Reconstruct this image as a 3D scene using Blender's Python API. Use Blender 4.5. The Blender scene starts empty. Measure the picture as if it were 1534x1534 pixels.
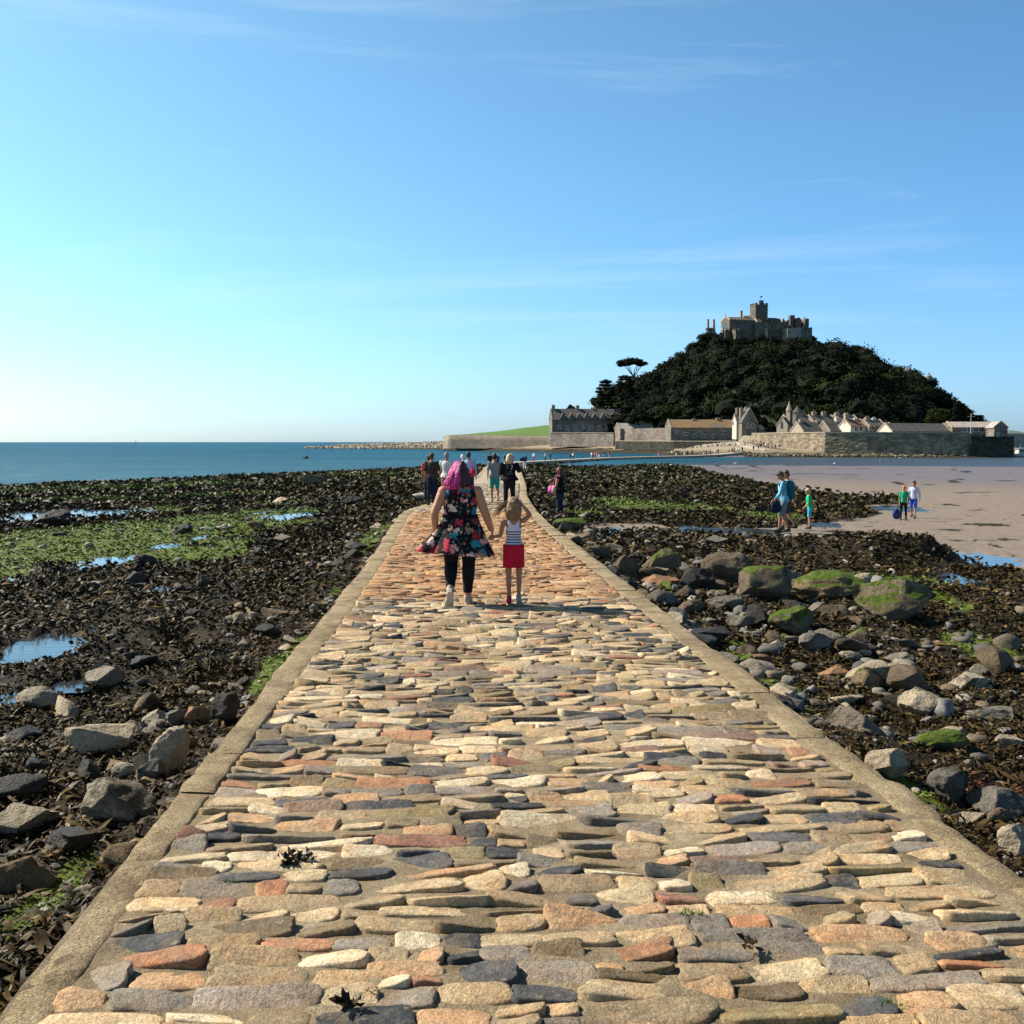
import bpy, bmesh, math, random
import numpy as np
from mathutils import Vector, Matrix
random.seed(7)
RNG = np.random.default_rng(11)
SC = bpy.context.scene
COL = SC.collection
R = math.radians
PI = math.pi

# ------------------------------------------------------------ noise
_p = np.random.default_rng(3).permutation(256)
PERM = np.concatenate([_p, _p, _p])
_g2 = np.array([[math.cos(a), math.sin(a)] for a in np.linspace(0, 2*PI, 17)[:16]])
_g3 = np.random.default_rng(5).normal(size=(64, 3)); _g3 /= np.linalg.norm(_g3, axis=1)[:, None]

def n2(x, y, s=0):
    x = np.asarray(x, float) + s*17.31; y = np.asarray(y, float) + s*9.77
    xi = np.floor(x).astype(int); yi = np.floor(y).astype(int)
    xf = x-xi; yf = y-yi; xi &= 255; yi &= 255
    u = xf*xf*xf*(xf*(xf*6-15)+10); v = yf*yf*yf*(yf*(yf*6-15)+10)
    def g(i, j, a, b):
        h = _g2[PERM[PERM[(xi+i) & 255]+((yi+j) & 255)] & 15]
        return h[..., 0]*a + h[..., 1]*b
    a = g(0, 0, xf, yf); b = g(1, 0, xf-1, yf); c = g(0, 1, xf, yf-1); d = g(1, 1, xf-1, yf-1)
    return 1.5*((a*(1-u)+b*u)*(1-v) + (c*(1-u)+d*u)*v)

def fbm(x, y, o=4, s=0, gain=.5):
    r = 0; a = 1; f = 1
    for k in range(o):
        r = r + a*n2(x*f, y*f, s+k*3); a *= gain; f *= 2.03
    return r

def n3(p, s=0):
    p = p + s*7.13
    i = np.floor(p).astype(int); f = p-i; i &= 255
    w = f*f*f*(f*(f*6-15)+10)
    r = 0
    for dx in (0, 1):
        for dy in (0, 1):
            for dz in (0, 1):
                h = PERM[PERM[PERM[(i[:, 0]+dx) & 255]+((i[:, 1]+dy) & 255)]+((i[:, 2]+dz) & 255)] & 63
                g = _g3[h]
                d = f-np.array([dx, dy, dz])
                ww = (w[:, 0] if dx else 1-w[:, 0])*(w[:, 1] if dy else 1-w[:, 1])*(w[:, 2] if dz else 1-w[:, 2])
                r = r + ww*(g*d).sum(1)
    return 1.7*r

def sstep(a, b, x):
    t = np.clip((x-a)/(b-a), 0, 1)
    return t*t*(3-2*t)

# ------------------------------------------------------------ objects
def link(o, parent=None):
    COL.objects.link(o)
    if parent is not None: o.parent = parent
    return o

def tag(o, label=None, cat=None, group=None, kind=None):
    if label: o['label'] = label
    if cat: o['category'] = cat
    if group: o['group'] = group
    if kind: o['kind'] = kind
    return o

def empty(name, loc=(0, 0, 0), rz=0, label=None, cat=None, group=None):
    o = bpy.data.objects.new(name, None); COL.objects.link(o)
    o.empty_display_size = .2
    o.location = loc; o.rotation_euler = (0, 0, rz)
    return tag(o, label, cat, group)

def mesh_np(name, V, F, mat=None, parent=None, col=None, smooth=True, mi=None):
    """V (n,3); F list of int arrays (m,3) or (m,4); col (n,4) point colours; mi material index per face"""
    V = np.asarray(V, np.float32)
    F = [np.asarray(f, np.int32) for f in F if len(f)]
    me = bpy.data.meshes.new(name)
    me.vertices.add(len(V)); me.vertices.foreach_set('co', V.ravel())
    nl = sum(f.size for f in F); nf = sum(len(f) for f in F)
    me.loops.add(nl); me.polygons.add(nf)
    me.loops.foreach_set('vertex_index', np.concatenate([f.ravel() for f in F]))
    tot = np.concatenate([np.full(len(f), f.shape[1]) for f in F])
    st = np.concatenate([[0], np.cumsum(tot)[:-1]])
    me.polygons.foreach_set('loop_start', st.astype(np.int32))
    me.polygons.foreach_set('use_smooth', np.full(nf, bool(smooth)))
    if mi is not None: me.polygons.foreach_set('material_index', np.asarray(mi, np.int32))
    me.update(calc_edges=True); me.validate()
    if col is not None:
        at = me.color_attributes.new('Col', 'FLOAT_COLOR', 'POINT')
        c = np.ones((len(V), 4), np.float32); c[:, :col.shape[1]] = col
        at.data.foreach_set('color', c.ravel())
    for m in (mat if isinstance(mat, (list, tuple)) else [mat]):
        if m: me.materials.append(m)
    o = bpy.data.objects.new(name, me)
    return link(o, parent)

class MB:
    """collects simple solids into one mesh"""
    def __init__(s): s.V = []; s.F = []; s.M = []; s.n = 0
    def add(s, v, f, m=0):
        s.V += [tuple(p) for p in v]
        for q in f: s.F.append(tuple(i+s.n for i in q)); s.M.append(m)
        s.n += len(v); return s
    def box(s, x0, x1, y0, y1, z0, z1, m=0):
        return s.add([(x0,y0,z0),(x1,y0,z0),(x1,y1,z0),(x0,y1,z0),(x0,y0,z1),(x1,y0,z1),(x1,y1,z1),(x0,y1,z1)],
                     [(0,3,2,1),(4,5,6,7),(0,1,5,4),(1,2,6,5),(2,3,7,6),(3,0,4,7)], m)
    def prism(s, prof, y0, y1, axis='y', m=0):
        """closed profile (a,z) extruded along the axis y (a=x) or x (a=y)"""
        n = len(prof)
        if axis == 'y':
            v = [(a, y0, z) for a, z in prof] + [(a, y1, z) for a, z in prof]
        else:
            v = [(y0, a, z) for a, z in prof] + [(y1, a, z) for a, z in prof]
        f = [tuple(range(n)), tuple(range(2*n-1, n-1, -1))] + [(i, i+n, (i+1) % n+n, (i+1) % n) for i in range(n)]
        return s.add(v, f, m)
    def cyl(s, p0, p1, r0, r1=None, n=10, m=0):
        r1 = r0 if r1 is None else r1
        p0 = Vector(p0); p1 = Vector(p1); d = (p1-p0).normalized()
        a = d.orthogonal().normalized(); b = d.cross(a)
        v = []
        for p, r in ((p0, r0), (p1, r1)):
            for k in range(n):
                t = 2*PI*k/n; v.append(p + (a*math.cos(t)+b*math.sin(t))*max(r, 1e-4))
        f = [(k, (k+1) % n, n+(k+1) % n, n+k) for k in range(n)] + [tuple(range(n-1, -1, -1)), tuple(range(n, 2*n))]
        return s.add(v, f, m)
    def loft(s, rings, cap=True, m=0, closed=True):
        n = len(rings[0]); v = [p for r in rings for p in r]; f = []
        for i in range(len(rings)-1):
            for k in range(n if closed else n-1):
                f.append((i*n+k, i*n+(k+1) % n, (i+1)*n+(k+1) % n, (i+1)*n+k))
        if cap:
            f.append(tuple(range(n-1, -1, -1))); f.append(tuple(range((len(rings)-1)*n, len(rings)*n)))
        return s.add(v, f, m)
    def build(s, name, mats, parent=None, smooth=False):
        me = bpy.data.meshes.new(name)
        me.from_pydata([tuple(v) for v in s.V], [], s.F)
        bm = bmesh.new(); bm.from_mesh(me); bmesh.ops.recalc_face_normals(bm, faces=bm.faces)
        bm.to_mesh(me); bm.free()
        for m in (mats if isinstance(mats, (list, tuple)) else [mats]): me.materials.append(m)
        me.polygons.foreach_set('material_index', s.M)
        me.polygons.foreach_set('use_smooth', [smooth]*len(me.polygons))
        me.update()
        return link(bpy.data.objects.new(name, me), parent)

# ------------------------------------------------------------ materials
def srgb(r, g, b):
    f = lambda c: c/12.92 if c <= .04045 else ((c+.055)/1.055)**2.4
    return (f(r/255), f(g/255), f(b/255), 1)

class NT:
    def __init__(s, name):
        s.m = bpy.data.materials.new(name); s.m.use_nodes = True
        s.t = s.m.node_tree; s.N = s.t.nodes; s.L = s.t.links
        s.b = s.N['Principled BSDF']
    def n(s, typ, **kw):
        nd = s.N.new(typ)
        for k, v in kw.items():
            if k.startswith('i_'):
                key = k[2:].replace('_', ' ')
                nd.inputs[int(key) if key.isdigit() else key].default_value = v
            else: setattr(nd, k, v)
        return nd
    def l(s, a, b): s.L.new(a, b)
    def coord(s, kind='Object'): return s.n('ShaderNodeTexCoord').outputs[kind]
    def noise(s, scale, detail=4, rough=.6, vec=None, dist=0, out='Fac'):
        nd = s.n('ShaderNodeTexNoise', i_Scale=scale, i_Detail=detail, i_Roughness=rough, i_Distortion=dist)
        if vec is None: vec = s.geo()
        s.l(vec, nd.inputs['Vector']); return nd.outputs[out]
    def geo(s): return s.n('ShaderNodeNewGeometry').outputs['Position']
    def ramp(s, fac, stops, interp='LINEAR'):
        nd = s.n('ShaderNodeValToRGB'); cr = nd.color_ramp; cr.interpolation = interp
        while len(cr.elements) > 1: cr.elements.remove(cr.elements[-1])
        for i, (p, c) in enumerate(stops):
            e = cr.elements[0] if i == 0 else cr.elements.new(p)
            e.position = p
            e.color = c if isinstance(c, (tuple, list)) and len(c) == 4 else (tuple(c)+(1,) if isinstance(c, (tuple, list)) else (c, c, c, 1))
        s.l(fac, nd.inputs[0]); return nd.outputs[0]
    def mix(s, fac, a, b, mode='MIX'):
        nd = s.n('ShaderNodeMix', data_type='RGBA', blend_type=mode)
        for sock, v in ((nd.inputs[0], fac), (nd.inputs[6], a), (nd.inputs[7], b)):
            if hasattr(v, 'node'): s.l(v, sock)
            elif isinstance(v, (int, float)): sock.default_value = v if sock == nd.inputs[0] else (v, v, v, 1)
            else: sock.default_value = tuple(v) if len(v) == 4 else tuple(v)+(1,)
        return nd.outputs[2]
    def math(s, op, a, b=None, clamp=False):
        nd = s.n('ShaderNodeMath', operation=op, use_clamp=clamp)
        for i, v in enumerate((a, b)):
            if v is None: continue
            if hasattr(v, 'node'): s.l(v, nd.inputs[i])
            else: nd.inputs[i].default_value = v
        return nd.outputs[0]
    def bump(s, h, strength=.5, dist=.01, nrm=None):
        nd = s.n('ShaderNodeBump', i_Strength=strength, i_Distance=dist)
        s.l(h, nd.inputs['Height'])
        if nrm is not None: s.l(nrm, nd.inputs['Normal'])
        return nd.outputs[0]
    def fin(s, color=None, rough=.8, normal=None, spec=None, **kw):
        for key, v in (('Base Color', color), ('Roughness', rough), ('Normal', normal), ('Specular IOR Level', spec)):
            if v is None: continue
            if hasattr(v, 'node'): s.l(v, s.b.inputs[key])
            else: s.b.inputs[key].default_value = (tuple(v)+(1,))[:4] if isinstance(v, (tuple, list)) else v
        for k, v in kw.items(): s.b.inputs[k.replace('_', ' ')].default_value = v
        return s.m

def plain(name, c, rough=.8, var=.25, scale=8, bump=.2, bdist=.01, obj=True, spec=.3):
    """colour with soft variation and a fine bump"""
    t = NT(name); v = t.coord('Object') if obj else t.geo()
    n = t.noise(scale, 5, .6, v)
    col = t.mix(1.0, c, t.ramp(n, [(.25, 1-var), (.75, 1+var)]), 'MULTIPLY')
    return t.fin(col, rough, t.bump(t.noise(scale*5, 3, .6, v), bump, bdist) if bump else None, spec)

# ------------------------------------------------------------ camera and pixel helper
CAMZ = 1.72; FPX = 1600.0
PITCH = math.atan(105/FPX)
cam_d = bpy.data.cameras.new('camera'); cam = bpy.data.objects.new('camera', cam_d); COL.objects.link(cam)
cam.location = (0, 0, CAMZ); cam.rotation_euler = (PI/2-PITCH, 0, 0)
cam_d.sensor_width = 36; cam_d.lens = 36*FPX/1534; cam_d.clip_end = 60000; cam_d.clip_start = .05
SC.camera = cam
SC.render.resolution_x = SC.render.resolution_y = 1024

def ray(px, py):
    u = (px-767)/FPX; v = (767-py)/FPX
    c, s = math.cos(PITCH), math.sin(PITCH)
    return (u, c+v*s, -s+v*c)
def at_y(px, py, y):
    """the world point that is seen at a pixel and stands at distance y"""
    d = ray(px, py); k = y/d[1]
    return (d[0]*k, y, CAMZ+d[2]*k)
def on_fn(px, py, fn, y0=1.0, y1=600):
    d = ray(px, py); y = y0; py_ = y0
    while y < y1:
        k = y/d[1]; z = CAMZ+d[2]*k
        if z <= fn(d[0]*k, y): break
        py_ = y; y *= 1.03
    a, b = py_, y
    for _ in range(18):
        m = (a+b)/2; k = m/d[1]
        if CAMZ+d[2]*k <= fn(d[0]*k, m): b = m
        else: a = m
    k = b/d[1]
    return (d[0]*k, b, CAMZ+d[2]*k)
# ------------------------------------------------------------ people
def V3(p): return Vector(p)
def ellipsoid(mb, c, r, rot=None, nu=14, nv=9):
    rings = []
    M = rot or Matrix.Identity(3)
    for j in range(1, nv):
        t = PI*j/nv
        rings.append([tuple(V3(c)+M @ V3((r[0]*math.sin(t)*math.cos(2*PI*k/nu), r[1]*math.sin(t)*math.sin(2*PI*k/nu), -r[2]*math.cos(t)))) for k in range(nu)])
    mb.loft(rings)
def limbp(mb, pts, rad, n=12, flat=1.0, up=(0, 1, 0)):
    """tapered tube with round ends through the joints"""
    P = [V3(p) for p in pts]; rings = []
    def ring(p, d, r):
        a = V3(up).cross(d)
        if a.length < 1e-3: a = V3((1, 0, 0)).cross(d)
        a.normalize(); b = d.cross(a)
        return [tuple(p+a*math.cos(2*PI*k/n)*r*flat+b*math.sin(2*PI*k/n)*r) for k in range(n)]
    d0 = (P[1]-P[0]).normalized(); d1 = (P[-1]-P[-2]).normalized()
    for f in (.25, .65): rings.append(ring(P[0]-d0*rad[0]*math.sqrt(1-f*f)*.8, d0, rad[0]*f))
    for i in range(len(P)):
        d = ((P[min(i+1, len(P)-1)]-P[max(i-1, 0)])).normalized()
        rings.append(ring(P[i], d, rad[i]))
        if i < len(P)-1:
            m = (P[i]+P[i+1])/2; dd = (P[i+1]-P[i]).normalized(); rings.append(ring(m, dd, (rad[i]+rad[i+1])/2*1.04))
    for f in (.65, .25): rings.append(ring(P[-1]+d1*rad[-1]*math.sqrt(1-f*f)*.8, d1, rad[-1]*f))
    mb.loft(rings)
def remesh(mb, vox, name, mats, parent=None, smooth=2, noise=0, seed=0):
    me = bpy.data.meshes.new('tmp'); me.from_pydata([tuple(v) for v in mb.V], [], mb.F)
    bm = bmesh.new(); bm.from_mesh(me); bmesh.ops.recalc_face_normals(bm, faces=bm.faces); bm.to_mesh(me); bm.free()
    o = bpy.data.objects.new('tmp', me); COL.objects.link(o)
    md = o.modifiers.new('r', 'REMESH'); md.mode = 'VOXEL'; md.voxel_size = vox
    if smooth:
        sm = o.modifiers.new('s', 'SMOOTH'); sm.iterations = smooth; sm.factor = .5
    dg = bpy.context.evaluated_depsgraph_get(); dg.update()
    m2 = bpy.data.meshes.new_from_object(o.evaluated_get(dg))
    bpy.data.objects.remove(o); bpy.data.meshes.remove(me)
    n = len(m2.vertices); co = np.empty(n*3, np.float32); m2.vertices.foreach_get('co', co); co = co.reshape(-1, 3)
    if noise:
        nr = np.empty(n*3, np.float32); m2.vertices.foreach_get('normal', nr); nr = nr.reshape(-1, 3)
        co = co+nr*(noise*(n3(co*np.array([14, 14, 7.]), seed)+.6*n3(co*30., seed+1)))[:, None].astype(np.float32)
        m2.vertices.foreach_set('co', co.ravel())
    m2.name = name; m2.materials.clear()
    for m in (mats if isinstance(mats, (list, tuple)) else [mats]): m2.materials.append(m)
    m2.polygons.foreach_set('use_smooth', [True]*len(m2.polygons)); m2.update()
    return link(bpy.data.objects.new(name, m2), parent)

def cloth(name, c, var=.18, rough=.9, fold=1):
    t = NT(name); v = t.coord('Object')
    mpn = t.n('ShaderNodeMapping'); mpn.inputs['Scale'].default_value = (1, 1, .45); t.l(v, mpn.inputs[0])
    n = t.noise(9, 4, .6, mpn.outputs[0])
    col = t.mix(1, tuple(c)+(1,), t.ramp(n, [(.3, 1-var), (.7, 1+var)]), 'MULTIPLY')
    return t.fin(col, rough, t.bump(t.noise(11, 3, .6, mpn.outputs[0], 1.2), .6*fold, .03), .15)
SKIN = plain('skin', (.38, .175, .095, 1), .6, .08, 12, .1, .004, spec=.35)
SKINP = plain('fair skin', (.46, .215, .12, 1), .6, .08, 12, .1, .004, spec=.35)
def hairm(name, c1, c2):
    t = NT(name); v = t.coord('Object'); mpn = t.n('ShaderNodeMapping'); mpn.inputs['Scale'].default_value = (1, 1, .12); t.l(v, mpn.inputs[0])
    n = t.noise(70, 4, .7, mpn.outputs[0], .6)
    return t.fin(t.ramp(n, [(.3, c1), (.7, c2)]), .5, t.bump(n, .9, .012), .4)
H_BROWN = hairm('brown hair', (.03, .018, .01), (.09, .05, .028)); H_BLACK = hairm('black hair', (.008, .006, .005), (.03, .022, .018))
H_BLOND = hairm('blond hair', (.36, .25, .12), (.68, .52, .30)); H_DKBLOND = hairm('dark blond hair', (.14, .075, .03), (.36, .22, .10))
H_RED = hairm('auburn hair', (.05, .010, .005), (.16, .035, .014)); H_GREY = hairm('grey hair', (.16, .14, .12), (.35, .32, .28))
EYEM = plain('eye', (.02, .015, .012, 1), .3, 0, 5, 0); SHOE_D = plain('dark shoe', (.03, .026, .024, 1), .6, .1, 10, .1); SHOE_L = plain('pale canvas shoe', (.36, .30, .22, 1), .8, .1, 10, .1)
SOLE = plain('rubber sole', (.46, .41, .33, 1), .8, .1, 20, .2); SHOE_R = plain('red shoe', (.40, .03, .05, 1), .6, .1, 10, .1)

BASE = dict(hip=(.085, 0, .90), knee=(.115, .015, .49), ankle=(.125, -.02, .085), sh=(.185, -.01, 1.42), el=(.235, -.03, 1.14), wr=(.245, .04, .90))
TOR_M = [(.84, .10, .09, 0), (.90, .162, .112, -.012), (.97, .168, .115, -.01), (1.05, .150, .103, 0), (1.14, .146, .10, .003), (1.25, .165, .108, 0), (1.34, .178, .108, -.004), (1.41, .165, .088, -.01), (1.455, .105, .066, -.012), (1.48, .06, .05, -.01)]
TOR_F = [(.84, .11, .10, 0), (.90, .175, .122, -.018), (.96, .178, .122, -.015), (1.05, .145, .103, 0), (1.12, .135, .097, .003), (1.25, .150, .112, .006), (1.33, .158, .105, 0), (1.40, .150, .083, -.01), (1.45, .095, .06, -.012), (1.48, .052, .048, -.01)]

class Person:
    def __init__(s, name, label, H=1.75, fem=False, girth=1.0, tx=1.0, ty=1.0, head=1.0, skin=None, vox=.014, pose=None, lean=0, nod=0, turn=0, group=None):
        s.k = H/1.75; s.g = girth; s.vox = vox; s.skin = skin or SKIN; s.lean = lean; s.nod = nod; s.turn = turn
        s.tor = [(z, rx*tx, ry*ty, cy) for z, rx, ry, cy in (TOR_F if fem else TOR_M)]
        s.hs = head; s.J = {}
        for key, p in BASE.items():
            for sd_, sg in (('L', -1), ('R', 1)):
                q = (p[0]*sg*(tx if key in ('sh', 'el', 'wr') else 1), p[1], p[2]); s.J[key+sd_] = q
        for key, p in (pose or {}).items(): s.J[key] = p
        s.root = empty(name, (0, 0, 0), 0, label, 'person', group)
    def up(s, p):
        """lean of the upper body about the hips"""
        x, y, z = p
        if s.lean and z > .9:
            c, q = math.cos(s.lean), math.sin(s.lean); dz = z-.9; y, z = y*c+dz*q, .9+dz*c-y*q
        return (x, y, z)
    def sc(s, p): return tuple(a*s.k for a in p)
    def j(s, n):
        p = s.J[n]; return s.sc(s.up(p) if n[:2] in ('sh', 'el', 'wr') else p)
    def torso(s, mb, z0, z1, inf=0, n=24, extra=None):
        R_ = []; zs = [t[0] for t in s.tor]
        steps = np.linspace(z0, z1, max(4, int((z1-z0)/.035)))
        for z in steps:
            rx, ry, cy = (float(np.interp(z, zs, [t[i] for t in s.tor])) for i in (1, 2, 3))
            rx += inf; ry += inf
            if extra: e = extra(z); rx += e[0]; ry += e[1]
            R_.append([s.sc(s.up((rx*math.cos(a)*(1 if True else 1), cy+ry*math.sin(a), z))) for a in np.linspace(0, 2*PI, n, endpoint=False)])
        mb.loft(R_)
    def arm(s, mb, sd_, f=1.0, inf=0, loose=0):
        """f: how far down the arm (1 = wrist)"""
        a, b, c = (V3(s.j(q+sd_)) for q in ('sh', 'el', 'wr')); g = s.g; k = s.k
        r = [(.052*g+inf)*k, (.045*g+inf)*k, (.038*g+inf+loose)*k, (.036*g+inf+loose)*k, (.026*g+inf+loose)*k]
        m1 = a.lerp(b, .5); m2 = b.lerp(c, .45)
        pts = [a, m1, b, m2, c]; t = f*4
        n = int(t); pp = pts[:n+1]; rr = r[:n+1]
        if t-n > .01 and n < 4: pp.append(pts[n].lerp(pts[n+1], t-n)); rr.append(r[n]+(r[n+1]-r[n])*(t-n))
        if len(pp) < 2: pp.append(pts[0].lerp(pts[1], .4)); rr.append(rr[0])
        limbp(mb, pp, rr)
    def hand(s, mb, sd_, curl=.5, d=None, fine=True):
        b, c = V3(s.j('el'+sd_)), V3(s.j('wr'+sd_)); k = s.k
        d = (V3(d) if d else (c-b)).normalized()
        side = V3((1, 0, 0)) if abs(d.x) < .8 else V3((0, 1, 0))
        palmn = (side-d*side.dot(d)).normalized()*(-1 if sd_ == 'R' else 1)     # palm looks at the body
        w = d.cross(palmn).normalized()                                          # across the knuckles
        if w.y < 0: w = -w
        p0 = c+d*.02*k; p1 = c+d*.085*k
        for q in (-.024, -.008, .008, .024): limbp(mb, [p0+w*q*.7*k, p1+w*q*k], [.014*k, .013*k], 8)
        L = [.060, .072, .068, .052]
        for i, q in enumerate((.027, .009, -.009, -.027)):
            a0 = p1+w*q*k; cu = curl*(1+.12*i)
            a1 = a0+(d*math.cos(cu*.7)+palmn*math.sin(cu*.7))*L[i]*.5*k
            a2 = a1+(d*math.cos(cu*1.6)+palmn*math.sin(cu*1.6))*L[i]*.5*k
            limbp(mb, [a0, a1, a2], [.0098*k, .009*k, .0078*k], 8)
        t0 = c+d*.025*k+w*.022*k; t1 = t0+(d*.6+w*.65+palmn*.35).normalized()*.04*k; t2 = t1+(d*.85+w*.2+palmn*.45).normalized()*.032*k
        limbp(mb, [t0, t1, t2], [.013*k, .011*k, .009*k], 8)
    def leg(s, mb, sd_, f0=0, f=1.0, inf=0, loose=0):
        a, b, c = (V3(s.j(q+sd_)) for q in ('hip', 'knee', 'ankle')); g = s.g; k = s.k
        sgn = -1 if sd_ == 'L' else 1
        pts = [a, a.lerp(b, .35), a.lerp(b, .7), b, b.lerp(c, .3)+V3((0, -.014*k, 0)), b.lerp(c, .65), c]
        g = getattr(s, 'gl', s.g); r = [.088*g, .080*g, .064*g, .054*g, .054*g, .041*g, .033*g]; r = [(q+inf+loose*(i/6))*k for i, q in enumerate(r)]
        t = f*6; n = int(t); pp = pts[:n+1]; rr = r[:n+1]
        if t-n > .01 and n < 6: pp.append(pts[n].lerp(pts[n+1], t-n)); rr.append(r[n]+(r[n+1]-r[n])*(t-n))
        limbp(mb, pp, rr, 14)
    def foot(s, mb, sd_, inf=0, pitch=0, w=.042):
        c = V3(s.j('ankle'+sd_)); k = s.k; q = math.cos(pitch); t = math.sin(pitch)
        def P(x, y, z):
            y, z = y*q+z*t, -y*t+z*q
            return tuple(c+V3((x*k, y*k, z*k)))
        sg = -1 if sd_ == 'L' else 1
        rings = []
        for (y, hw, z0, z1) in ((-.062, .018, -.075, -.03), (-.05, .031, -.082, .01), (-.01, .036, -.082, .035), (.04, .036, -.080, .018), (.10, .044, -.082, -.02), (.15, .043, -.082, -.038), (.19, .028, -.080, -.052), (.205, .012, -.075, -.06)):
            hw += inf; z1 += inf; z0 -= inf*.3; zc = (z0+z1)/2; hz = (z1-z0)/2
            rings.append([P(sg*.012*(y > .05)+hw*math.copysign(abs(math.cos(a))**.7, math.cos(a)), y, zc+hz*math.copysign(abs(math.sin(a))**.8, math.sin(a))) for a in np.linspace(0, 2*PI, 14, endpoint=False)])
        mb.loft(rings)
        limbp(mb, [tuple(c+V3((0, 0, .05*k))), tuple(c+V3((0, -.005*k, -.03*k)))], [(.034+inf)*k, (.036+inf)*k])
    def headc(s):
        return V3(s.sc(s.up((0, .012, 1.75-.118*s.hs))))
    def hrot(s): return Matrix.Rotation(s.turn, 3, 'Z') @ Matrix.Rotation(-(s.lean*.6+s.nod), 3, 'X')
    def H(s, x, y, z): return tuple(s.headc()+s.hrot() @ V3((x, y, z))*s.k*s.hs)
    def headm(s, mb):
        k = s.k*s.hs; M = s.hrot()
        ellipsoid(mb, s.H(0, -.005, .015), (.074*k, .092*k, .10*k), M); ellipsoid(mb, s.H(0, .022, -.045), (.058*k, .068*k, .070*k), M)
        ellipsoid(mb, s.H(0, .062, -.092), (.026*k, .026*k, .022*k), M)
        limbp(mb, [s.H(0, .086, .005), s.H(0, .106, -.032)], [.009*k, .013*k], 8)
        for q in (-1, 1):
            ellipsoid(mb, s.H(q*.076, -.005, -.012), (.010*k, .020*k, .031*k), M)
            ellipsoid(mb, s.H(q*.030, .074, .022), (.026*k, .016*k, .009*k), M)
        ellipsoid(mb, s.H(0, .088, -.058), (.024*k, .008*k, .006*k), M); ellipsoid(mb, s.H(0, .086, -.068), (.021*k, .009*k, .006*k), M)
        limbp(mb, [s.sc(s.up((0, -.012, 1.44))), s.H(0, -.018, -.06)], [.056*s.k, .050*k])
    def body(s, pitchL=0, pitchR=0, curlL=.5, curlR=.5, dL=None, dR=None, hands=True, z1=1.48):
        mb = MB(); s.torso(mb, .84, z1)
        for sd_ in 'LR':
            s.arm(mb, sd_); s.leg(mb, sd_)
            ellipsoid(mb, s.j('sh'+sd_), tuple(q*s.k*s.g for q in (.055, .055, .055)))
            if hands: s.hand(mb, sd_, curlL if sd_ == 'L' else curlR, dL if sd_ == 'L' else dR)
            s.foot(mb, sd_, 0, pitchL if sd_ == 'L' else pitchR)
        s.headm(mb)
        b = remesh(mb, s.vox, 'body', s.skin, s.root, 2)
        if s.vox < .02:
            for q in (-1, 1):
                e = MB(); ellipsoid(e, s.H(q*.029, .080, .008), tuple(a*s.k*s.hs for a in (.011, .007, .0065)), s.hrot(), 10, 6)
                e.build('eye', EYEM, b, True)
        return b
    def shirt(s, mat, z0=.93, sleeve=.45, inf=.014, z1=1.455, name='shirt', noise=.006, hem=.0, loose=.004):
        mb = MB(); s.torso(mb, z0, z1, inf, extra=(lambda z: (hem*max(0, 1.1-z)*3, hem*max(0, 1.1-z)*3)) if hem else None)
        for sd_ in 'LR':
            if sleeve > 0:
                s.arm(mb, sd_, sleeve, inf, loose)
            if sleeve >= 0: ellipsoid(mb, s.j('sh'+sd_), tuple(q*s.k*s.g for q in (.062, .060, .060)))
        return remesh(mb, s.vox, name, mat, s.root, 2, noise*s.k, 3)
    def trousers(s, mat, f=1.0, inf=.012, loose=.01, z1=1.0, name='trousers', noise=.005):
        mb = MB(); s.torso(mb, .84, z1, inf)
        for sd_ in 'LR': s.leg(mb, sd_, 0, f, inf, loose)
        return remesh(mb, s.vox, name, mat, s.root, 2, noise*s.k, 9)
    def shoes(s, mL, mR=None, pitchL=0, pitchR=0, sole=None):
        for sd_, m, p in (('L', mL, pitchL), ('R', mR or mL, pitchR)):
            mb = MB(); s.foot(mb, sd_, .008, p)
            o = remesh(mb, min(s.vox, .010), 'shoe', m, s.root, 1)
            if sole:
                c = V3(s.j('ankle'+sd_)); k = s.k; q = math.cos(p); t = math.sin(p); sg = -1 if sd_ == 'L' else 1; r = []
                for z in (-.097, -.079):
                    r.append([tuple(c+V3(((sg*.012*(y > .05)+hw*sx_)*k, (y*q+z*t)*k, (-y*t+z*q)*k))) for (y, hw, sx_) in ((-.07, .02, 1), (-.02, .042, 1), (.04, .040, 1), (.11, .054, 1), (.17, .048, 1), (.215, .018, 1), (.215, .018, -1), (.17, .048, -1), (.11, .054, -1), (.04, .040, -1), (-.02, .042, -1), (-.07, .02, -1))])
                MB().loft(r).build('sole', sole, o)
    def hair(s, mat, long=0, vol=1.0, locks=None, top=1.0, fringe=True, noise=.006, lockr=.024, seed=1):
        mb = MB(); k = s.k*s.hs; M = s.hrot()
        ellipsoid(mb, s.H(0, -.020, .034), (.083*k*vol, .092*k*vol, .094*k*vol*top), M)
        ellipsoid(mb, s.H(0, -.042, -.01), (.078*k*vol, .066*k*vol, .085*k*vol), M)
        if fringe: ellipsoid(mb, s.H(0, .050, .075), (.058*k, .040*k, .026*k), M)
        for L in (locks or []):
            limbp(mb, [s.H(*p) for p in L], [lockr*k]*(len(L)-1)+[lockr*.45*k], 8)
        if long:
            g = random.Random(seed)
            for i in range(11):
                a = PI+PI*i/10; x = .07*math.cos(a)*vol; y = -.03+.055*math.sin(a)*vol
                w = g.uniform(-.012, .012)
                limbp(mb, [s.H(x, y, .03), s.H(x*1.12+w, y*1.1-.01, -.04-.2*long), s.H(x*1.15-w, y*1.05-.01, -.08-.5*long), s.H(x*1.05+w, y-.005, -.10-long+g.uniform(-.02, .02))], [.026*k, .027*k, .024*k, .012*k], 8)
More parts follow.
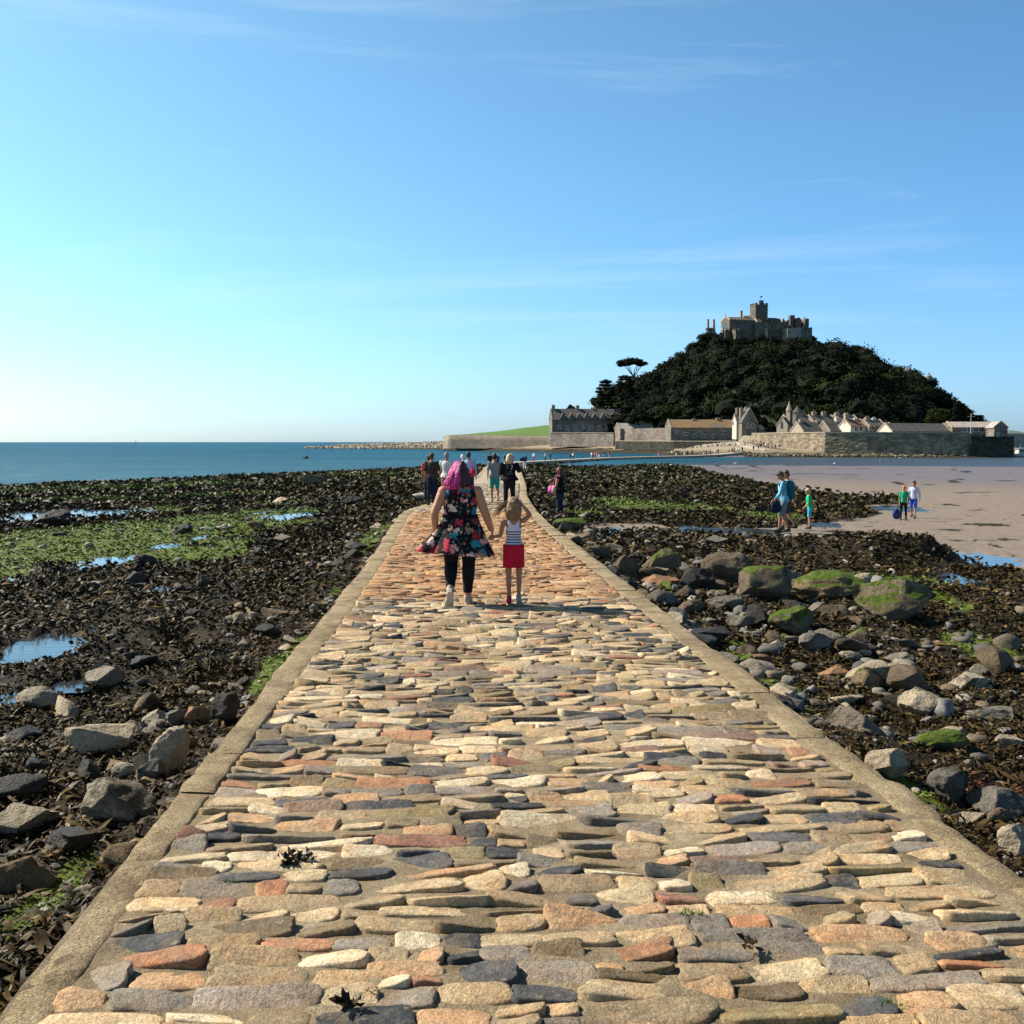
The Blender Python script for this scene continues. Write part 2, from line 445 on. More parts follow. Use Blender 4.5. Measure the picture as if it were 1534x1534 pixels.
        return remesh(mb, min(s.vox, .011) if s.vox < .02 else s.vox, 'hair', mat, s.root, 1, noise*s.k, seed)

def strands(p, mat, n, start, path, spread, r=.0028, seed=1):
    """loose hair blown by the wind: thin tapered tubes"""
    g = random.Random(seed); mb = MB(); k = p.k*p.hs
    for i in range(n):
        o = [g.gauss(0, spread) for _ in range(3)]; f = g.uniform(.6, 1.15)
        s0 = start(g); pts = [p.H(*s0)]
        for j, q in enumerate(path): w = (j+1)/len(path); pts.append(p.H(s0[0]+(q[0]+o[0]*1.6*w)*f, s0[1]+(q[1]+o[1]*w)*f, s0[2]+(q[2]+o[2]*1.6*w)*f+.006*math.sin(j*2+i)))
        rr = [r*k, r*k*1.1, r*k*.9, r*k*.6, r*k*.3][:len(pts)]
        for a, b, ra, rb in zip(pts[:-1], pts[1:], rr[:-1], rr[1:]): mb.cyl(a, b, ra, rb, 4)
    return mb.build('hair_strand', mat, p.root, True)
# ---- the woman in the floral dress
def floral():
    t = NT('floral dress fabric'); v = t.coord('Object')
    col = (.006, .005, .006, 1)
    def flowers(col, sc, thr, cols, seed):
        mpn = t.n('ShaderNodeMapping'); mpn.inputs['Location'].default_value = (seed, seed*.7, seed*.3); t.l(v, mpn.inputs[0])
        d = t.n('ShaderNodeVectorMath', operation='ADD'); t.l(mpn.outputs[0], d.inputs[0])
        nz_ = t.n('ShaderNodeTexNoise', i_Scale=sc*2.6, i_Detail=5); t.l(mpn.outputs[0], nz_.inputs['Vector'])
        s_ = t.n('ShaderNodeVectorMath', operation='SCALE'); t.l(nz_.outputs['Color'], s_.inputs[0]); s_.inputs['Scale'].default_value = .95/sc
        t.l(s_.outputs[0], d.inputs[1])
        vo = t.n('ShaderNodeTexVoronoi', i_Scale=sc); t.l(d.outputs[0], vo.inputs['Vector'])
        sp = t.n('ShaderNodeSeparateColor'); t.l(vo.outputs['Color'], sp.inputs[0])
        pc = t.ramp(sp.outputs[0], [(i/len(cols), c) for i, c in enumerate(cols)], 'CONSTANT')
        shade = t.ramp(t.noise(sc*5, 3, .7, v), [(.36, .25), (.5, .9), (.64, 1.25)])
        pc = t.mix(1, pc, shade, 'MULTIPLY')
        m = t.math('MULTIPLY', t.ramp(vo.outputs['Distance'], [(thr, 1), (thr+.03, 0)]), t.ramp(sp.outputs[1], [(.14, 0), (.15, 1)]))
        return t.mix(m, col, pc)
    col = flowers(col, 24, .42, [(.03, .07, .04), (.05, .03, .03), (.02, .09, .10), (.30, .25, .18), (.10, .015, .02)], 3)
    col = flowers(col, 8.5, .46, [(.62, .04, .06), (.75, .55, .46), (.50, .03, .08), (.80, .34, .34), (.02, .26, .34), (.30, .03, .04), (.66, .45, .36), (.03, .03, .02), (.55, .04, .08), (.35, .20, .14)], 7)
    return t.fin(col, .85, t.bump(t.noise(9, 3, .6, v), .3, .02), .15)
M_FLORAL = floral()
W1 = Person('person', 'woman with magenta hair in a sleeveless black floral dress holding the hand of a girl', 1.61, True, 1.30, 1.34, 1.28, 1.04, SKINP, .008,
            pose=dict(hipL=(-.105, 0, .90), hipR=(.11, 0, .90), kneeL=(-.115, .02, .49), ankleL=(-.12, -.20, .185), kneeR=(.10, .05, .50), ankleR=(.085, .06, .085),
                      shL=(-.205, -.01, 1.385), elL=(-.315, -.05, 1.12), wrL=(-.31, .03, .90), shR=(.205, -.01, 1.385), elR=(.305, -.03, 1.12), wrR=(.385, .03, .91)))
W1.gl = 1.36
W1.body(pitchL=1.05, pitchR=0, curlR=1.1, dR=(.15, .1, -1))
mb = MB(); W1.torso(mb, .97, 1.415, .013)
for q in (-1, 1): limbp(mb, [W1.sc((q*.13, -.06, 1.36)), W1.sc((q*.135, -.03, 1.455)), W1.sc((q*.13, .04, 1.42)), W1.sc((q*.12, .09, 1.33))], [.04, .03, .03, .04])
dress = remesh(mb, .009, 'dress', M_FLORAL, W1.root, 2, .003, 4)
def skirt_ring(t, inner=0):
    k = W1.k; R_ = []
    for a in np.linspace(0, 2*PI, 96, endpoint=False):
        ca, sa = math.cos(a), math.sin(a)
        fl = t**1.1
        rx = .214+.18*fl-inner; ry = .150+.16*fl-inner
        pl = (.030*math.sin(9*a+.7)+.014*math.sin(17*a+2))*fl
        x = ca*(rx+pl); y = sa*(ry+pl)
        if ca < 0: x -= .16*fl*fl*(abs(ca)**3)*(1.1-.3*sa)
        z = 1.085-.465*t+(.045*fl*(-ca if ca < 0 else -ca*.6))+.012*math.sin(9*a+.7)*fl
        R_.append((x*k, y*k, z*k))
    return R_
mb = MB(); mb.loft([skirt_ring(0, .02)]+[skirt_ring(t) for t in np.linspace(0, 1, 16)]+[skirt_ring(t, .007) for t in np.linspace(1, 0, 8)], cap=False)
sk = mb.build('skirt', M_FLORAL, W1.root, True)
mb = MB(); mb.loft([[tuple((math.cos(a)*.219*W1.k, math.sin(a)*.157*W1.k, z*W1.k)) for a in np.linspace(0, 2*PI, 40, endpoint=False)] for z in (1.06, 1.105)]); mb.build('belt', cloth('black belt', (.008, .007, .008)), W1.root, True)
W1.trousers(cloth('black leggings', (.010, .009, .010), .1, .8, .3), .93, .006, 0, .98, 'leggings', .001)
W1.shoes(SHOE_L, None, 1.05, 0, SOLE)
t = NT('magenta and maroon hair'); v = t.coord('Object'); sp = t.n('ShaderNodeSeparateXYZ'); t.l(v, sp.inputs[0])
mpn = t.n('ShaderNodeMapping'); mpn.inputs['Scale'].default_value = (1, 1, .2); mpn.inputs['Rotation'].default_value = (0, .35, 0); t.l(v, mpn.inputs[0])
n_ = t.noise(48, 5, .75, mpn.outputs[0], .8)
mk = t.ramp(t.math('ADD', t.math('MULTIPLY', sp.outputs[0], -7), t.math('ADD', t.math('MULTIPLY', t.math('SUBTRACT', n_, .5), 1.2), .35)), [(.30, 0), (.55, 1)])
pink = t.ramp(n_, [(.32, (.20, .008, .11)), (.5, (.52, .03, .25)), (.68, (.80, .14, .25))]); dark = t.ramp(n_, [(.3, (.012, .004, .006)), (.7, (.07, .010, .025))])
M_PINKH = t.fin(t.mix(mk, dark, pink), .45, t.bump(n_, .9, .014), .4)
W1.hair(M_PINKH, 0, 1.10, locks=[[(-.05, -.05, .05), (-.105, -.06, -.04), (-.12, -.06, -.12), (-.15, -.05, -.19)], [(-.03, -.08, .04), (-.08, -.10, -.06), (-.095, -.09, -.14), (-.13, -.09, -.215)], [(0, -.09, .03), (-.035, -.12, -.06), (-.05, -.11, -.14), (-.09, -.11, -.205)],
   [(.03, -.09, .02), (.01, -.12, -.06), (.0, -.115, -.14), (-.03, -.11, -.20)], [(.06, -.07, .02), (.055, -.10, -.06), (.045, -.10, -.14), (.03, -.10, -.19)], [(.08, -.03, .02), (.09, -.05, -.06), (.085, -.06, -.13), (.07, -.07, -.19)], [(-.07, -.02, .05), (-.12, -.02, -.05), (-.15, -.02, -.11), (-.185, -.01, -.155)], [(-.09, 0, .02), (-.115, .0, -.08), (-.13, .0, -.17), (-.15, .0, -.21)]], lockr=.036, noise=.014, seed=5)
strands(W1, M_PINKH, 130, lambda g: (-.08+.15*g.random(), -.09-.02*g.random(), .03-.08*g.random()), [(-.02, -.015, -.05), (-.05, -.01, -.10), (-.085, 0, -.145), (-.125, .01, -.185)], .026, .0032, 8)

# ---- the girl
G1 = Person('person', 'girl in a striped vest top and red skirt holding the hand of a woman', 1.21, True, .84, .80, .86, 1.16, SKIN, .007,
            pose=dict(hipL=(-.085, 0, .86), hipR=(.085, 0, .86), kneeL=(-.082, .02, .47), ankleL=(-.075, .05, .085), kneeR=(.088, .03, .47), ankleR=(.083, -.10, .13),
                      shL=(-.165, 0, 1.36), elL=(-.215, -.02, 1.13), wrL=(-.30, .03, 1.12), shR=(.16, 0, 1.38), elR=(.275, .03, 1.47), wrR=(.155, .01, 1.62)))
G1.body(pitchL=0, pitchR=.75, curlL=1.1, dL=(-1, .1, -.25), curlR=.5, dR=(-.9, -.15, .35))
t = NT('striped vest fabric'); v = t.coord('Object'); sp = t.n('ShaderNodeSeparateXYZ'); t.l(v, sp.inputs[0])
fr = t.math('FRACT', t.math('MULTIPLY', sp.outputs[2], 34.0)); st = t.ramp(fr, [(0, 1), (.45, 0)], 'CONSTANT')
zone = t.ramp(sp.outputs[2], [(.842, 1), (.843, 0)], 'CONSTANT')
c = t.mix(t.math('MULTIPLY', st, zone), (.62, .60, .66, 1), (.045, .05, .11, 1))
vo = t.n('ShaderNodeTexVoronoi', i_Scale=13.0); t.l(v, vo.inputs['Vector']); sc2 = t.n('ShaderNodeSeparateColor'); t.l(vo.outputs['Color'], sc2.inputs[0])
fm = t.math('MULTIPLY', t.math('MULTIPLY', t.ramp(vo.outputs['Distance'], [(.30, 1), (.34, 0)]), t.ramp(sc2.outputs[0], [(.55, 0), (.56, 1)])), zone)
c = t.mix(fm, c, (.42, .02, .03, 1))
M_STRIPE = t.fin(c, .85, t.bump(t.noise(16, 3, .6, v), .3, .02), .15)
mb = MB(); G1.torso(mb, .93, 1.27, .012); G1.torso(mb, 1.25, 1.33, .002, extra=lambda z: (-.035, 0))
for q in (-1, 1): limbp(mb, [G1.sc((q*.055, -.075, 1.29)), G1.sc((q*.075, -.065, 1.39)), G1.sc((q*.085, 0, 1.44)), G1.sc((q*.085, .06, 1.36)), G1.sc((q*.08, .08, 1.26))], [.022, .018, .015, .018, .024])
remesh(mb, .008, 'vest_top', M_STRIPE, G1.root, 2, .002, 4)
mb = MB(); r_ = []
for f in np.linspace(0, 1, 9):
    r_.append([G1.sc(((.172+.004*f+.006*math.sin(5*a)*f)*math.cos(a), -.01+(.130+.018*f+.008*math.sin(6*a)*f)*math.sin(a), .99-.37*f)) for a in np.linspace(0, 2*PI, 48, endpoint=False)])
for f in (1, .6): r_.append([G1.sc(((.135+.04*f)*math.cos(a), -.01+(.10+.03*f)*math.sin(a), .99-.37*f+.01)) for a in np.linspace(0, 2*PI, 48, endpoint=False)])
mb.loft(r_); mb.build('skirt', cloth('red skirt fabric', (.50, .012, .035), .15), G1.root, True)
G1.shoes(SHOE_R, plain('grey pink shoe', (.30, .24, .22, 1), .8, .1, 12, .1), 0, .75, SOLE)
M_GH = hairm('girl hair', (.10, .05, .02), (.34, .20, .09))
G1.hair(M_GH, .09, 1.14, top=1.0, lockr=.012, noise=.010, seed=3, locks=[[(-.05, -.03, .08), (-.10, -.03, .04), (-.13, -.03, -.01)]])
strands(G1, M_GH, 90, lambda g: (-.05-.03*g.random(), -.05+.04*g.random(), .02+.06*g.random()), [(-.05, 0, -.015), (-.10, 0, -.05), (-.14, .01, -.095), (-.17, .01, -.145)], .022, .0036, 4)
strands(G1, M_GH, 40, lambda g: (.07*g.uniform(-1, 1), -.085, .0), [(-.01, -.01, -.05), (-.02, -.01, -.10), (-.03, 0, -.14), (-.04, 0, -.17)], .012, .003, 6)

# ---- others in the middle distance
def bag(parent, c, r, mat, name='bag', strap=None):
    mb = MB(); ellipsoid(mb, c, r); o = remesh(mb, .02, name, mat, parent, 1, .008, 2)
    if strap:
        m = MB(); limbp(m, strap, [.012]*len(strap), 8); m.build('strap', mat, o, True)
    return o
WALK = dict(kneeL=(-.10, .10, .50), ankleL=(-.09, .16, .10), kneeR=(.10, 0, .49), ankleR=(.10, -.22, .14), elL=(-.24, -.10, 1.15), wrL=(-.25, -.12, .91), elR=(.24, .02, 1.14), wrR=(.24, .14, .93))
FOLKS = {}
def folk(key, label, top, bottom, hairmat, H=1.74, fem=False, girth=1.0, tx=1.0, pose=None, sleeve=.45, tf=1.0, skin=None, shoe=SHOE_D, lean=0, nod=0, turn=0, long=0, hairvol=1.0, head=1.0, hem=0, locks=None, topz=.90, inf=.014, ty=1.0):
    p = Person('person', label, H, fem, girth, tx, ty, head, skin, .015, pose, lean, nod, turn)
    p.body(); p.shirt(top, topz, sleeve, inf, hem=hem); p.trousers(bottom, tf, inf=.008, loose=.02 if tf < .6 else .004, name='trousers' if tf > .6 else 'shorts'); p.shoes(shoe); p.hair(hairmat, long, hairvol, locks=locks)
    FOLKS[key] = p; return p
C_ = cloth
folk('dark', 'man in a dark grey brown T-shirt and navy jeans standing at the left kerb', C_('grey brown jersey', (.045, .038, .032)), C_('navy denim', (.012, .02, .045)), H_BROWN, 1.72, pose=dict(elR=(.25, .04, 1.16), wrR=(.20, .22, 1.12)), turn=-.3)
folk('red', 'person in a red top partly hidden behind the man in a dark T-shirt', C_('red jersey', (.50, .05, .07)), C_('dark trousers', (.02, .02, .03)), H_BLACK, 1.66)
folk('white', 'grey haired man in a white shirt left of the magenta haired woman', C_('white shirt cloth', (.58, .57, .55)), C_('beige trousers', (.20, .16, .12)), H_GREY, 1.74, sleeve=.5, hem=.05)
folk('blue', 'dark haired man in a pale blue shirt with a red bag', C_('pale blue shirt cloth', (.38, .46, .66)), C_('charcoal trousers', (.03, .03, .04)), H_BLACK, 1.76, sleeve=.9)
bag(FOLKS['blue'].root, (.17, -.16, 1.05), (.10, .07, .15), C_('red bag cloth', (.60, .03, .05)), 'bag', [(.17, -.16, 1.18), (.12, -.12, 1.40), (-.05, 0, 1.49)])
folk('cap', 'person in a white cap far behind the magenta haired woman', C_('white top', (.6, .58, .56)), C_('grey trousers', (.10, .10, .11)), C_('white cap cloth', (.7, .68, .66)), 1.66)
folk('grey', 'person in a light grey T-shirt and teal shorts walking ahead on the causeway', C_('grey jersey', (.24, .25, .235)), C_('teal shorts cloth', (.02, .27, .24)), H_BLACK, 1.70, tf=.42, shoe=SHOE_L, pose=WALK, hem=.09, hairvol=1.12)
bl_ = folk('blonde', 'blonde woman in a black printed T-shirt holding up a camera on the causeway', C_('black jersey', (.010, .010, .011)), C_('black leggings cloth', (.012, .012, .013)), H_BLOND, 1.68, True, 1.2, 1.3, ty=1.15, sleeve=.62, long=.09, hairvol=1.2,
     pose=dict(elR=(.33, .05, 1.18), wrR=(.36, .16, 1.36), elL=(-.28, .03, 1.15), wrL=(-.24, .18, 1.05)), shoe=SHOE_D, hem=.10, inf=.02)
M_PRINT = plain('faded white print', (.34, .34, .34, 1), .9, .1, 10, 0)
def print_on(person, pts, r, y, name='print'):
    mb = MB()
    for a, b in zip(pts[:-1], pts[1:]): mb.cyl((a[0], y(a), a[1]), (b[0], y(b), b[1]), r, r, 6)
    return mb
yb = lambda p: -.168
mb = MB()
cur = [(.02, 1.34), (.06, 1.345), (.085, 1.32), (.08, 1.28), (.05, 1.255), (.035, 1.24), (.055, 1.215), (.05, 1.19)]
for a, b in zip(cur[:-1], cur[1:]): mb.cyl((a[0], -.178, a[1]), (b[0], -.178, b[1]), .009, .009, 6)
mb.build('logo', M_PRINT, bl_.root)
ring = [(.01+.022*math.cos(t_), 1.13+.02*math.sin(t_)) for t_ in np.linspace(0, 2*PI, 11)]; mb = MB()
for a, b in zip(ring[:-1], ring[1:]): mb.cyl((a[0], -.178, a[1]), (b[0], -.178, b[1]), .006, .006, 6)
mb.build('logo', M_PRINT, bl_.root)
MB().cyl((-.10, -.180, 1.07), (.08, -.180, 1.07), .004, .004, 6).build('logo', M_PRINT, bl_.root)
MB().cyl((-.06, -.178, 1.33), (-.085, -.178, 1.27), .006, .006, 6).cyl((-.085, -.178, 1.27), (-.06, -.178, 1.23), .006, .006, 6).build('logo', M_PRINT, bl_.root)
rd = folk('red_hair', 'auburn haired woman in a black top with a pink bag standing on the rocks', C_('black waistcoat', (.009, .008, .010)), C_('dark denim', (.022, .035, .055)), H_RED, 1.62, True, 1.12, 1.2, sleeve=0, tf=.80, skin=SKINP, shoe=SHOE_D, hairvol=1.5, long=.09, nod=.15, hem=.10,
     pose=dict(elL=(-.26, .05, 1.12), wrL=(-.20, .26, 1.10), elR=(.26, .05, 1.12), wrR=(.15, .26, 1.10)))
mb = MB(); rd.torso(mb, 1.0, 1.40, .022, extra=lambda z: (-.05, 0)); 
for v_ in range(len(mb.V)): mb.V[v_] = (mb.V[v_][0], max(mb.V[v_][1]+.02, .0), mb.V[v_][2])
remesh(mb, .015, 'red_top', C_('dark red jersey', (.20, .008, .012)), rd.root, 2)
bg_ = bag(rd.root, (-.17, .20, .93), (.10, .15, .14), C_('pink bag cloth', (.62, .10, .42)), 'bag', [(-.17, .2, 1.05), (-.16, .10, 1.30), (0, 0, 1.49)])
mb = MB(); ellipsoid(mb, (-.215, .13, .92), (.07, .09, .12)); remesh(mb, .015, 'bag_pocket', C_('peach bag cloth', (.62, .36, .30)), bg_, 1)
hk = folk('hiker', 'hiker in a blue shirt and grey shorts with a teal backpack', C_('light blue shirt cloth', (.16, .40, .50), .3), C_('grey shorts cloth', (.16, .20, .21)), H_BROWN, 1.72, lean=.16, nod=.55, sleeve=.85, tf=.46,
     pose=dict(kneeL=(-.10, .14, .50), ankleL=(-.10, .13, .10), kneeR=(.10, .03, .48), ankleR=(.10, -.14, .10), elL=(-.24, .12, 1.14), wrL=(-.24, .30, .98), elR=(.24, -.12, 1.16), wrR=(.24, -.06, .92)), topz=.86)
mb = MB(); ellipsoid(mb, (0, -.16, 1.22), (.16, .13, .25)); ellipsoid(mb, (0, -.20, 1.05), (.15, .10, .13))
bp = remesh(mb, .02, 'backpack', C_('teal backpack cloth', (.015, .13, .14), .4), hk.root, 1, .012)
for q in (-1, 1):
    m = MB(); limbp(m, [(q*.10, -.12, 1.40), (q*.11, .06, 1.46), (q*.12, .17, 1.36), (q*.12, .10, 1.12), (q*.10, -.08, 1.05)], [.018]*5, 8); m.build('strap', C_('dark strap', (.02, .03, .035)), bp, True)
folk('second', 'dark haired walker mostly hidden behind the hiker with the teal backpack', C_('blue shirt cloth', (.10, .26, .36)), C_('dark shorts cloth', (.04, .05, .05)), H_BROWN, 1.74, lean=.10, nod=.3, tf=.45, pose=WALK)
folk('boy_left', 'small blond boy in a bright green T-shirt and cyan shorts looking down', C_('green jersey', (.02, .42, .17)), C_('cyan shorts cloth', (.05, .42, .52)), H_BLOND, 1.20, girth=.85, tx=.82, head=1.22, lean=.10, nod=.5, tf=.45, pose=dict(elR=(.19, .02, 1.14), wrR=(.17, .18, .98), elL=(-.19, .02, 1.14), wrL=(-.16, .18, .98)), shoe=SHOE_D, skin=SKINP)
folk('boy_mid', 'ginger haired boy in a green T-shirt and black trousers on the sand', C_('green jersey', (.03, .34, .15)), C_('black trousers cloth', (.010, .010, .012)), hairm('ginger hair', (.25, .09, .03), (.5, .22, .09)), 1.22, girth=.88, tx=.85, head=1.20, nod=.3, skin=SKINP, pose=dict(elL=(-.22, .04, 1.14), wrL=(-.16, .16, .98)))
folk('boy_right', 'boy in a white long sleeved top and blue shorts walking on the sand', C_('pale lilac jersey', (.52, .52, .62)), C_('royal blue shorts cloth', (.02, .07, .42)), H_BROWN, 1.36, girth=.85, tx=.85, head=1.15, nod=.2, sleeve=.95, tf=.45, pose=WALK)

# ---- tiny far walkers: three bodies, copied with their parts
def simple(H, pose, fem):
    p = Person('person', None, H, fem, 1.05, 1.05, 1.05, 1.0, SKIN, .035, pose)
    del p.root['category']
    p.body(hands=False); p.shirt(C_('x', (.5, .5, .5)), .90, .6, .02, noise=0); p.trousers(C_('y', (.1, .1, .1)), 1.0, .015, noise=0); p.hair(H_BROWN, noise=0)
    return p
FARP = [simple(1.72, None, False), simple(1.74, WALK, False), simple(1.66, WALK, True)]
# ------------------------------------------------------------ sun, sky
SUN_EL = R(40); sx, sy = -.937, .35            # towards the sun (left, a little ahead)
sl = math.hypot(sx, sy); sx /= sl; sy /= sl
SUNV = Vector((sx*math.cos(SUN_EL), sy*math.cos(SUN_EL), math.sin(SUN_EL)))
sd = bpy.data.lights.new('sun', 'SUN'); sd.energy = 5.0; sd.angle = R(.5); sd.color = (1, .93, .82)
so = bpy.data.objects.new('sun', sd); COL.objects.link(so); so.location = (-30, 10, 40)
so.rotation_euler = (-SUNV).to_track_quat('-Z', 'Y').to_euler()
W = bpy.data.worlds.new('World'); SC.world = W; W.use_nodes = True
wt = W.node_tree; bg = wt.nodes['Background']
sky = wt.nodes.new('ShaderNodeTexSky'); sky.sky_type = 'NISHITA'; sky.sun_disc = False
sky.sun_elevation = SUN_EL; sky.sun_rotation = math.atan2(sx, sy)
sky.air_density = 1.0; sky.dust_density = .6; sky.ozone_density = 2.0; sky.altitude = 0
def wn(t, **k):
    n = wt.nodes.new(t)
    for a, b in k.items(): setattr(n, a, b)
    return n
tc = wn('ShaderNodeTexCoord'); mp = wn('ShaderNodeMapping'); mp.inputs['Scale'].default_value = (.8, 2.2, 9); mp.inputs['Rotation'].default_value = (0, R(6), R(20))
wt.links.new(tc.outputs['Generated'], mp.inputs[0])
nz = wn('ShaderNodeTexNoise'); nz.inputs['Scale'].default_value = 1.7; nz.inputs['Detail'].default_value = 7; nz.inputs['Roughness'].default_value = .62; nz.inputs['Distortion'].default_value = .6
wt.links.new(mp.outputs[0], nz.inputs['Vector'])
cr = wn('ShaderNodeValToRGB'); cr.color_ramp.elements[0].position = .55; cr.color_ramp.elements[1].position = .85
cr.color_ramp.elements[1].color = (.30, .30, .30, 1)
wt.links.new(nz.outputs['Fac'], cr.inputs[0])
tint = wn('ShaderNodeMix', data_type='RGBA', blend_type='MULTIPLY'); tint.inputs[0].default_value = 1
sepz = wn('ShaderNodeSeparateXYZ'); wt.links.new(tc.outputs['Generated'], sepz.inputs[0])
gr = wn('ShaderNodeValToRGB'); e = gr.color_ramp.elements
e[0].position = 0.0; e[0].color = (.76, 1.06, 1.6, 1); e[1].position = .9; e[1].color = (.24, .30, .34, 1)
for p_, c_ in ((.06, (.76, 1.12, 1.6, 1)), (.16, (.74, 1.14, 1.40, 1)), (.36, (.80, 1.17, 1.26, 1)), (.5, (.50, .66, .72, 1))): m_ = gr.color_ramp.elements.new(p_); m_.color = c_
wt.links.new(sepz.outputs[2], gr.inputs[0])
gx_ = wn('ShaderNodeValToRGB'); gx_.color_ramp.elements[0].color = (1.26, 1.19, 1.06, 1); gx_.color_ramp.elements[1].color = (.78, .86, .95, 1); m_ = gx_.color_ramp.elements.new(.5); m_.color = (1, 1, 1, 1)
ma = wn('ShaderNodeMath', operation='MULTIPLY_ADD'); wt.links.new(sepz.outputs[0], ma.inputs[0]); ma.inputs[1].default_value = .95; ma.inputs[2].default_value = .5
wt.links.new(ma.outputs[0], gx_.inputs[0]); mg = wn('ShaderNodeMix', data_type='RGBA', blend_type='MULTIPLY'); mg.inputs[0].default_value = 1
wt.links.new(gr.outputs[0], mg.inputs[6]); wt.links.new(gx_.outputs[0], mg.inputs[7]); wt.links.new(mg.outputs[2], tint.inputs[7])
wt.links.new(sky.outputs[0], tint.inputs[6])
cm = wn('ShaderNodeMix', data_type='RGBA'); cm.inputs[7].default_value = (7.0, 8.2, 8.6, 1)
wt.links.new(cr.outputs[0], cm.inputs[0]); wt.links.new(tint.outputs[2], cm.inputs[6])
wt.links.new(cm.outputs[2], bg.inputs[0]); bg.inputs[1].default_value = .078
SC.view_settings.view_transform = 'Standard'; SC.view_settings.look = 'None'
SC.view_settings.exposure = 0.8; SC.view_settings.gamma = 1

# ------------------------------------------------------------ causeway plan
SEA = -2.9
SLOPE = .0106
def plane_pt(px, py):
    d = ray(px, py); k = -CAMZ/(d[2]+SLOPE*d[1]); return d[0]*k, d[1]*k
def edge(pts):
    e = [plane_pt(*p) for p in pts]
    (x0, y0), (x1, y1) = e[0], e[1]
    m = (x1-x0)/(y1-y0)
    return [(x0+m*(-7-y0), -7)]+e
EL = edge([(0, 1520), (545, 850), (580, 800), (598, 772), (612, 763), (650, 752), (682, 730), (715, 713), (727, 699)])
ER = edge([(1534, 1330), (960, 890), (858, 812), (824, 785), (806, 768), (790, 745), (788, 726), (778, 699)])
_L = np.array(EL); _R = np.array(ER)
YEND = 175.0
def XL(y): return np.interp(y, _L[:, 1], _L[:, 0])
def XR(y): return np.interp(y, _R[:, 1], _R[:, 0])
def PZ(y): return np.where(np.asarray(y) < 200, -SLOPE*np.asarray(y, float), -2.12)
# far part: centre points x, y, z, half width
_c175 = (XL(175.)+XR(175.))/2
FAR = [(_c175, 175, -1.855, 1.9), (-.5, 190, -2.0, 1.9), (2.0, 208, -2.15, 2.0), (7.0, 226, -2.25, 2.0), (14.5, 250, -2.33, 2.0), (25, 279, -2.37, 2.0),
       (37, 297, -2.36, 2.2), (51, 312, -2.3, 2.3), (62, 325, -2.1, 2.4), (71, 336, -1.6, 2.6), (78, 343, -.9, 3.0), (81, 352, -.35, 3.2), (82, 366, -.2, 3.2)]
CL = [((XL(y)+XR(y))/2, y, -SLOPE*y, (XR(y)-XL(y))/2) for y in (-7, 0, 10, 20, 30, 38, 50, 70, 100, 130, 160)] + FAR
CL = np.array([[float(a) for a in r] for r in CL])
def path_dist(x, y):
    """distance beyond the path edge (negative on it), path height there"""
    x = np.asarray(x, float); y = np.asarray(y, float)
    best = np.full(x.shape, 1e9); zz = np.zeros(x.shape)
    for i in range(len(CL)-1):
        a, b = CL[i], CL[i+1]
        dx, dy = b[0]-a[0], b[1]-a[1]
        t = np.clip(((x-a[0])*dx+(y-a[1])*dy)/(dx*dx+dy*dy), 0, 1)
        d = np.hypot(x-(a[0]+t*dx), y-(a[1]+t*dy)) - (a[3]+t*(b[3]-a[3]))
        m = d < best
        best = np.where(m, d, best); zz = np.where(m, a[2]+t*(b[2]-a[2]), zz)
    near = y < 165
    dn = np.maximum(XL(y)-x, x-XR(y))
    return np.where(near, dn, best), np.where(near, -SLOPE*y, zz)

# ------------------------------------------------------------ beach
def base_T(x, y):
    x = np.asarray(x, float); y = np.asarray(y, float)
    b = np.interp(y, [-10, 0, 30, 60, 100, 130, 200, 260, 420], [-.6, -.62, -.66, -1.05, -1.5, -1.9, -2.75, -3.3, -3.6])
    T = b - np.where(x < 0, np.minimum(-x, 90)*.018+np.clip(-x-14, 0, 80)*.0085*sstep(50, 100, y), np.minimum(x, 14)*.018+np.clip(x-14, 0, 76)*.003-.32*sstep(110, 200, y)*sstep(10, 40, x))
    d, z = path_dist(x, y)
    w = sstep(45, 80, y)
    bank = z - .5 - .13*np.maximum(d, 0)
    bank = np.maximum(bank, -9)
    return np.where(w > 0, np.maximum(T, T+(bank-T)*w), T)
def bT(x, y): return float(base_T(np.array([x]), np.array([y]))[0])
def B(px, py, y0=2.0): return on_fn(px, py, bT, y0, 420)

SAND_PX = [(880, 688), (960, 694), (1040, 702), (1100, 714), (1140, 722), (1190, 735), (1240, 742), (1300, 748), (1345, 757), (1300, 762), (1335, 772), (1290, 780),
           (1230, 785), (1185, 789), (1060, 789), (930, 787), (860, 790), (930, 797), (1050, 800), (1150, 806), (1250, 810), (1310, 806), (1395, 814), (1420, 826), (1534, 850), (1800, 880), (1800, 690), (1534, 682), (1100, 682)]
SAND = np.array([B(*p)[:2] for p in SAND_PX])
def in_poly(x, y, P):
    c = np.zeros(np.shape(x), bool); n = len(P)
    for i in range(n):
        x0, y0 = P[i]; x1, y1 = P[(i+1) % n]
        if y0 == y1: continue
        m = ((y0 > y) != (y1 > y)) & (x < (x1-x0)*(y-y0)/(y1-y0)+x0)
        c ^= m
    return c
def ell(px, py, rx, ry):
    x, y, z = B(px, py); h = CAMZ-z
    return (x, y, z, rx/FPX*y, 1.25*ry*y*y/(FPX*h))
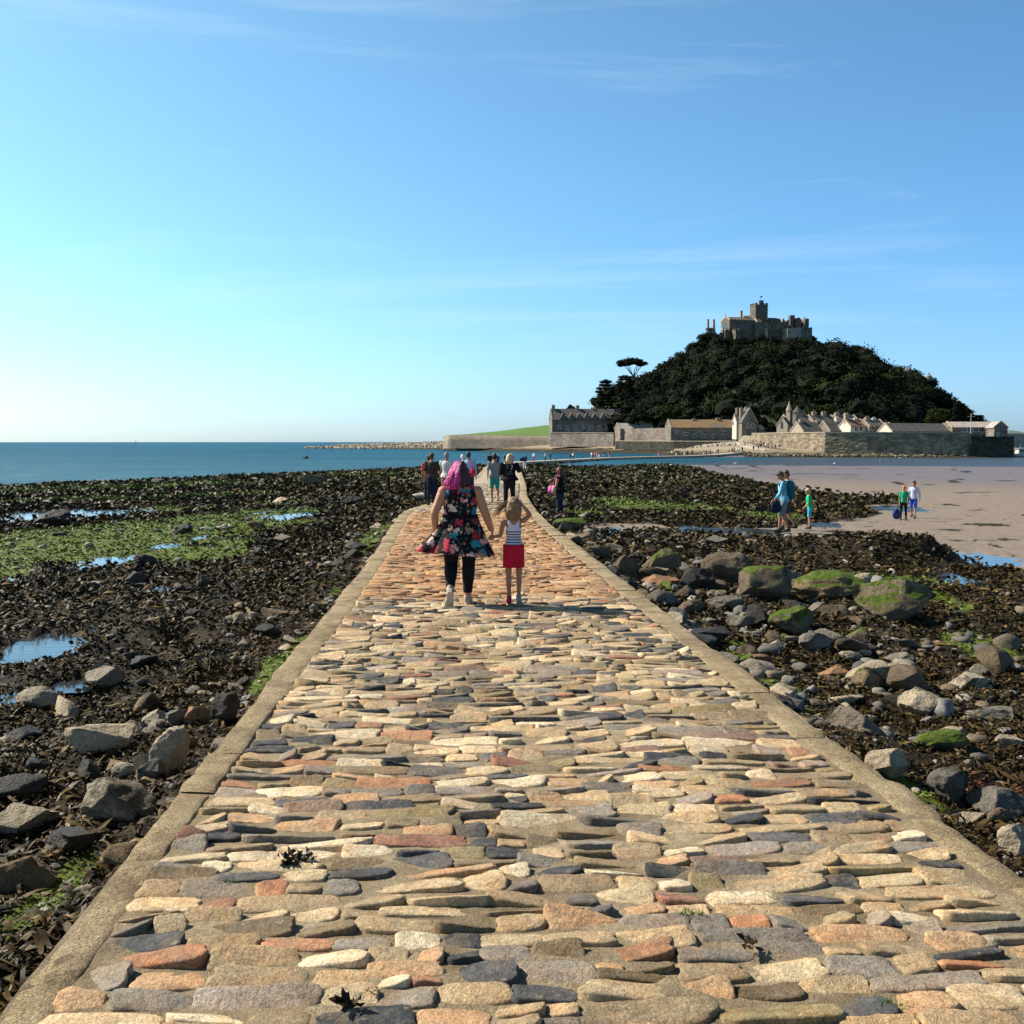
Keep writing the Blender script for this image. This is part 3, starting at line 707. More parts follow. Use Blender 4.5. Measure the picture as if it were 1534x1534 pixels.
POOL_PX = [(95, 772, 120, 9), (200, 738, 80, 4.5), (215, 749, 70, 4), (55, 742, 70, 4), (330, 733, 60, 2), (165, 842, 42, 9), (120, 856, 45, 4), (20, 870, 30, 6), (75, 965, 78, 20), (105, 1026, 34, 10),
           (15, 1045, 22, 9), (440, 774, 45, 5), (392, 768, 14, 4), (250, 819, 26, 4), (300, 805, 14, 3), (235, 882, 18, 3),
           (1468, 838, 62, 9), (1435, 868, 26, 11), (1345, 762, 42, 4), (1235, 786, 26, 4), (1050, 794, 90, 4), (1400, 930, 18, 5), (1205, 807, 40, 3.5), (1425, 905, 18, 5), (905, 793, 26, 3),
           (800, 745, 10, 5), (806, 772, 12, 6), (1130, 798, 40, 3)]
POOLS = [ell(*p) for p in POOL_PX]
GREEN_PX = [(150, 808, 260, 38), (340, 783, 150, 18), (60, 842, 130, 20), (300, 830, 90, 14), (420, 770, 90, 9), (150, 733, 240, 6), (90, 751, 150, 7), (330, 744, 120, 6), (420, 755, 60, 5), (575, 800, 22, 26), (545, 828, 10, 12), (655, 745, 24, 8), (490, 912, 14, 16),
            (428, 990, 24, 22), (395, 1028, 22, 14), (110, 1345, 75, 40), (60, 1400, 60, 50), (20, 1440, 40, 40), (1000, 762, 130, 9), (930, 752, 60, 8), (1150, 775, 60, 6), (870, 770, 40, 6),
            (1130, 1000, 30, 28), (1190, 1045, 34, 28), (1395, 905, 48, 14), (1470, 962, 70, 14), (1500, 985, 50, 12), (1280, 862, 50, 10), (1370, 870, 50, 10), (1300, 745, 20, 2),
            (1340, 1175, 26, 20), (1390, 1200, 26, 26), (560, 712, 60, 4), (450, 733, 50, 4), (250, 765, 120, 6)]
GREENS = [ell(*p) for p in GREEN_PX]
MOUNDS = [(B(1345, 838), 1.25, .9, .62), (B(1255, 832), .7, .6, .25), (B(40, 1010), .6, .5, .16), (B(250, 960), 1.2, .8, .18), (B(520, 735), 3, 3, .35), (B(300, 730), 6, 4, .3), (B(1000, 830), 1.2, 1, .2), (B(300, 1010), .9, .6, .16)]

def fields(x, y):
    """height and the cover masks of the beach at arrays x, y"""
    T = base_T(x, y); d, pz = path_dist(x, y)
    r = np.hypot(x, y)+.5
    wx = x + fbm(x/(.08*r+.6), y/(.25*r+1.2), 3, 1)*.035*r; wy = y + fbm(x/(.08*r+.6), y/(.25*r+1.2), 3, 2)*.07*r
    sand = in_poly(wx, wy, SAND) & (d > .8)
    green = np.zeros(x.shape)
    nn = fbm(x*.9, y*.7, 4, 5)
    for (cx, cy, cz, rx, ry) in GREENS:
        q = 1-((x-cx)/rx)**2-((y-cy)/ry)**2
        green = np.maximum(green, np.clip(1.2*q+.12+.65*nn, 0, 1))
    green = green*(~sand)
    rel = .085*fbm(x/1.4, y/1.4, 5, 8) + .05*np.abs(n2(x/.45, y/.45, 9)) + .12*n2(x/5, y/5, 12)
    rel = rel + np.where(r > 40, .10*n2(x/9, y/9, 21)*sstep(40, 100, r), 0)
    rel = rel*(1-.4*sstep(45, 110, r))
    relsand = .022*fbm(x/.35, y/.9, 3, 30) + .03*n2(x/6, y/6, 31) + .015*n2(x/1.6, y/1.6, 33)
    rel = rel*(1-.45*green)
    H = T + np.where(sand, relsand, rel)
    for (c, rx, ry, h) in MOUNDS:
        q = np.exp(-((x-c[0])/rx)**2-((y-c[1])/ry)**2)
        H = H + h*q*(1+.35*n2(x*2.2, y*2.2, 40))
    pool = np.zeros(x.shape)
    for (cx, cy, cz, rx, ry) in POOLS:
        m = 1-((x-cx)/rx)**2-((y-cy)/ry)**2 + .8*n2(x/(rx*.3), y/(ry*.3), 15) + .5*n2(x/(rx*.1), y/(ry*.1), 16)
        m = np.where((np.abs(x-cx) < 1.5*rx) & (np.abs(y-cy) < 1.5*ry), m, -1)
        k = sstep(0, .35, m)
        zt = cz+.01
        H = np.where(k > 0, H+(np.minimum(H, zt-.07)-H)*k, H)
        pool = np.maximum(pool, k)
    # close to the causeway the beach is banked against its side, and lies under it
    H = np.where(d < 0, np.minimum(H, pz-.35), H)
    k = sstep(1.6, .0, d)*(y < 120)
    H = np.where(d >= 0, H+k*(.10+.06*nn), H)
    H = np.where(d >= 0, np.minimum(H, pz-.10), H)
    return H, sand, green, pool, d

def build_terrain():
    ang = np.radians(np.concatenate([np.linspace(-75, -42, 60)[:-1], np.linspace(-42, 42, 640), np.linspace(42, 75, 60)[1:]]))
    rr = np.exp(np.linspace(math.log(2.2), math.log(430), 700))
    A, RR = np.meshgrid(ang, rr)
    x = (RR*np.sin(A)).ravel(); y = (RR*np.cos(A)-4.0).ravel()
    H, sand, green, pool, d = fields(x, y)
    r = np.hypot(x, y)+.5
    c = np.zeros((len(x), 4), np.float32)
    n1 = fbm(x*1.3, y*1.3, 4, 50)[:, None]; n_2 = fbm(x*6, y*6, 3, 51)[:, None]
    weed = np.array([.022, .0155, .0075])*(1+.8*n1+.5*n_2)
    stone = np.clip(n_2*1.6+n1*.6-.35, 0, 1)
    weed = weed*(1-stone*.4)+np.array([.10, .08, .055])*stone*.4
    gcol = np.array([.085, .115, .014])*(1+.35*n_2)
    g = sstep(.15, .5, green)[:, None]
    cc = weed*(1-g)+gcol*g
    wet = sstep(60, 150, y + 1.2*x - 20)[:, None]
    wet = np.clip(wet+.25*n1, 0, 1)
    sc = np.array([.215, .172, .133])*(1+.10*n1+.05*n_2)*(1-wet)+np.array([.150, .126, .122])*wet
    streak = (fbm(x/(1.2+.02*r), y/(.5+.012*r), 4, 60) > .62) & (n2(x/14, y/14, 61) > .0)
    streak |= (fbm(x/(.5+.02*r), y/(.8+.05*r), 4, 63) > .80)
    sc = np.where(streak[:, None], np.array([.03, .024, .014]), sc)
    cc = np.where(sand[:, None], sc, cc)
    c[:, :3] = np.clip(cc, .004, 1)
    c[:, 3] = np.where(sand, wet[:, 0]*.9, .35)
    na, nr = len(ang), len(rr)
    i = (np.arange(nr-1)[:, None]*na+np.arange(na-1)[None]).ravel()
    F = np.stack([i, i+1, i+na+1, i+na], 1)
    t = NT('beach ground'); at = t.n('ShaderNodeVertexColor', layer_name='Col')
    v = t.geo()
    col = t.mix(1, at.outputs[0], t.ramp(t.noise(22, 5, .7, v), [(.3, .7), (.7, 1.3)]), 'MULTIPLY')
    rough = t.ramp(at.outputs[1], [(0, .95), (.35, .75), (.9, .5)])
    t.fin(col, rough, t.bump(t.math('ADD', t.noise(30, 5, .7, v), t.math('MULTIPLY', t.noise(5, 3, .6, v), 2.0)), .7, .025), t.ramp(at.outputs[1], [(0, .12), (.36, .12), (.8, .18)]))
    o = mesh_np('beach', np.stack([x, y, H], 1), [F], t.m, col=c)
    tag(o, 'rocky foreshore of dark mud, green algae and grey brown sand on both sides of the causeway', kind='structure')
    return o
build_terrain()

# water
def water_mat(name, base, rough, s1, s2, strength, dist, spec=.5, ior=1.33, deep=None):
    t = NT(name); v = t.geo()
    mpn = t.n('ShaderNodeMapping'); mpn.inputs['Scale'].default_value = (1, 1.9, 1); t.l(v, mpn.inputs[0])
    a = t.noise(s1, 4, .6, mpn.outputs[0]); b = t.noise(s2, 3, .6, mpn.outputs[0])
    h = t.math('ADD', a, t.math('MULTIPLY', b, .35))
    col = base
    if deep:
        big = t.noise(.012, 4, .6, mpn.outputs[0])
        col = t.ramp(big, [(.38, base), (.62, deep)])
        sp = t.n('ShaderNodeSeparateXYZ'); t.l(v, sp.inputs[0])
        k = t.math('SUBTRACT', sp.outputs[0], t.math('MULTIPLY', t.math('SUBTRACT', sp.outputs[1], 190.0), .53))
        near = t.math('MULTIPLY', t.ramp(t.math('MULTIPLY', sp.outputs[1], .001), [(.13, 1), (.30, .35), (.5, 0)]), t.ramp(t.noise(.09, 4, .65, mpn.outputs[0]), [(.35, .25), (.65, .9)]))
        col = t.mix(near, col, (.045, .13, .165, 1))
        fm = t.n('ShaderNodeMapping'); fm.inputs['Scale'].default_value = (.35, 1.4, 1); t.l(v, fm.inputs[0])
        foam = t.math('MULTIPLY', t.ramp(t.noise(.35, 6, .7, fm.outputs[0], .8), [(.60, 0), (.66, .55)]), t.ramp(t.math('MULTIPLY', sp.outputs[1], .001), [(.12, 1), (.22, .6), (.27, 0)]))
        col = t.mix(foam, col, (.55, .60, .62, 1))
        col = t.mix(t.ramp(t.math('ADD', t.math('MULTIPLY', k, .02), t.math('MULTIPLY', t.math('SUBTRACT', t.noise(.05, 4, .6, v), .5), .4)), [(.1, 0), (.5, .85)]), col, (.060, .070, .088, 1))
    return t.fin(col, rough, t.bump(h, strength, dist), spec, IOR=ior)
M_SEA = water_mat('sea water', (.004, .092, .125), .35, .5, 2.3, 1.0, .8, .07, deep=(.002, .042, .085))
o = mesh_np('sea', [(-9000, -300, SEA), (9000, -300, SEA), (9000, 26000, SEA), (-9000, 26000, SEA)], [np.array([[0, 1, 2, 3]])], M_SEA)
tag(o, 'blue green sea stretching to a level horizon behind the beach', kind='structure')
M_POOL = water_mat('tide pool water', (.03, .035, .035), .04, 2.5, 9, .25, .02, .9)
for k, (cx, cy, cz, rx, ry) in enumerate(POOLS):
    n = 40; a = np.linspace(0, 2*PI, n, endpoint=False)
    q = 1.12+.18*np.sin(3*a+k)+.1*np.sin(7*a+2*k)
    V = np.stack([cx+rx*q*np.cos(a), cy+ry*q*np.sin(a), np.full(n, cz-.01)], 1)
    V = np.vstack([V, [[cx, cy, cz-.01]]])
    F = np.array([[i, (i+1) % n, n] for i in range(n)])
    o = mesh_np('water', V, [F], M_POOL)
    tag(o, 'shallow tide pool lying among the seaweed and reflecting the sky', kind='structure')

# ------------------------------------------------------------ causeway surface
PAL_A = [((.56, .43, .25), 3.6), ((.49, .37, .21), 3.4), ((.42, .31, .17), 3), ((.34, .25, .14), 2.2), ((.50, .32, .17), 1.5), ((.40, .20, .10), .9), ((.29, .14, .085), .5), ((.25, .165, .12), .5),
         ((.25, .215, .165), 2), ((.16, .14, .115), 1.4), ((.085, .086, .086), 1.8), ((.042, .045, .048), 1.3), ((.34, .28, .22), 1.2), ((.20, .15, .08), 1.4), ((.30, .235, .11), 1.2), ((.66, .55, .36), 2.4)]
PAL_B = [((.47, .26, .115), 4), ((.41, .22, .095), 3.5), ((.50, .33, .17), 2.5), ((.34, .175, .08), 2), ((.38, .25, .14), 1.5), ((.29, .165, .09), 1), ((.54, .38, .21), .8)]
PAL_C = [((.34, .28, .20), 3), ((.40, .33, .24), 2.5), ((.28, .24, .19), 2), ((.44, .34, .22), 1.5), ((.22, .19, .16), 1)]
def pick(pal):
    c = np.array([p[0] for p in pal]); w = np.array([p[1] for p in pal], float)
    return c[RNG.choice(len(c), p=w/w.sum())]
SV = []; SF3 = []; SF4 = []; SCOL = []; snv = 0
def warp(cx, cy):
    return .045*n2(cx*.8, cy*.7, 70), .03*n2(cx*1.1, cy*.5, 71)
def stone(t, s, w, h, pal, nseg, rings, hz):
    """one cobble: centre (t across, s along), size w x h"""
    global snv
    c0 = np.minimum(pick(pal)*(1.12+RNG.normal()*.10), .82)
    ex = RNG.uniform(3.6, 9); a = np.linspace(0, 2*PI, nseg, endpoint=False)+RNG.uniform(-.05, .05)
    ca, sa = np.cos(a), np.sin(a)
    q = (np.abs(ca)**ex+np.abs(sa)**ex)**(-1/ex)
    ph = RNG.uniform(0, 6, 4)
    q = q*(1+.04*np.sin(2*a+ph[0])+.035*np.sin(3*a+ph[1])+.03*np.sin(5*a+ph[3])+.02*np.sin(9*a+ph[2]))
    tap = RNG.uniform(-.12, .12); rot = RNG.normal()*.035; tilt = RNG.normal(size=2)*.012
    prof = {5: [(1.02, -.9), (1.0, .1), (.955, .62), (.86, .88), (.62, 1.0)], 3: [(1.0, -.6), (.93, .7), (.7, 1.0)], 2: [(1.0, -.4), (.8, 1.0)]}[rings]
    base = snv
    hw, hh = w/2, h/2
    fr = min(1, .55*hh/hw+.25)
    for (f, z) in prof:
        # inset measured in metres so long stones keep an even rim
        fx = 1-(1-f)*(hh/hw if f < 1 else 1)*1.0; fy = f
        lx = ca*q*hw*fx; ly = sa*q*hh*fy*(1+tap*ca)
        X = lx*math.cos(rot)-ly*math.sin(rot); Y = lx*math.sin(rot)+ly*math.cos(rot)
        zz = z*hz + (X*tilt[0]/max(hw, .05)+Y*tilt[1]/max(hh, .05)) if z > 0 else np.full(nseg, z*.02)
        if z > 0 and rings == 5: zz = zz+.004*n2((t+X)*22, (s+Y)*22, 72)+.002*n2((t+X)*60, (s+Y)*60, 73)
        SV.append(np.stack([t+X, s+Y, zz], 1)); 
    SV.append(np.array([[t, s, prof[-1][1]*hz*1.03]]))
    nr = len(prof)
    for i in range(nr-1):
        k = np.arange(nseg); k2 = (k+1) % nseg
        SF4.append(np.stack([base+i*nseg+k, base+i*nseg+k2, base+(i+1)*nseg+k2, base+(i+1)*nseg+k], 1))
    k = np.arange(nseg); k2 = (k+1) % nseg; b2 = base+(nr-1)*nseg
    SF3.append(np.stack([b2+k, b2+k2, np.full(nseg, base+nr*nseg)], 1))
    n = nr*nseg+1
    cc = np.tile(np.append(c0, RNG.random()), (n, 1)); SCOL.append(cc)
    snv += n
def kerb_w(y, side):
    if side < 0: return np.interp(y, [0, 4.6, 5.2, 8, 10, 14, 30, 60, 175], [.14, .14, .16, .18, .22, .24, .28, .28, .26])
    return np.interp(y, [0, 5.4, 5.6, 9, 12, 20, 40, 175], [.15, .15, .19, .21, .25, .3, .3, .3])
def cells(x0, x1, wmin, wmax):
    out = []; x = x0
    while x < x1-.05:
        w = RNG.uniform(wmin, wmax) if RNG.random() < .8 else RNG.uniform(wmax, wmax*1.5)
        if x+w > x1-.08: w = x1-x
        out.append((x, x+w)); x += w
    return out
def lay(s0, s1, H0, H1, wmin, wmax, pal, nseg, rings, split, gap, hz, skew=True):
    s = s0
    while s < s1:
        H = RNG.uniform(H0, H1)
        half = float(XR(s)-XL(s))/2
        tl = -half+float(kerb_w(s, -1)); tr = half-float(kerb_w(s, 1))
        for (a, b) in cells(tl+.01, tr-.01, wmin, wmax):
            w = b-a; r = RNG.random()
            if r < split and w > .16 and H > .13:
                f = RNG.uniform(.38, .62); subs = [(0, f), (f, 1)]
                for (u0, u1) in subs:
                    if RNG.random() < .4 and w > .26:
                        m = RNG.uniform(.35, .65)*w
                        segs = [(a, a+m), (a+m, b)]
                    else: segs = [(a, b)]
                    for (p0, p1) in segs:
                        g = gap*RNG.uniform(.6, 1.8)
                        place(p0, p1, s+u0*H, s+u1*H, g, pal, nseg, rings, hz)
            else:
                place(a, b, s, s+H, gap*RNG.uniform(.7, 1.7), pal, nseg, rings, hz)
        s += H
def place(a, b, c, d, g, pal, nseg, rings, hz):
    w = b-a-g; h = d-c-g
    if w < .03 or h < .02: return
    t = (a+b)/2+RNG.normal()*.003; s = (c+d)/2+RNG.normal()*.003
    ns = nseg if w > .09 else max(8, nseg//2)
    P = pal
    dx, dy = warp(t, s)
    stone(t+float(dx)*.6, s+float(dy)*2, w, h, P, ns, rings, hz*RNG.uniform(.6, 1.5))
lay(1.6, 7.0, .085, .165, .12, .30, PAL_A, 28, 5, .12, .004, .0105)
lay(7.0, 12.6, .085, .15, .12, .30, PAL_A, 16, 3, .14, .005, .011)
lay(12.6, 31, .10, .14, .16, .42, PAL_B, 10, 3, .1, .010, .016)
lay(31, 60, .12, .17, .18, .45, PAL_C, 8, 2, .0, .022, .016)
SV = np.vstack(SV)
def to_world(V):
    """path frame (t, s, z) to world: rows stand square to the path"""
    t, s, z = V[:, 0], V[:, 1], V[:, 2]
    xc = (XL(s)+XR(s))/2
    y = s+.0517*t
    crown = 0.0
    return np.stack([(XL(y)+XR(y))/2*0+xc+t, y, z-SLOPE*y + UND(xc+t, y)], 1)
def UND(x, y): return .012*n2(x/1.1, y/1.1, 80)+.006*n2(x/.35, y/.35, 81)
SV = to_world(SV)
SCOLA = np.vstack(SCOL)
t = NT('cobbles'); at = t.n('ShaderNodeVertexColor', layer_name='Col'); v = t.geo()
sepv = t.n('ShaderNodeVectorMath', operation='MULTIPLY_ADD'); t.l(v, sepv.inputs[0]); sepv.inputs[1].default_value = (1, 1, 1)
off = t.n('ShaderNodeCombineXYZ'); t.l(t.math('MULTIPLY', at.outputs[1], 37.0), off.inputs[0]); t.l(t.math('MULTIPLY', at.outputs[1], 91.0), off.inputs[1])
t.l(off.outputs[0], sepv.inputs[2]); vv = sepv.outputs[0]
blot = t.ramp(t.noise(15, 8, .82, vv, .5), [(.32, .42), (.46, .90), (.54, 1.05), (.68, 1.55)])
col = t.mix(1, at.outputs[0], blot, 'MULTIPLY')
warm = t.ramp(t.noise(6, 3, .6, vv), [(.42, 0), (.68, .55)])
col = t.mix(warm, col, t.mix(1, col, (1.25, .86, .58, 1), 'MULTIPLY'))
dust = t.ramp(t.noise(9, 6, .8, v), [(.48, 0), (.64, .38)])
col = t.mix(dust, col, (.40, .30, .175, 1))
stn = t.ramp(t.noise(1.1, 6, .75, v), [(.34, .62), (.5, 1), (.66, 1.1)])
col = t.mix(1, col, stn, 'MULTIPLY')
speck = t.ramp(t.noise(95, 5, .8, v), [(.34, .38), (.46, .95), (.56, 1.0), (.68, 1.8)])
col = t.mix(.9, col, t.mix(1, col, speck, 'MULTIPLY'))
pale = t.ramp(t.noise(24, 6, .75, vv), [(.60, 0), (.68, .5)])
col = t.mix(pale, col, (.56, .45, .29, 1))
h = t.math('ADD', t.noise(45, 6, .7, vv), t.math('MULTIPLY', t.noise(220, 2, .6, v), .3))
crk = t.ramp(t.noise(7, 7, .7, vv, 1.5), [(.485, 1), (.5, .45), (.515, 1)])
col = t.mix(.7, col, t.mix(1, col, crk, 'MULTIPLY'))
M_COB = t.fin(col, t.ramp(t.noise(14, 2, .5, vv), [(.3, .55), (.7, .85)]), t.bump(h, .9, .022), .3)
t = NT('sandy mortar'); v = t.geo()
col = t.ramp(t.noise(3, 6, .7, v), [(.3, (.17, .125, .072)), (.5, (.36, .275, .165)), (.7, (.54, .43, .28))])
col = t.mix(1, col, t.ramp(t.noise(120, 3, .7, v), [(.3, .55), (.7, 1.35)]), 'MULTIPLY')
hh = t.math('ADD', t.noise(30, 6, .75, v), t.math('MULTIPLY', t.noise(150, 3, .7, v), .5))
M_MORT = t.fin(col, .92, t.bump(hh, 1, .03), .2)
def strip(y0, y1, dy, nt, zfun, ux0=0., ux1=1.):
    ys = np.arange(y0, y1+dy*.5, dy); u = np.linspace(ux0, ux1, nt)
    Y, U = np.meshgrid(ys, u, indexing='ij')
    X = XL(Y)+(XR(Y)-XL(Y))*U
    Z = -SLOPE*Y+UND(X, Y)+zfun(X, Y)
    i = (np.arange(len(ys)-1)[:, None]*nt+np.arange(nt-1)[None]).ravel()
    F = np.stack([i, i+1, i+nt+1, i+nt], 1)
    return np.stack([X.ravel(), Y.ravel(), Z.ravel()], 1), F
V1, F1 = strip(-6, 13, .03, 110, lambda x, y: .0035*fbm(x*9, y*9, 3, 85)+.0005)
V2, F2 = strip(13.03, YEND, .25, 24, lambda x, y: .002)
# far part
fs = []
for r_ in range(len(FAR)):
    a = np.array(FAR[max(r_-1, 0)][:2], float); b = np.array(FAR[min(r_+1, len(FAR)-1)][:2], float)
    dd = (b-a)/np.linalg.norm(b-a); nn_ = np.array([dd[1], -dd[0]]); c = FAR[r_]
    for u, zo in ((-1.0, -1.0), (-1.0, 0), (1.0, 0), (1.0, -1.0)):
        fs.append((c[0]+nn_[0]*u*c[3], c[1]+nn_[1]*u*c[3], c[2]+zo))
VF3 = np.array(fs, float); i = np.arange(len(FAR)-1)[:, None]*4+np.arange(3)[None]; i = i.ravel()
F3 = np.stack([i, i+1, i+5, i+4], 1)
n1_ = len(SV); n2_ = n1_+len(V1); n3_ = n2_+len(V2)
tris = np.vstack(SF3); quads = [np.vstack(SF4), F1+n1_, F2+n2_, F3+n3_]
AV = np.vstack([SV, V1, V2, VF3]); AC = np.ones((len(AV), 4)); AC[:n1_] = SCOLA
AC[n1_:] = (.36, .3, .21, .5)
F4 = np.vstack(quads)
t = NT('worn far paving'); v = t.geo()
col = t.ramp(t.noise(1.2, 6, .75, v), [(.3, (.24, .20, .15)), (.5, (.36, .30, .22)), (.7, (.46, .39, .29))])
M_FARP = t.fin(col, .9, t.bump(t.noise(5, 5, .7, v), .8, .04), .2)
mi = np.concatenate([np.zeros(len(tris)), np.zeros(len(quads[0])), np.ones(len(F1)), np.full(len(F2), 1), np.full(len(F3), 2)])
mi[len(tris)+len(quads[0])+len(F1):][:len(F2)] = np.where(V2[F2[:, 0], 1] > 60, 2, 1)
path = mesh_np('path', AV, [tris, F4], [M_COB, M_MORT, M_FARP], col=AC, mi=mi)
tag(path, 'cobbled stone causeway of cream, orange and slate grey stones running out to the island', kind='structure')

# kerbs of long granite slabs on both sides
t = NT('granite kerb'); v = t.geo()
col = t.ramp(t.noise(4, 6, .7, v), [(.3, (.22, .155, .08)), (.5, (.36, .27, .15)), (.7, (.48, .38, .23))])
col = t.mix(1, col, t.ramp(t.noise(1.3, 6, .75, v), [(.34, .50), (.5, 1), (.66, 1.15)]), 'MULTIPLY')
col = t.mix(1, col, t.ramp(t.noise(90, 4, .8, v), [(.36, .4), (.5, 1), (.64, 1.6)]), 'MULTIPLY')
hh = t.math('ADD', t.noise(22, 6, .75, v), t.math('MULTIPLY', t.noise(160, 3, .7, v), .4))
M_KERB = t.fin(col, .92, t.bump(hh, 1, .035), .2)
for side in (-1, 1):
    V = []; F = []; n = 0; y = -6.0
    while y < YEND:
        L = RNG.uniform(.5, 1.6)*(1 if y < 30 else 2)
        y1 = min(y+L, YEND)
        ny = max(3, int((y1-y)/(.05 if y < 8 else .12 if y < 25 else .6))+1)
        ys = np.linspace(y+.007, y1-.007, ny)
        w = float(kerb_w(y, side)); jo = RNG.uniform(-.02, .035); jz = RNG.uniform(-.010, .014)
        us = np.array([0, 0, 0, .08, .35, .65, .92, 1, 1]); zs = np.array([-.75, -.25, -.018, 0, 0, 0, 0, -.012, -.05])
        sec = []
        for k, yy in enumerate(ys):
            e = (XL(yy) if side < 0 else XR(yy))
            out = e + side*(jo + .013*float(n2(yy*6, side*3., 90)) + (.018 if True else 0)*float(n2(yy*.9, side*5., 91)))
            if side > 0 and yy < 5.45: out += .05
            if side > 0 and yy < 4.2: out += .05
            inn = out - side*(w+.02+jo)
            endd = -.012 if k in (0, ny-1) else 0
            for u, zz in zip(us, zs):
                X = out+(inn-out)*u
                if zz < -.2: X += side*(-.03)
                Z = -SLOPE*yy+jz+.012+zz+(endd if zz > -.2 else 0)
                if zz >= -.02: Z += .006*float(n2(X*9, yy*9, 92)) + float(UND(X, yy))
                sec.append((X, yy, Z))
        m = len(us)
        V += sec
        for a in range(ny-1):
            for b in range(m-1):
                q = (n+a*m+b, n+a*m+b+1, n+(a+1)*m+b+1, n+(a+1)*m+b)
                F.append(q if side < 0 else q[::-1])
        for a in (0, ny-1):
            for b in range(0, m-1):
                pass
        n += ny*m
        y = y1
    o = mesh_np('kerb', V, [np.array(F)], M_KERB)
    tag(o, 'tan granite kerb slabs along the %s edge of the cobbled causeway' % ('left' if side < 0 else 'right'), kind='structure')
# ------------------------------------------------------------ ground sampler (cached on a grid is not needed)
def ground(x, y):
    return fields(np.atleast_1d(np.asarray(x, float)), np.atleast_1d(np.asarray(y, float)))

# seaweed: many bent blades, size grows with distance from the causeway's near end
def polar(n, r0, r1, amax=66):
    a = np.radians(RNG.uniform(-amax, amax, n)); r = r0*np.exp(RNG.random(n)*math.log(r1/r0))
    return r*np.sin(a), r*np.cos(a)-.5, r
def blades(name, x, y, z, L, Wd, cols, mat, lift=(-.15, .9), up=.0, kind='stuff', label=None):
    n = len(x)
    az = RNG.uniform(0, 2*PI, n); el = RNG.uniform(lift[0], lift[1], n)
    d = np.stack([np.cos(az)*np.cos(el), np.sin(az)*np.cos(el), np.sin(el)], 1)
    s = np.cross(d, RNG.normal(size=(n, 3))); s /= np.linalg.norm(s, axis=1)[:, None]
    nn = np.cross(s, d)
    P = np.stack([x, y, z], 1)
    a = P; m = P+d*L[:, None]*.55+nn*L[:, None]*.12
    tip = P+d*L[:, None]+nn*(L*RNG.uniform(-.25, .15, n))[:, None]
    b1 = m+s*Wd[:, None]; b2 = m-s*Wd[:, None]
    V = np.stack([a, b1, tip, b2], 1).reshape(-1, 3)
    F = np.arange(4*n).reshape(-1, 4)
    C = np.repeat(cols, 4, axis=0)
    o = mesh_np(name, V, [F], mat, col=C, smooth=False)
    return tag(o, label, kind=kind)
t = NT('wet seaweed'); at = t.n('ShaderNodeVertexColor', layer_name='Col')
M_WEED = t.fin(at.outputs[0], .55, None, .16)
t = NT('green algae'); at = t.n('ShaderNodeVertexColor', layer_name='Col')
M_ALG = t.fin(at.outputs[0], .6, None, .3)

x, y, r = [np.concatenate(q) for q in zip(polar(560000, 2.6, 14, 50), polar(560000, 14, 75, 58))]; N = len(x)
H, sand, green, pool, d = ground(x, y)
cl = fbm(x/.55, y/.55, 3, 100)+.5*fbm(x/2.6, y/2.6, 2, 101)
keep = (~sand) & (green < .35) & (pool < .4) & (d > .05) & (RNG.random(N) < np.clip(.72+1.1*cl, .25, 1))
keep &= ~((d < .9) & (RNG.random(N) < .55) & (x < 0))
x, y, r, H, cl = x[keep], y[keep], r[keep], H[keep], cl[keep]
n = len(x)
L = np.maximum(.030, r*.0039)*RNG.uniform(.6, 1.7, n)
hue = fbm(x/1.3, y/1.3, 3, 102); q = RNG.random(n)
cA = np.array([.016, .011, .004]); cB = np.array([.072, .046, .013]); cC = np.array([.16, .10, .03]); cD = np.array([.050, .048, .008])
w = np.clip(.35+.5*hue+.35*RNG.normal(size=n), 0, 1)[:, None]
cols = cA*(1-w)+cB*w
cols = np.where((q > .93)[:, None], cC, cols); cols = np.where(((q < .14) & (hue < .1))[:, None], cD, cols)
cols = np.where(((hue > .55) & (q > .5) & (r < 9))[:, None], np.array([.10, .030, .012]), cols)
zz = H+L*RNG.uniform(-.1, .55, n)*np.clip(.8+cl, .3, 1.6)
blades('seaweed', x, y, zz, L, L*RNG.uniform(.18, .34, n), cols, M_WEED, lift=(-.2, .6), label='glossy dark brown bladder wrack covering the foreshore rocks')
# long draped fronds: wavy ribbons lying over the smaller blades and stones
N = 46000
x, y, r = polar(N, 2.6, 24, 50)
H, sand, green, pool, d = ground(x, y)
cl = fbm(x/.9, y/.9, 3, 120)
keep = (~sand) & (green < .3) & (pool < .3) & (d > .12) & (RNG.random(N) < np.clip(.45+1.3*cl, .03, 1))
x, y, r, H = x[keep], y[keep], r[keep], H[keep]; n = len(x); ns = 6
L = RNG.uniform(.10, .26, n)*np.maximum(1, r/11); W_ = L*RNG.uniform(.045, .085, n)
az = RNG.uniform(0, 2*PI, n)+fbm(x/1.2, y/1.2, 2, 121)*2; px_, py_ = x.copy(), y.copy(); rows = []
ph = RNG.uniform(0, 6, n); lift = RNG.uniform(.01, .05, n)
for k in range(ns):
    f = k/(ns-1); w = W_*(1-.55*f)*(1 if k else .4)
    zc = H+lift*math.sin(PI*min(1, f*1.1))*np.maximum(1, r/11)+.010+.006*np.sin(ph+k*1.9)
    tw = .6*np.sin(ph*2+k*1.3)
    ca, sa = np.cos(az), np.sin(az)
    rows.append(np.stack([px_-sa*w, py_+ca*w, zc+w*tw], 1)); rows.append(np.stack([px_+sa*w, py_-ca*w, zc-w*tw], 1))
    az = az+RNG.normal(size=n)*.42; px_ = px_+np.cos(az)*L/(ns-1); py_ = py_+np.sin(az)*L/(ns-1)
V = np.stack(rows, 1).reshape(-1, 3); b0 = (np.arange(n)*2*ns)[:, None]
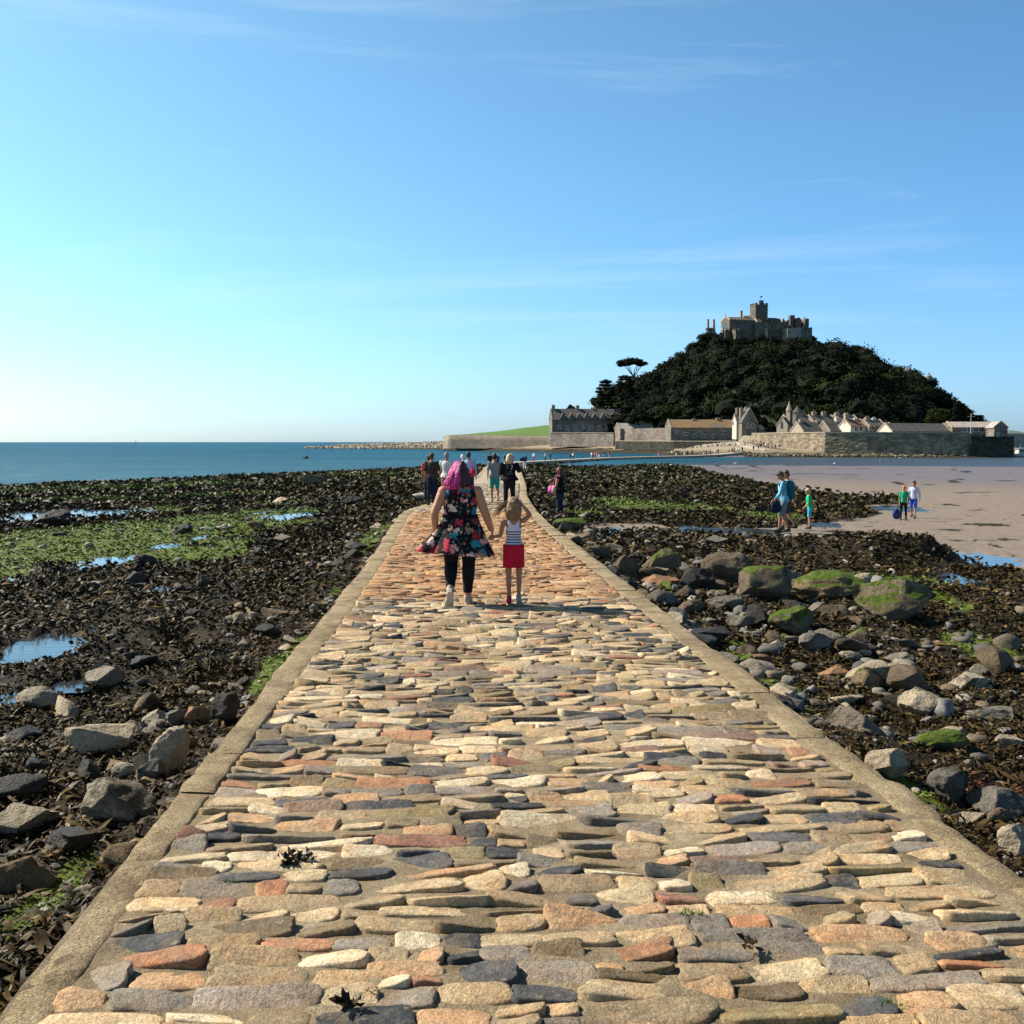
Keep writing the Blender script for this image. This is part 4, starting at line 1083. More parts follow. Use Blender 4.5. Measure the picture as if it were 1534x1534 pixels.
F = np.concatenate([b0+np.array([[2*k, 2*k+1, 2*k+3, 2*k+2]]) for k in range(ns-1)])
w = RNG.random(n)[:, None]; fc = cA*1.2*(1-w)+np.array([.085, .052, .013])*w
fc = np.where((RNG.random(n) > .9)[:, None], np.array([.15, .10, .03]), fc)
tag(mesh_np('seaweed', V, [F], M_WEED, col=np.repeat(fc, 2*ns, axis=0)), 'long wet fronds of brown wrack draped over the near foreshore', kind='stuff')
# far weed beds: coarser tufts
N = 150000
x, y, r = polar(N, 60, 340, 48)
H, sand, green, pool, d = ground(x, y)
keep = (~sand) & (H > SEA-.05) & (d > .3)
x, y, r, H, green = x[keep], y[keep], r[keep], H[keep], green[keep]
n = len(x); L = r*.0034*RNG.uniform(.6, 1.8, n)
L = np.minimum(L, .8)
w = RNG.random(n)[:, None]
cols = cA*(1-w)+cB*w
cols = np.where(((green > .2) & (RNG.random(n) < .85))[:, None], np.array([.10, .14, .018]), cols)
cols = np.where((RNG.random(n) < .35)[:, None], np.array([.055, .060, .010]), cols)
cols = np.where((RNG.random(n) > .975)[:, None], np.array([.18, .14, .09]), cols)
blades('seaweed', x, y, H+L*.1, L, L*.4, cols, M_WEED, lift=(-.1, .28), label='far beds of brown weed either side of the narrowing causeway')
# green algae lawns
x, y, r = [np.concatenate(q) for q in zip(polar(260000, 2.6, 14, 50), polar(260000, 14, 110, 60))]; N = len(x)
H, sand, green, pool, d = ground(x, y)
keep = (~sand) & (green > .22) & (pool < .6) & (d > .02)
x, y, r, H, green = x[keep], y[keep], r[keep], H[keep], green[keep]
n = len(x); L = np.maximum(.024, r*.0036)*RNG.uniform(.6, 1.6, n)
gn = fbm(x/.8, y/.8, 3, 110); w = np.clip(.5+.6*gn+.2*RNG.normal(size=n), 0, 1)[:, None]
cols = np.array([.040, .058, .007])*(1-w)+np.array([.165, .205, .022])*w
cols = np.where((RNG.random(n) > .90)[:, None], cA*1.3, cols)
blades('algae', x, y, H+L*.05, L, L*.16, cols, M_ALG, lift=(-.1, .55), label='bright green algae carpeting the rocks and pools')

# ------------------------------------------------------------ rocks
def rock_mesh(name, seed, sub=4, ang=.7, rough=.05):
    bm = bmesh.new(); bmesh.ops.create_icosphere(bm, subdivisions=sub, radius=1)
    P = np.array([v.co[:] for v in bm.verts]); g = np.random.default_rng(seed)
    P = P*(1+.22*n3(P*.9, seed)[:, None])
    for k in range(int(8+9*ang)):
        nrm = g.normal(size=3); nrm /= np.linalg.norm(nrm); dd = g.uniform(.36, .74)
        s = P@nrm-dd
        P = P-np.outer(np.maximum(s, 0)*(.98 if ang > .3 else .6), nrm)
    P = P*(1+rough*n3(P*3.1, seed+1)[:, None]+rough*.5*n3(P*7, seed+2)[:, None]+rough*.22*n3(P*15, seed+3)[:, None])
    P -= (P.max(0)+P.min(0))/2; P /= (P.max(0)-P.min(0))/2
    for v, p in zip(bm.verts, P): v.co = p
    me = bpy.data.meshes.new(name); bm.to_mesh(me); bm.free()
    me.polygons.foreach_set('use_smooth', [True]*len(me.polygons))
    return me
def rock_mat(name, c1, c2, moss=0, rough=.85):
    t = NT(name); v = t.geo(); oi = t.n('ShaderNodeObjectInfo')
    n1 = t.noise(3.2, 6, .7, v)
    col = t.ramp(n1, [(.3, c1), (.55, c2), (.75, tuple(min(1, a*1.35) for a in c2))])
    col = t.mix(1, col, t.ramp(oi.outputs['Random'], [(0, (.72, .72, .74)), (.5, (1, .97, .92)), (1, (1.2, 1.12, 1.0))]), 'MULTIPLY')
    col = t.mix(1, col, t.ramp(t.noise(38, 4, .75, v), [(.3, .6), (.5, 1), (.72, 1.35)]), 'MULTIPLY')
    stain = t.ramp(t.noise(1.7, 5, .7, v, .4), [(.56, 0), (.62, .75)])
    col = t.mix(stain, col, (.045, .035, .018, 1))
    if moss:
        g = t.n('ShaderNodeNewGeometry'); sp = t.n('ShaderNodeSeparateXYZ'); t.l(g.outputs['Normal'], sp.inputs[0])
        mk = t.math('ADD', sp.outputs[2], t.math('MULTIPLY', t.math('SUBTRACT', t.noise(4, 5, .7, v), .5), 1.6))
        mk = t.ramp(mk, [(1.02-moss, 0), (1.10-moss, 1)])
        gc = t.ramp(t.noise(14, 5, .7, v), [(.3, (.030, .050, .006)), (.7, (.13, .19, .018))])
        col = t.mix(mk, col, gc)
    h = t.math('ADD', t.noise(9, 7, .7, v), t.math('MULTIPLY', t.noise(60, 3, .7, v), .25))
    return t.fin(col, rough, t.bump(h, 1, .08), .2)
RM = {'pale': rock_mat('pale rock', (.24, .20, .14), (.42, .36, .265)), 'grey': rock_mat('grey rock', (.11, .098, .08), (.215, .195, .16)),
      'brown': rock_mat('brown rock', (.085, .062, .038), (.19, .14, .088)), 'dark': rock_mat('dark wet rock', (.022, .02, .017), (.06, .054, .044), 0, .55),
      'moss': rock_mat('mossy rock', (.085, .068, .045), (.20, .155, .10), .42), 'green': rock_mat('green coated rock', (.10, .09, .06), (.22, .19, .13), .95),
      'rust': rock_mat('rusty rock', (.17, .09, .05), (.33, .19, .11))}
PROTO = [rock_mesh('rock', 200+k, 5, [.9, .4, .6, 1.0, .25, .8][k % 6], .07) for k in range(18)]
PROTO_S = [rock_mesh('rock', 300+k, 3, [.8, .6, .5, .9][k % 4], .06) for k in range(14)]
nrock = 0
def rock(x, y, zc, sx_, sy_, sz_, mat, me=None, label=None, group=None, rz=None, tilt=.12, name='rock'):
    global nrock
    me = me or PROTO[nrock % len(PROTO)]; nrock += 1
    o = bpy.data.objects.new(name, me); COL.objects.link(o)
    if not me.materials: me.materials.append(RM['grey'])
    o.material_slots[0].link = 'OBJECT'; o.material_slots[0].material = RM[mat]
    o.location = (x, y, zc); o.scale = (sx_, sy_, sz_)
    g = random.Random(nrock*7)
    o.rotation_euler = (g.uniform(-tilt, tilt), g.uniform(-tilt, tilt), (g.choice([0, PI])+g.uniform(-.35, .35)) if rz is None else rz)
    return tag(o, label, 'rock', group)
# px of the base centre, width, visible height, material, label
BIG = [
 (80, 789, 60, 27, 'dark', 'dark rounded boulder alone at the pool edge left of the bright green algae'),
 (155, 1158, 96, 62, 'pale', 'large pale grey boulder with a rounded top among brown weed left of the causeway'),
 (200, 1108, 60, 34, 'grey', 'grey angular boulder touching the back of the large pale boulder'),
 (232, 1095, 42, 32, 'pale', 'squat pale rock behind the round brown rock left of the causeway'),
 (255, 1190, 62, 78, 'pale', 'long pale slab leaning upright against the left kerb'),
 (222, 1205, 48, 48, 'grey', 'smooth grey rock at the foot of the leaning slab'),
 (178, 1272, 116, 80, 'pale', 'big pale wedge shaped boulder beside the left kerb in the foreground'),
 (36, 1270, 100, 66, 'pale', 'flat topped pale rock slab at the left frame edge above the foreground boulder'),
 (32, 1362, 112, 86, 'brown', 'large brown boulder at the left frame edge in the foreground'),
 (136, 1190, 52, 36, 'dark', 'small black angular rock between the pale boulder and the wedge shaped boulder'),
 (185, 1186, 34, 26, 'pale', 'small egg shaped pale rock beside the black angular rock'),
 (300, 1108, 42, 34, 'rust', 'rounded reddish brown rock near the left kerb'),
 (337, 1116, 42, 54, 'dark', 'dark pointed rock standing against the left kerb'),
 (266, 1108, 32, 30, 'grey', 'dark grey cobble shaped rock left of the reddish brown rock'),
 (285, 1150, 24, 22, 'rust', 'small reddish rock wedged behind the leaning slab'),
 (158, 1028, 60, 42, 'pale', 'pale tilted slab standing out of brown weed in the left middle distance'),
 (55, 1052, 62, 34, 'pale', 'pale topped rock beside the left tide pool'),
 (358, 935, 20, 16, 'pale', 'left of the two small blocky pale rocks standing side by side in weed'),
 (379, 936, 22, 17, 'pale', 'right of the two small blocky pale rocks standing side by side in weed'),
 (410, 945, 40, 16, 'brown', 'flat brown rock right of the two blocky pale rocks'),
 (232, 956, 36, 17, 'pale', 'pale low rock under a weed draped hump in the left middle distance'),
 (208, 875, 34, 20, 'dark', 'dark rounded rock beside the slim tide pool on the left'),
 (219, 851, 34, 20, 'dark', 'dark square rock at the end of the long tide pool'),
 (272, 803, 30, 17, 'dark', 'dark pointed rock on the edge of the algae lawn'),
 (304, 878, 20, 22, 'brown', 'upright brown rock half sunk in weed'),
 (425, 817, 32, 14, 'pale', 'pale humped rock in weed midway to the left shore'),
 (533, 829, 34, 16, 'dark', 'upper of the two dark rocks against the left kerb'),
 (528, 843, 32, 15, 'dark', 'lower of the two dark rocks against the left kerb'),
 (238, 726, 22, 9, 'dark', 'dark rock on the left water line'),
 (260, 726, 18, 7, 'dark', 'smaller dark rock beside the one on the left water line'),
 (470, 727, 40, 12, 'brown', 'broad brown rock above the weed near the left water line'),
 (527, 758, 30, 14, 'dark', 'dark boulder in weed near the bend of the left kerb'),
 (480, 745, 14, 8, 'pale', 'small pale rock near the broad brown rock'),
 (422, 755, 30, 8, 'pale', 'flat pale slab lying in far weed on the left'),
 (122, 952, 32, 14, 'brown', 'low brown rock beyond the left tide pool'),
 (285, 940, 20, 12, 'pale', 'small light rock left of the paired blocky rocks'),
 (458, 697, 9, 3.5, 'dark', 'small dark rock standing alone in the sea'),
 (853, 799, 48, 20, 'moss', 'moss topped slab beside the right kerb where the woman with the pink bag stands'),
 (845, 806, 26, 20, 'brown', 'brown rock under the moss topped slab'),
 (877, 824, 40, 20, 'brown', 'rounded brown rock by the right kerb beyond the mossy slab'),
 (897, 843, 44, 22, 'brown', 'dull brown rock touching the right kerb in the middle distance'),
 (944, 878, 52, 38, 'brown', 'large smooth brown boulder against the right kerb'),
 (988, 856, 66, 40, 'moss', 'peaked grey boulder with green algae on its right side'),
 (988, 870, 34, 18, 'pale', 'bluish pale block between two brown boulders'),
 (988, 890, 60, 24, 'rust', 'low wide reddish brown boulder in the right hand rocks'),
 (1003, 902, 40, 18, 'green', 'small green coated rock near the right kerb'),
 (1090, 884, 78, 50, 'brown', 'large square brown boulder with a green patch on top'),
 (1045, 897, 52, 38, 'dark', 'dark faceted rock left of the mossy boulder'),
 (1148, 912, 80, 56, 'moss', 'tall dark boulder with a green sloping crest'),
 (1193, 950, 80, 46, 'green', 'flat boulder entirely coated in bright green algae'),
 (1243, 908, 120, 52, 'moss', 'long dark ledge of rock with algae along its top'),
 (1342, 936, 112, 72, 'moss', 'largest brown boulder with weed hanging down its middle and green shoulders'),
 (1035, 928, 50, 24, 'brown', 'brown angular rock near the right kerb'),
 (1085, 925, 54, 24, 'grey', 'grey rock in front of the dark faceted rock'),
 (1110, 942, 46, 22, 'grey', 'grey humped rock left of the green flat boulder'),
 (1062, 975, 60, 24, 'dark', 'dark low rock touching the right kerb'),
 (1165, 970, 30, 16, 'pale', 'small pale rock under the green flat boulder'),
 (1220, 975, 52, 32, 'grey', 'grey wedge rock right of the green flat boulder'),
 (1288, 892, 34, 22, 'pale', 'pale block in front of the mossy ledge'),
 (1248, 1012, 44, 26, 'rust', 'orange brown rock beside the pale lichen slab'),
 (1300, 1016, 80, 34, 'pale', 'pale grey slab with lichen in the right foreground rocks'),
 (1168, 1000, 22, 16, 'grey', 'small round grey rock right of the green strip by the kerb'),
 (1382, 1064, 74, 50, 'pale', 'pale tan boulder in brown weed on the right'),
 (1286, 1104, 92, 40, 'grey', 'long flat topped grey slab right of the kerb'),
 (1408, 1120, 84, 42, 'green', 'rounded tan rock with a green saddle'),
 (1430, 1092, 40, 22, 'pale', 'small pale lump behind the rock with a green saddle'),
 (1510, 1110, 44, 20, 'pale', 'smooth pale oval rock near the right frame edge'),
 (1425, 1200, 68, 62, 'grey', 'large grey fractured boulder in the right foreground'),
 (1497, 1216, 92, 60, 'grey', 'grey angular boulder at the right frame edge'),
 (1446, 1236, 60, 36, 'pale', 'pale jagged rock in front of the fractured grey boulder'),
 (1496, 1240, 44, 34, 'brown', 'brown and white wedge rock under the angular boulder'),
 (1524, 1292, 62, 52, 'pale', 'mottled pale rock at the right frame edge beside the near kerb'),
 (1326, 1180, 66, 50, 'pale', 'tan rock butted against the step in the right kerb'),
 (1490, 1078, 56, 30, 'grey', 'grey lump right of the rock with a green saddle'),
 (1450, 1022, 70, 24, 'pale', 'low pale ledge in weed at the right'),
 (1350, 988, 56, 26, 'grey', 'grey mottled rock in front of the largest brown boulder'),
 (1276, 985, 44, 20, 'pale', 'small pale brown rock left of the grey mottled rock'),
 (1405, 780, 0, 0, '', ''),
 (1185, 878, 46, 22, 'grey', 'grey rock between the tall dark boulder and the long ledge'),
 (1010, 812, 34, 16, 'brown', 'brown rock at the edge of the wet sand channel'),
 (1075, 818, 40, 16, 'grey', 'grey flat rock in the weed near the sand channel'),
]
bx = []; 
for (px, py, w, h, m, lab) in BIG:
    if w == 0: continue
    X, Y, Z = B(px, py)
    sc_ = Y/FPX
    hh = h*sc_
    # part of the visible height is the top face seen from above
    dep = math.atan2(CAMZ-Z, Y)
    wx = w*sc_/2*1.06; wy = wx*.72
    sz = max(.55*wx*.6, (hh - 2*wy*math.sin(dep))/2/math.cos(dep)*1.25) if h > 0 else wx
    sz = min(max(sz*1.12, wx*.42), wx*1.35)
    Yc = Y+wy*.8; Xc = X*(Yc/Y)
    zg = float(ground(Xc, Yc)[0][0])
    if px == 458: zg = SEA
    bx.append((Xc, Yc, wx))
    rock(Xc, Yc, zg+sz*.62, wx, wy, sz, m, label=lab)
BXA = np.array(bx)
# the stony belt: smaller rocks, individually placed along both kerbs and through the weed
def scatter(n, fx, grp, labf, smin, smax, mats, me=PROTO_S, maxr=45):
    made = 0; tries = 0
    while made < n and tries < n*30:
        tries += 1
        x, y = fx()
        if np.min((BXA[:, 0]-x)**2+(BXA[:, 1]-y)**2-(BXA[:, 2]*1.15)**2) < 0: continue
        H, s, g, p, d = ground(x, y)
        if s[0] or d[0] < .12 or p[0] > .5: continue
        r = math.hypot(x, y)
        sz = random.uniform(smin, smax)*(1 if random.random() < .8 else 1.5)
        m = random.choice(mats)
        rock(x, y, float(H[0])+sz*.28, sz, sz*random.uniform(.6, .95), sz*random.uniform(.38, .75), m, me[made % len(me)], labf(m), grp, rz=random.uniform(0, 6.3), tilt=.25)
        made += 1
def rs(lo, hi, y0, y1, side):
    def f():
        y = math.exp(random.uniform(math.log(y0), math.log(y1)))
        o = lo+(hi-lo)*random.random()**1.6
        return ((float(XR(y))+o) if side > 0 else (float(XL(y))-o)), y
    return f
WD = {'pale': 'pale', 'grey': 'grey', 'brown': 'brown', 'dark': 'black', 'rust': 'reddish', 'moss': 'mossy', 'green': 'green'}
lf = lambda where: (lambda m: 'small %s rock %s' % (WD[m], where))
scatter(46, rs(.15, 1.1, 5, 13, -1), 'small rocks banked against the left kerb', lf('banked against the left kerb of the causeway'), .05, .12, ['pale', 'grey', 'grey', 'brown', 'pale', 'dark'])
scatter(34, rs(.5, 9, 5, 40, -1), 'small rocks in the weed on the left', lf('lying in seaweed on the left of the causeway'), .08, .20, ['pale', 'brown', 'dark', 'grey', 'dark'])
scatter(95, rs(.2, 3.6, 9.5, 26, 1), 'rocks of the stony bank on the right', lf('in the stony bank right of the causeway'), .10, .22, ['pale', 'grey', 'brown', 'brown', 'grey', 'brown', 'moss', 'dark', 'dark'])
scatter(40, rs(.3, 6, 5, 14, 1), 'small rocks in the weed on the right', lf('lying in weed right of the near causeway'), .06, .16, ['pale', 'pale', 'grey', 'brown', 'rust', 'dark'])
# countless pebbles and stones as one mass
def pebbles(n, r0, r1, size, bank=False):
    x, y, r = polar(n, r0, r1)
    if bank: y = np.exp(RNG.uniform(math.log(8.5), math.log(30), n)); x = XR(y)+.1+4.2*RNG.random(n)**1.5; r = np.hypot(x, y)
    H, sand, green, pool, d = ground(x, y)
    dens = np.ones(n) if bank else np.clip(.12+.5*fbm(x/1.5, y/1.5, 3, 140)+.75*np.exp(-np.maximum(d, 0)/.9)*(x < 0)+.55*np.exp(-np.maximum(d, 0)/2.8)*(x > 0)-.12*(r > 30), .02, 1)
    k = (~sand) & (pool < .3) & (d > .05) & (RNG.random(n) < dens)
    x, y, r, H = x[k], y[k], r[k], H[k]; n = len(x)
    bm = bmesh.new(); bmesh.ops.create_icosphere(bm, subdivisions=2, radius=1)
    P0 = np.array([v.co[:] for v in bm.verts]); T0 = np.array([[v.index for v in f.verts] for f in bm.faces]); bm.free()
    Vs = []; Fs = []; Cs = []; m = len(P0)
    var = []
    for q in range(12):
        P = P0*(1+.3*n3(P0*1.1, 500+q)[:, None])
        for j in range(6):
            nr = RNG.normal(size=3); nr /= np.linalg.norm(nr); P = P-np.outer(np.maximum(P@nr-RNG.uniform(.38, .72), 0)*.96, nr)
        var.append(P)
    var = np.array(var)
    pal = np.array([(.34, .30, .23), (.25, .235, .21), (.17, .155, .135), (.22, .17, .11), (.10, .09, .075), (.40, .35, .26), (.19, .135, .085)])
    s = size(r)*np.exp(RNG.normal(size=n)*.35)
    A = RNG.uniform(0, 2*PI, n); ca, sa = np.cos(A)[:, None], np.sin(A)[:, None]
    P = var[RNG.integers(0, 12, n)]*np.stack([s, s*RNG.uniform(.6, 1, n), s*RNG.uniform(.35, .7, n)], 1)[:, None, :]
    X = P[..., 0]*ca-P[..., 1]*sa+x[:, None]; Y = P[..., 0]*sa+P[..., 1]*ca+y[:, None]; Z = P[..., 2]+(H+s*.15)[:, None]
    V = np.stack([X, Y, Z], 2).reshape(-1, 3)
    F = (T0[None]+(np.arange(n)*m)[:, None, None]).reshape(-1, 3)
    C = np.repeat(pal[RNG.integers(0, 7, n)]*RNG.uniform(.7, 1.2, (n, 1))*(.62 if bank else .85), m, axis=0)
    return V, F, C
t = NT('pebbles'); at = t.n('ShaderNodeVertexColor', layer_name='Col'); v = t.geo()
col = t.mix(1, at.outputs[0], t.ramp(t.noise(30, 5, .7, v), [(.3, .6), (.7, 1.35)]), 'MULTIPLY')
M_PEB = t.fin(col, .8, t.bump(t.noise(40, 4, .7, v), .5, .02), .35)
for (n, r0, r1, f, lab) in ((14000, 3.2, 34, lambda r: np.maximum(.022, r*.0044), 'loose pebbles and stones scattered through the weed near the causeway'),
                            (6500, 34, 230, lambda r: np.minimum(r*.0034, .45), 'stones dotting the far weed beds'),
                            (900, 8, 30, lambda r: .05+.06*RNG.random(len(r)), 'fist sized stones packed into the bank right of the causeway')):
    V, F, C = pebbles(n, r0, r1, f, 'bank' in lab)
    tag(mesh_np('pebbles', V, [F], M_PEB, col=C), lab, kind='stuff')
# scraps of weed washed on to the cobbles
def scrap(px, py, n, rad, lab):
    x, y = plane_pt(px, py); z = -SLOPE*y+.02
    a = RNG.uniform(0, 2*PI, n); q = np.sqrt(RNG.random(n))*rad
    xs = x+q*np.cos(a)*1.6; ys = y+q*np.sin(a); L = RNG.uniform(.02, .055, n)
    w_ = RNG.random(n)[:, None]
    o = blades('seaweed_scrap', xs, ys, z+RNG.uniform(0, .02, n), L, L*.25, cA*(1-w_)+cB*w_*.6, M_WEED, kind='thing', label=lab)
    o['category'] = 'seaweed scrap'
scrap(443, 1298, 60, .045, 'glossy black scrap of seaweed on the cobbles near the left kerb')
scrap(524, 1516, 26, .018, 'small black scrap of seaweed on the nearest cobbles at the bottom of the photo')
scrap(1125, 1428, 12, .016, 'thin brown scrap of seaweed on a tan cobble at the lower right')
def tuft(px, py, n, rad, lab):
    x, y = plane_pt(px, py); z = -SLOPE*y+.004
    a = RNG.uniform(0, 2*PI, n); q = np.sqrt(RNG.random(n))*rad
    L = RNG.uniform(.015, .04, n); w_ = RNG.random(n)[:, None]
    o = blades('grass_tuft', x+q*np.cos(a)*2, y+q*np.sin(a)*.6, np.full(n, z), L, L*.06, np.array([.05, .10, .015])*(1-w_)+np.array([.14, .22, .04])*w_, M_ALG, lift=(.3, 1.4), kind='thing', label=lab)
    o['category'] = 'grass tuft'
tuft(1037, 1375, 90, .035, 'small green grass tuft between cobbles at lower right of centre')
tuft(342, 1328, 40, .02, 'tiny grass tuft in the mortar left of centre')
tuft(553, 1492, 40, .02, 'tiny grass tuft beside the large reddish cobble')
tuft(1335, 1512, 40, .02, 'tiny grass tuft at the lower right corner cobbles')
# ------------------------------------------------------------ the island
def wx(px, D): return at_y(px, 662, D)[0]
def wz(py, D, px=1100): return at_y(px, py, D)[2]
RAMP = [(1166, 338, -.75), (1150, 344, -.25), (1138, 352, .3), (1128, 362, .9), (1120, 376, 1.5), (1116, 392, 1.8)]
OUT = [(455, 765), (560, 700), (650, 640), (720, 540), (800, 496), (880, 462), (940, 438), (1000, 402), (1060, 362), (1100, 335), (1140, 320), (1200, 318), (1300, 317), (1400, 316), (1455, 315), (1520, 315), (1522, 345), (1500, 360), (1520, 480), (1500, 820), (900, 870), (455, 800)]
OUTW = np.array([(wx(p, D), D) for p, D in OUT])
def poly_sd(x, y, P):
    best = np.full(x.shape, 1e9); n = len(P)
    for i in range(n):
        a, b = P[i], P[(i+1) % n]; dx, dy = b-a
        t = np.clip(((x-a[0])*dx+(y-a[1])*dy)/(dx*dx+dy*dy), 0, 1)
        best = np.minimum(best, np.hypot(x-a[0]-t*dx, y-a[1]-t*dy))
    return np.where(in_poly(x, y, P), best, -best)
PLAT_A = np.array([(wx(p, D), D) for p, D in [(1130, 380), (1186, 357), (1240, 341), (1300, 334), (1380, 330), (1452, 328), (1452, 420), (1250, 440), (1110, 440), (1112, 392)]])
PLAT_B = np.array([(wx(p, D), D) for p, D in [(922, 486), (925, 466), (1005, 452), (1010, 436), (1108, 424), (1110, 440), (1120, 470), (930, 540)]])
def shoreH(x, y):
    s = poly_sd(x, y, OUTW)+2.5*n2(x/18, y/18, 200)+1.0*n2(x/5, y/5, 201)
    z = SEA + np.clip(s*.10, -1.5, 3.4)+.25*n2(x/4, y/4, 202)+np.clip((s-60)*.06, 0, 3)
    for i in range(len(RAMP)-1):
        (p0, D0, z0), (p1, D1, z1) = RAMP[i], RAMP[i+1]; a = np.array([wx(p0, D0), D0]); b = np.array([wx(p1, D1), D1]); dx, dy = b-a
        t_ = np.clip(((x-a[0])*dx+(y-a[1])*dy)/(dx*dx+dy*dy), 0, 1); dd = np.hypot(x-a[0]-t_*dx, y-a[1]-t_*dy)
        z = np.where(dd < 30, np.maximum(z, z0+(z1-z0)*t_-.25-.14*np.maximum(dd-4, 0)), z)
    z = np.where(in_poly(x, y, PLAT_A), 4.0, z); z = np.where(in_poly(x, y, PLAT_B), np.maximum(z, 2.0), z)
    return z
t = NT('island shore'); v = t.geo(); sp = t.n('ShaderNodeSeparateXYZ'); t.l(v, sp.inputs[0])
zz = t.math('ADD', t.math('MULTIPLY', t.math('ADD', sp.outputs[2], 2.9), .25), t.math('MULTIPLY', t.math('SUBTRACT', t.noise(.25, 5, .7, v), .5), .5))
col = t.ramp(zz, [(.16, (.035, .03, .015)), (.28, (.08, .065, .03)), (.38, (.25, .20, .13)), (.6, (.34, .28, .19)), (1, (.30, .25, .175))])
col = t.mix(1, col, t.ramp(t.noise(1.2, 5, .75, v), [(.3, .55), (.7, 1.35)]), 'MULTIPLY')
M_SHORE = t.fin(col, .9, t.bump(t.noise(1.5, 5, .7, v), 1, .5), .2)
gx, gy = np.meshgrid(np.linspace(-160, 250, 200), np.linspace(306, 800, 230))
gz = shoreH(gx.ravel(), gy.ravel()).reshape(gx.shape)
i = (np.arange(gx.shape[0]-1)[:, None]*gx.shape[1]+np.arange(gx.shape[1]-1)[None]).ravel(); nn_ = gx.shape[1]
tag(mesh_np('shore', np.stack([gx.ravel(), gy.ravel(), gz.ravel()], 1), [np.stack([i, i+1, i+nn_+1, i+nn_], 1)], M_SHORE), 'rocky shore of the island with a pale sandy top and a dark weed band at the water', kind='structure')
def shz(x, y): return float(shoreH(np.array([x]), np.array([y]))[0])
# ramp up to the village gate
rv = []
for p, D, z in RAMP:
    x = wx(p, D); rv += [(x-6.5, D-3, z-1.6), (x-4.5, D-1, z), (x+3.2, D+1.2, z), (x+3.4, D+1.2, z-1.6)]
i = (np.arange(len(RAMP)-1)[:, None]*4+np.arange(3)[None]).ravel()
tag(mesh_np('path', np.array(rv), [np.stack([i, i+1, i+5, i+4], 1)], M_FARP), 'pale ramp rising from the causeway to the village gate', kind='structure')

# hill
YC = 585.
SIL = [(850, 640), (878, 634), (893, 616), (897, 600), (908, 592), (925, 586), (945, 580), (965, 572), (985, 558), (1005, 549), (1025, 536), (1038, 520), (1050, 512), (1070, 510), (1140, 509), (1212, 513), (1222, 521), (1240, 525), (1262, 532), (1290, 540), (1305, 549), (1330, 558), (1360, 567), (1385, 576), (1400, 584), (1411, 594), (1426, 606), (1444, 618), (1458, 628), (1475, 634), (1500, 645)]
SX = np.array([wx(p, YC) for p, q in SIL]); SZ = np.array([wz(q, YC) for p, q in SIL])
def hillH(x, y):
    xc_ = wx(1150, YC); x = np.where((y < YC) & (x > xc_), xc_+(x-xc_)*(1+(YC-y)/125.*.80), x)
    zr = np.interp(x, SX, SZ, left=-4, right=-4)
    u = (x-wx(1150, YC))/118.
    dp = 40+118*np.sqrt(np.clip(1-u*u, .02, 1))
    q = np.clip((YC-y)/dp, -1.3, 1)
    f = np.where(q > 0, np.cos(PI/2*np.clip(q, 0, 1))**.85, np.cos(PI/2*np.clip(-q*.8, 0, 1)))
    top = np.clip(1-np.abs(q)*3, 0, 1)
    return -4+(zr+4)*f-2.5*(1-top)+1.5*n2(x/14, y/14, 210)*(1-top)
gx, gy = np.meshgrid(np.linspace(wx(845, YC), wx(1505, YC), 130), np.linspace(430, 740, 110))
gz = hillH(gx, gy); i = (np.arange(gx.shape[0]-1)[:, None]*gx.shape[1]+np.arange(gx.shape[1]-1)[None]).ravel(); nn_ = gx.shape[1]
M_HILL = plain('hill soil and scrub', (.03, .035, .015, 1), .95, .5, .15, .8, 1.5, obj=False)
tag(mesh_np('hill', np.stack([gx.ravel(), gy.ravel(), gz.ravel()], 1), [np.stack([i, i+1, i+nn_+1, i+nn_], 1)], M_HILL), 'steep wooded hill that carries the castle', kind='structure')

# foliage: clumps of leaf sized faces
t = NT('foliage'); at = t.n('ShaderNodeVertexColor', layer_name='Col')
M_LEAF = t.fin(at.outputs[0], .85, None, .1)
def leaves(cx, cy, cz, rx, ry, rz, n, s, c0, c1, g):
    """leaf faces through the shell of an uneven ellipsoid; returns V, C"""
    u = g.normal(size=(n, 3)); u /= np.linalg.norm(u, axis=1)[:, None]; u[:, 2] = np.where(u[:, 2] < -.35, -u[:, 2], u[:, 2])
    ph = g.uniform(0, 9)
    k = 1+.38*n3(u*1.9+ph, 3)
    r = (.72+.3*g.random(n)**.6)*k
    P = u*r[:, None]*np.array([rx, ry, rz])+np.array([cx, cy, cz])
    nrm = u+g.normal(size=(n, 3))*.7; nrm /= np.linalg.norm(nrm, axis=1)[:, None]
    a = np.cross(nrm, g.normal(size=(n, 3))); a /= np.linalg.norm(a, axis=1)[:, None]; b = np.cross(nrm, a)
    S = (s*g.uniform(.5, 1.35, n))[:, None]
    V = np.stack([P-a*S, P-b*S*.7, P+a*S, P+b*S*.7], 1).reshape(-1, 3)
    w = np.clip(g.normal(.45, .3, n)+.5*n3(u*2.5+ph, 5), 0, 1)[:, None]
    C = np.repeat(np.array(c0)*(1-w)+np.array(c1)*w, 4, axis=0)
    return V, C
_bm = bmesh.new(); bmesh.ops.create_icosphere(_bm, subdivisions=2, radius=1)
ICO = np.array([v.co[:] for v in _bm.verts]); ICOF = np.array([[v.index for v in f.verts] for f in _bm.faces]); _bm.free()
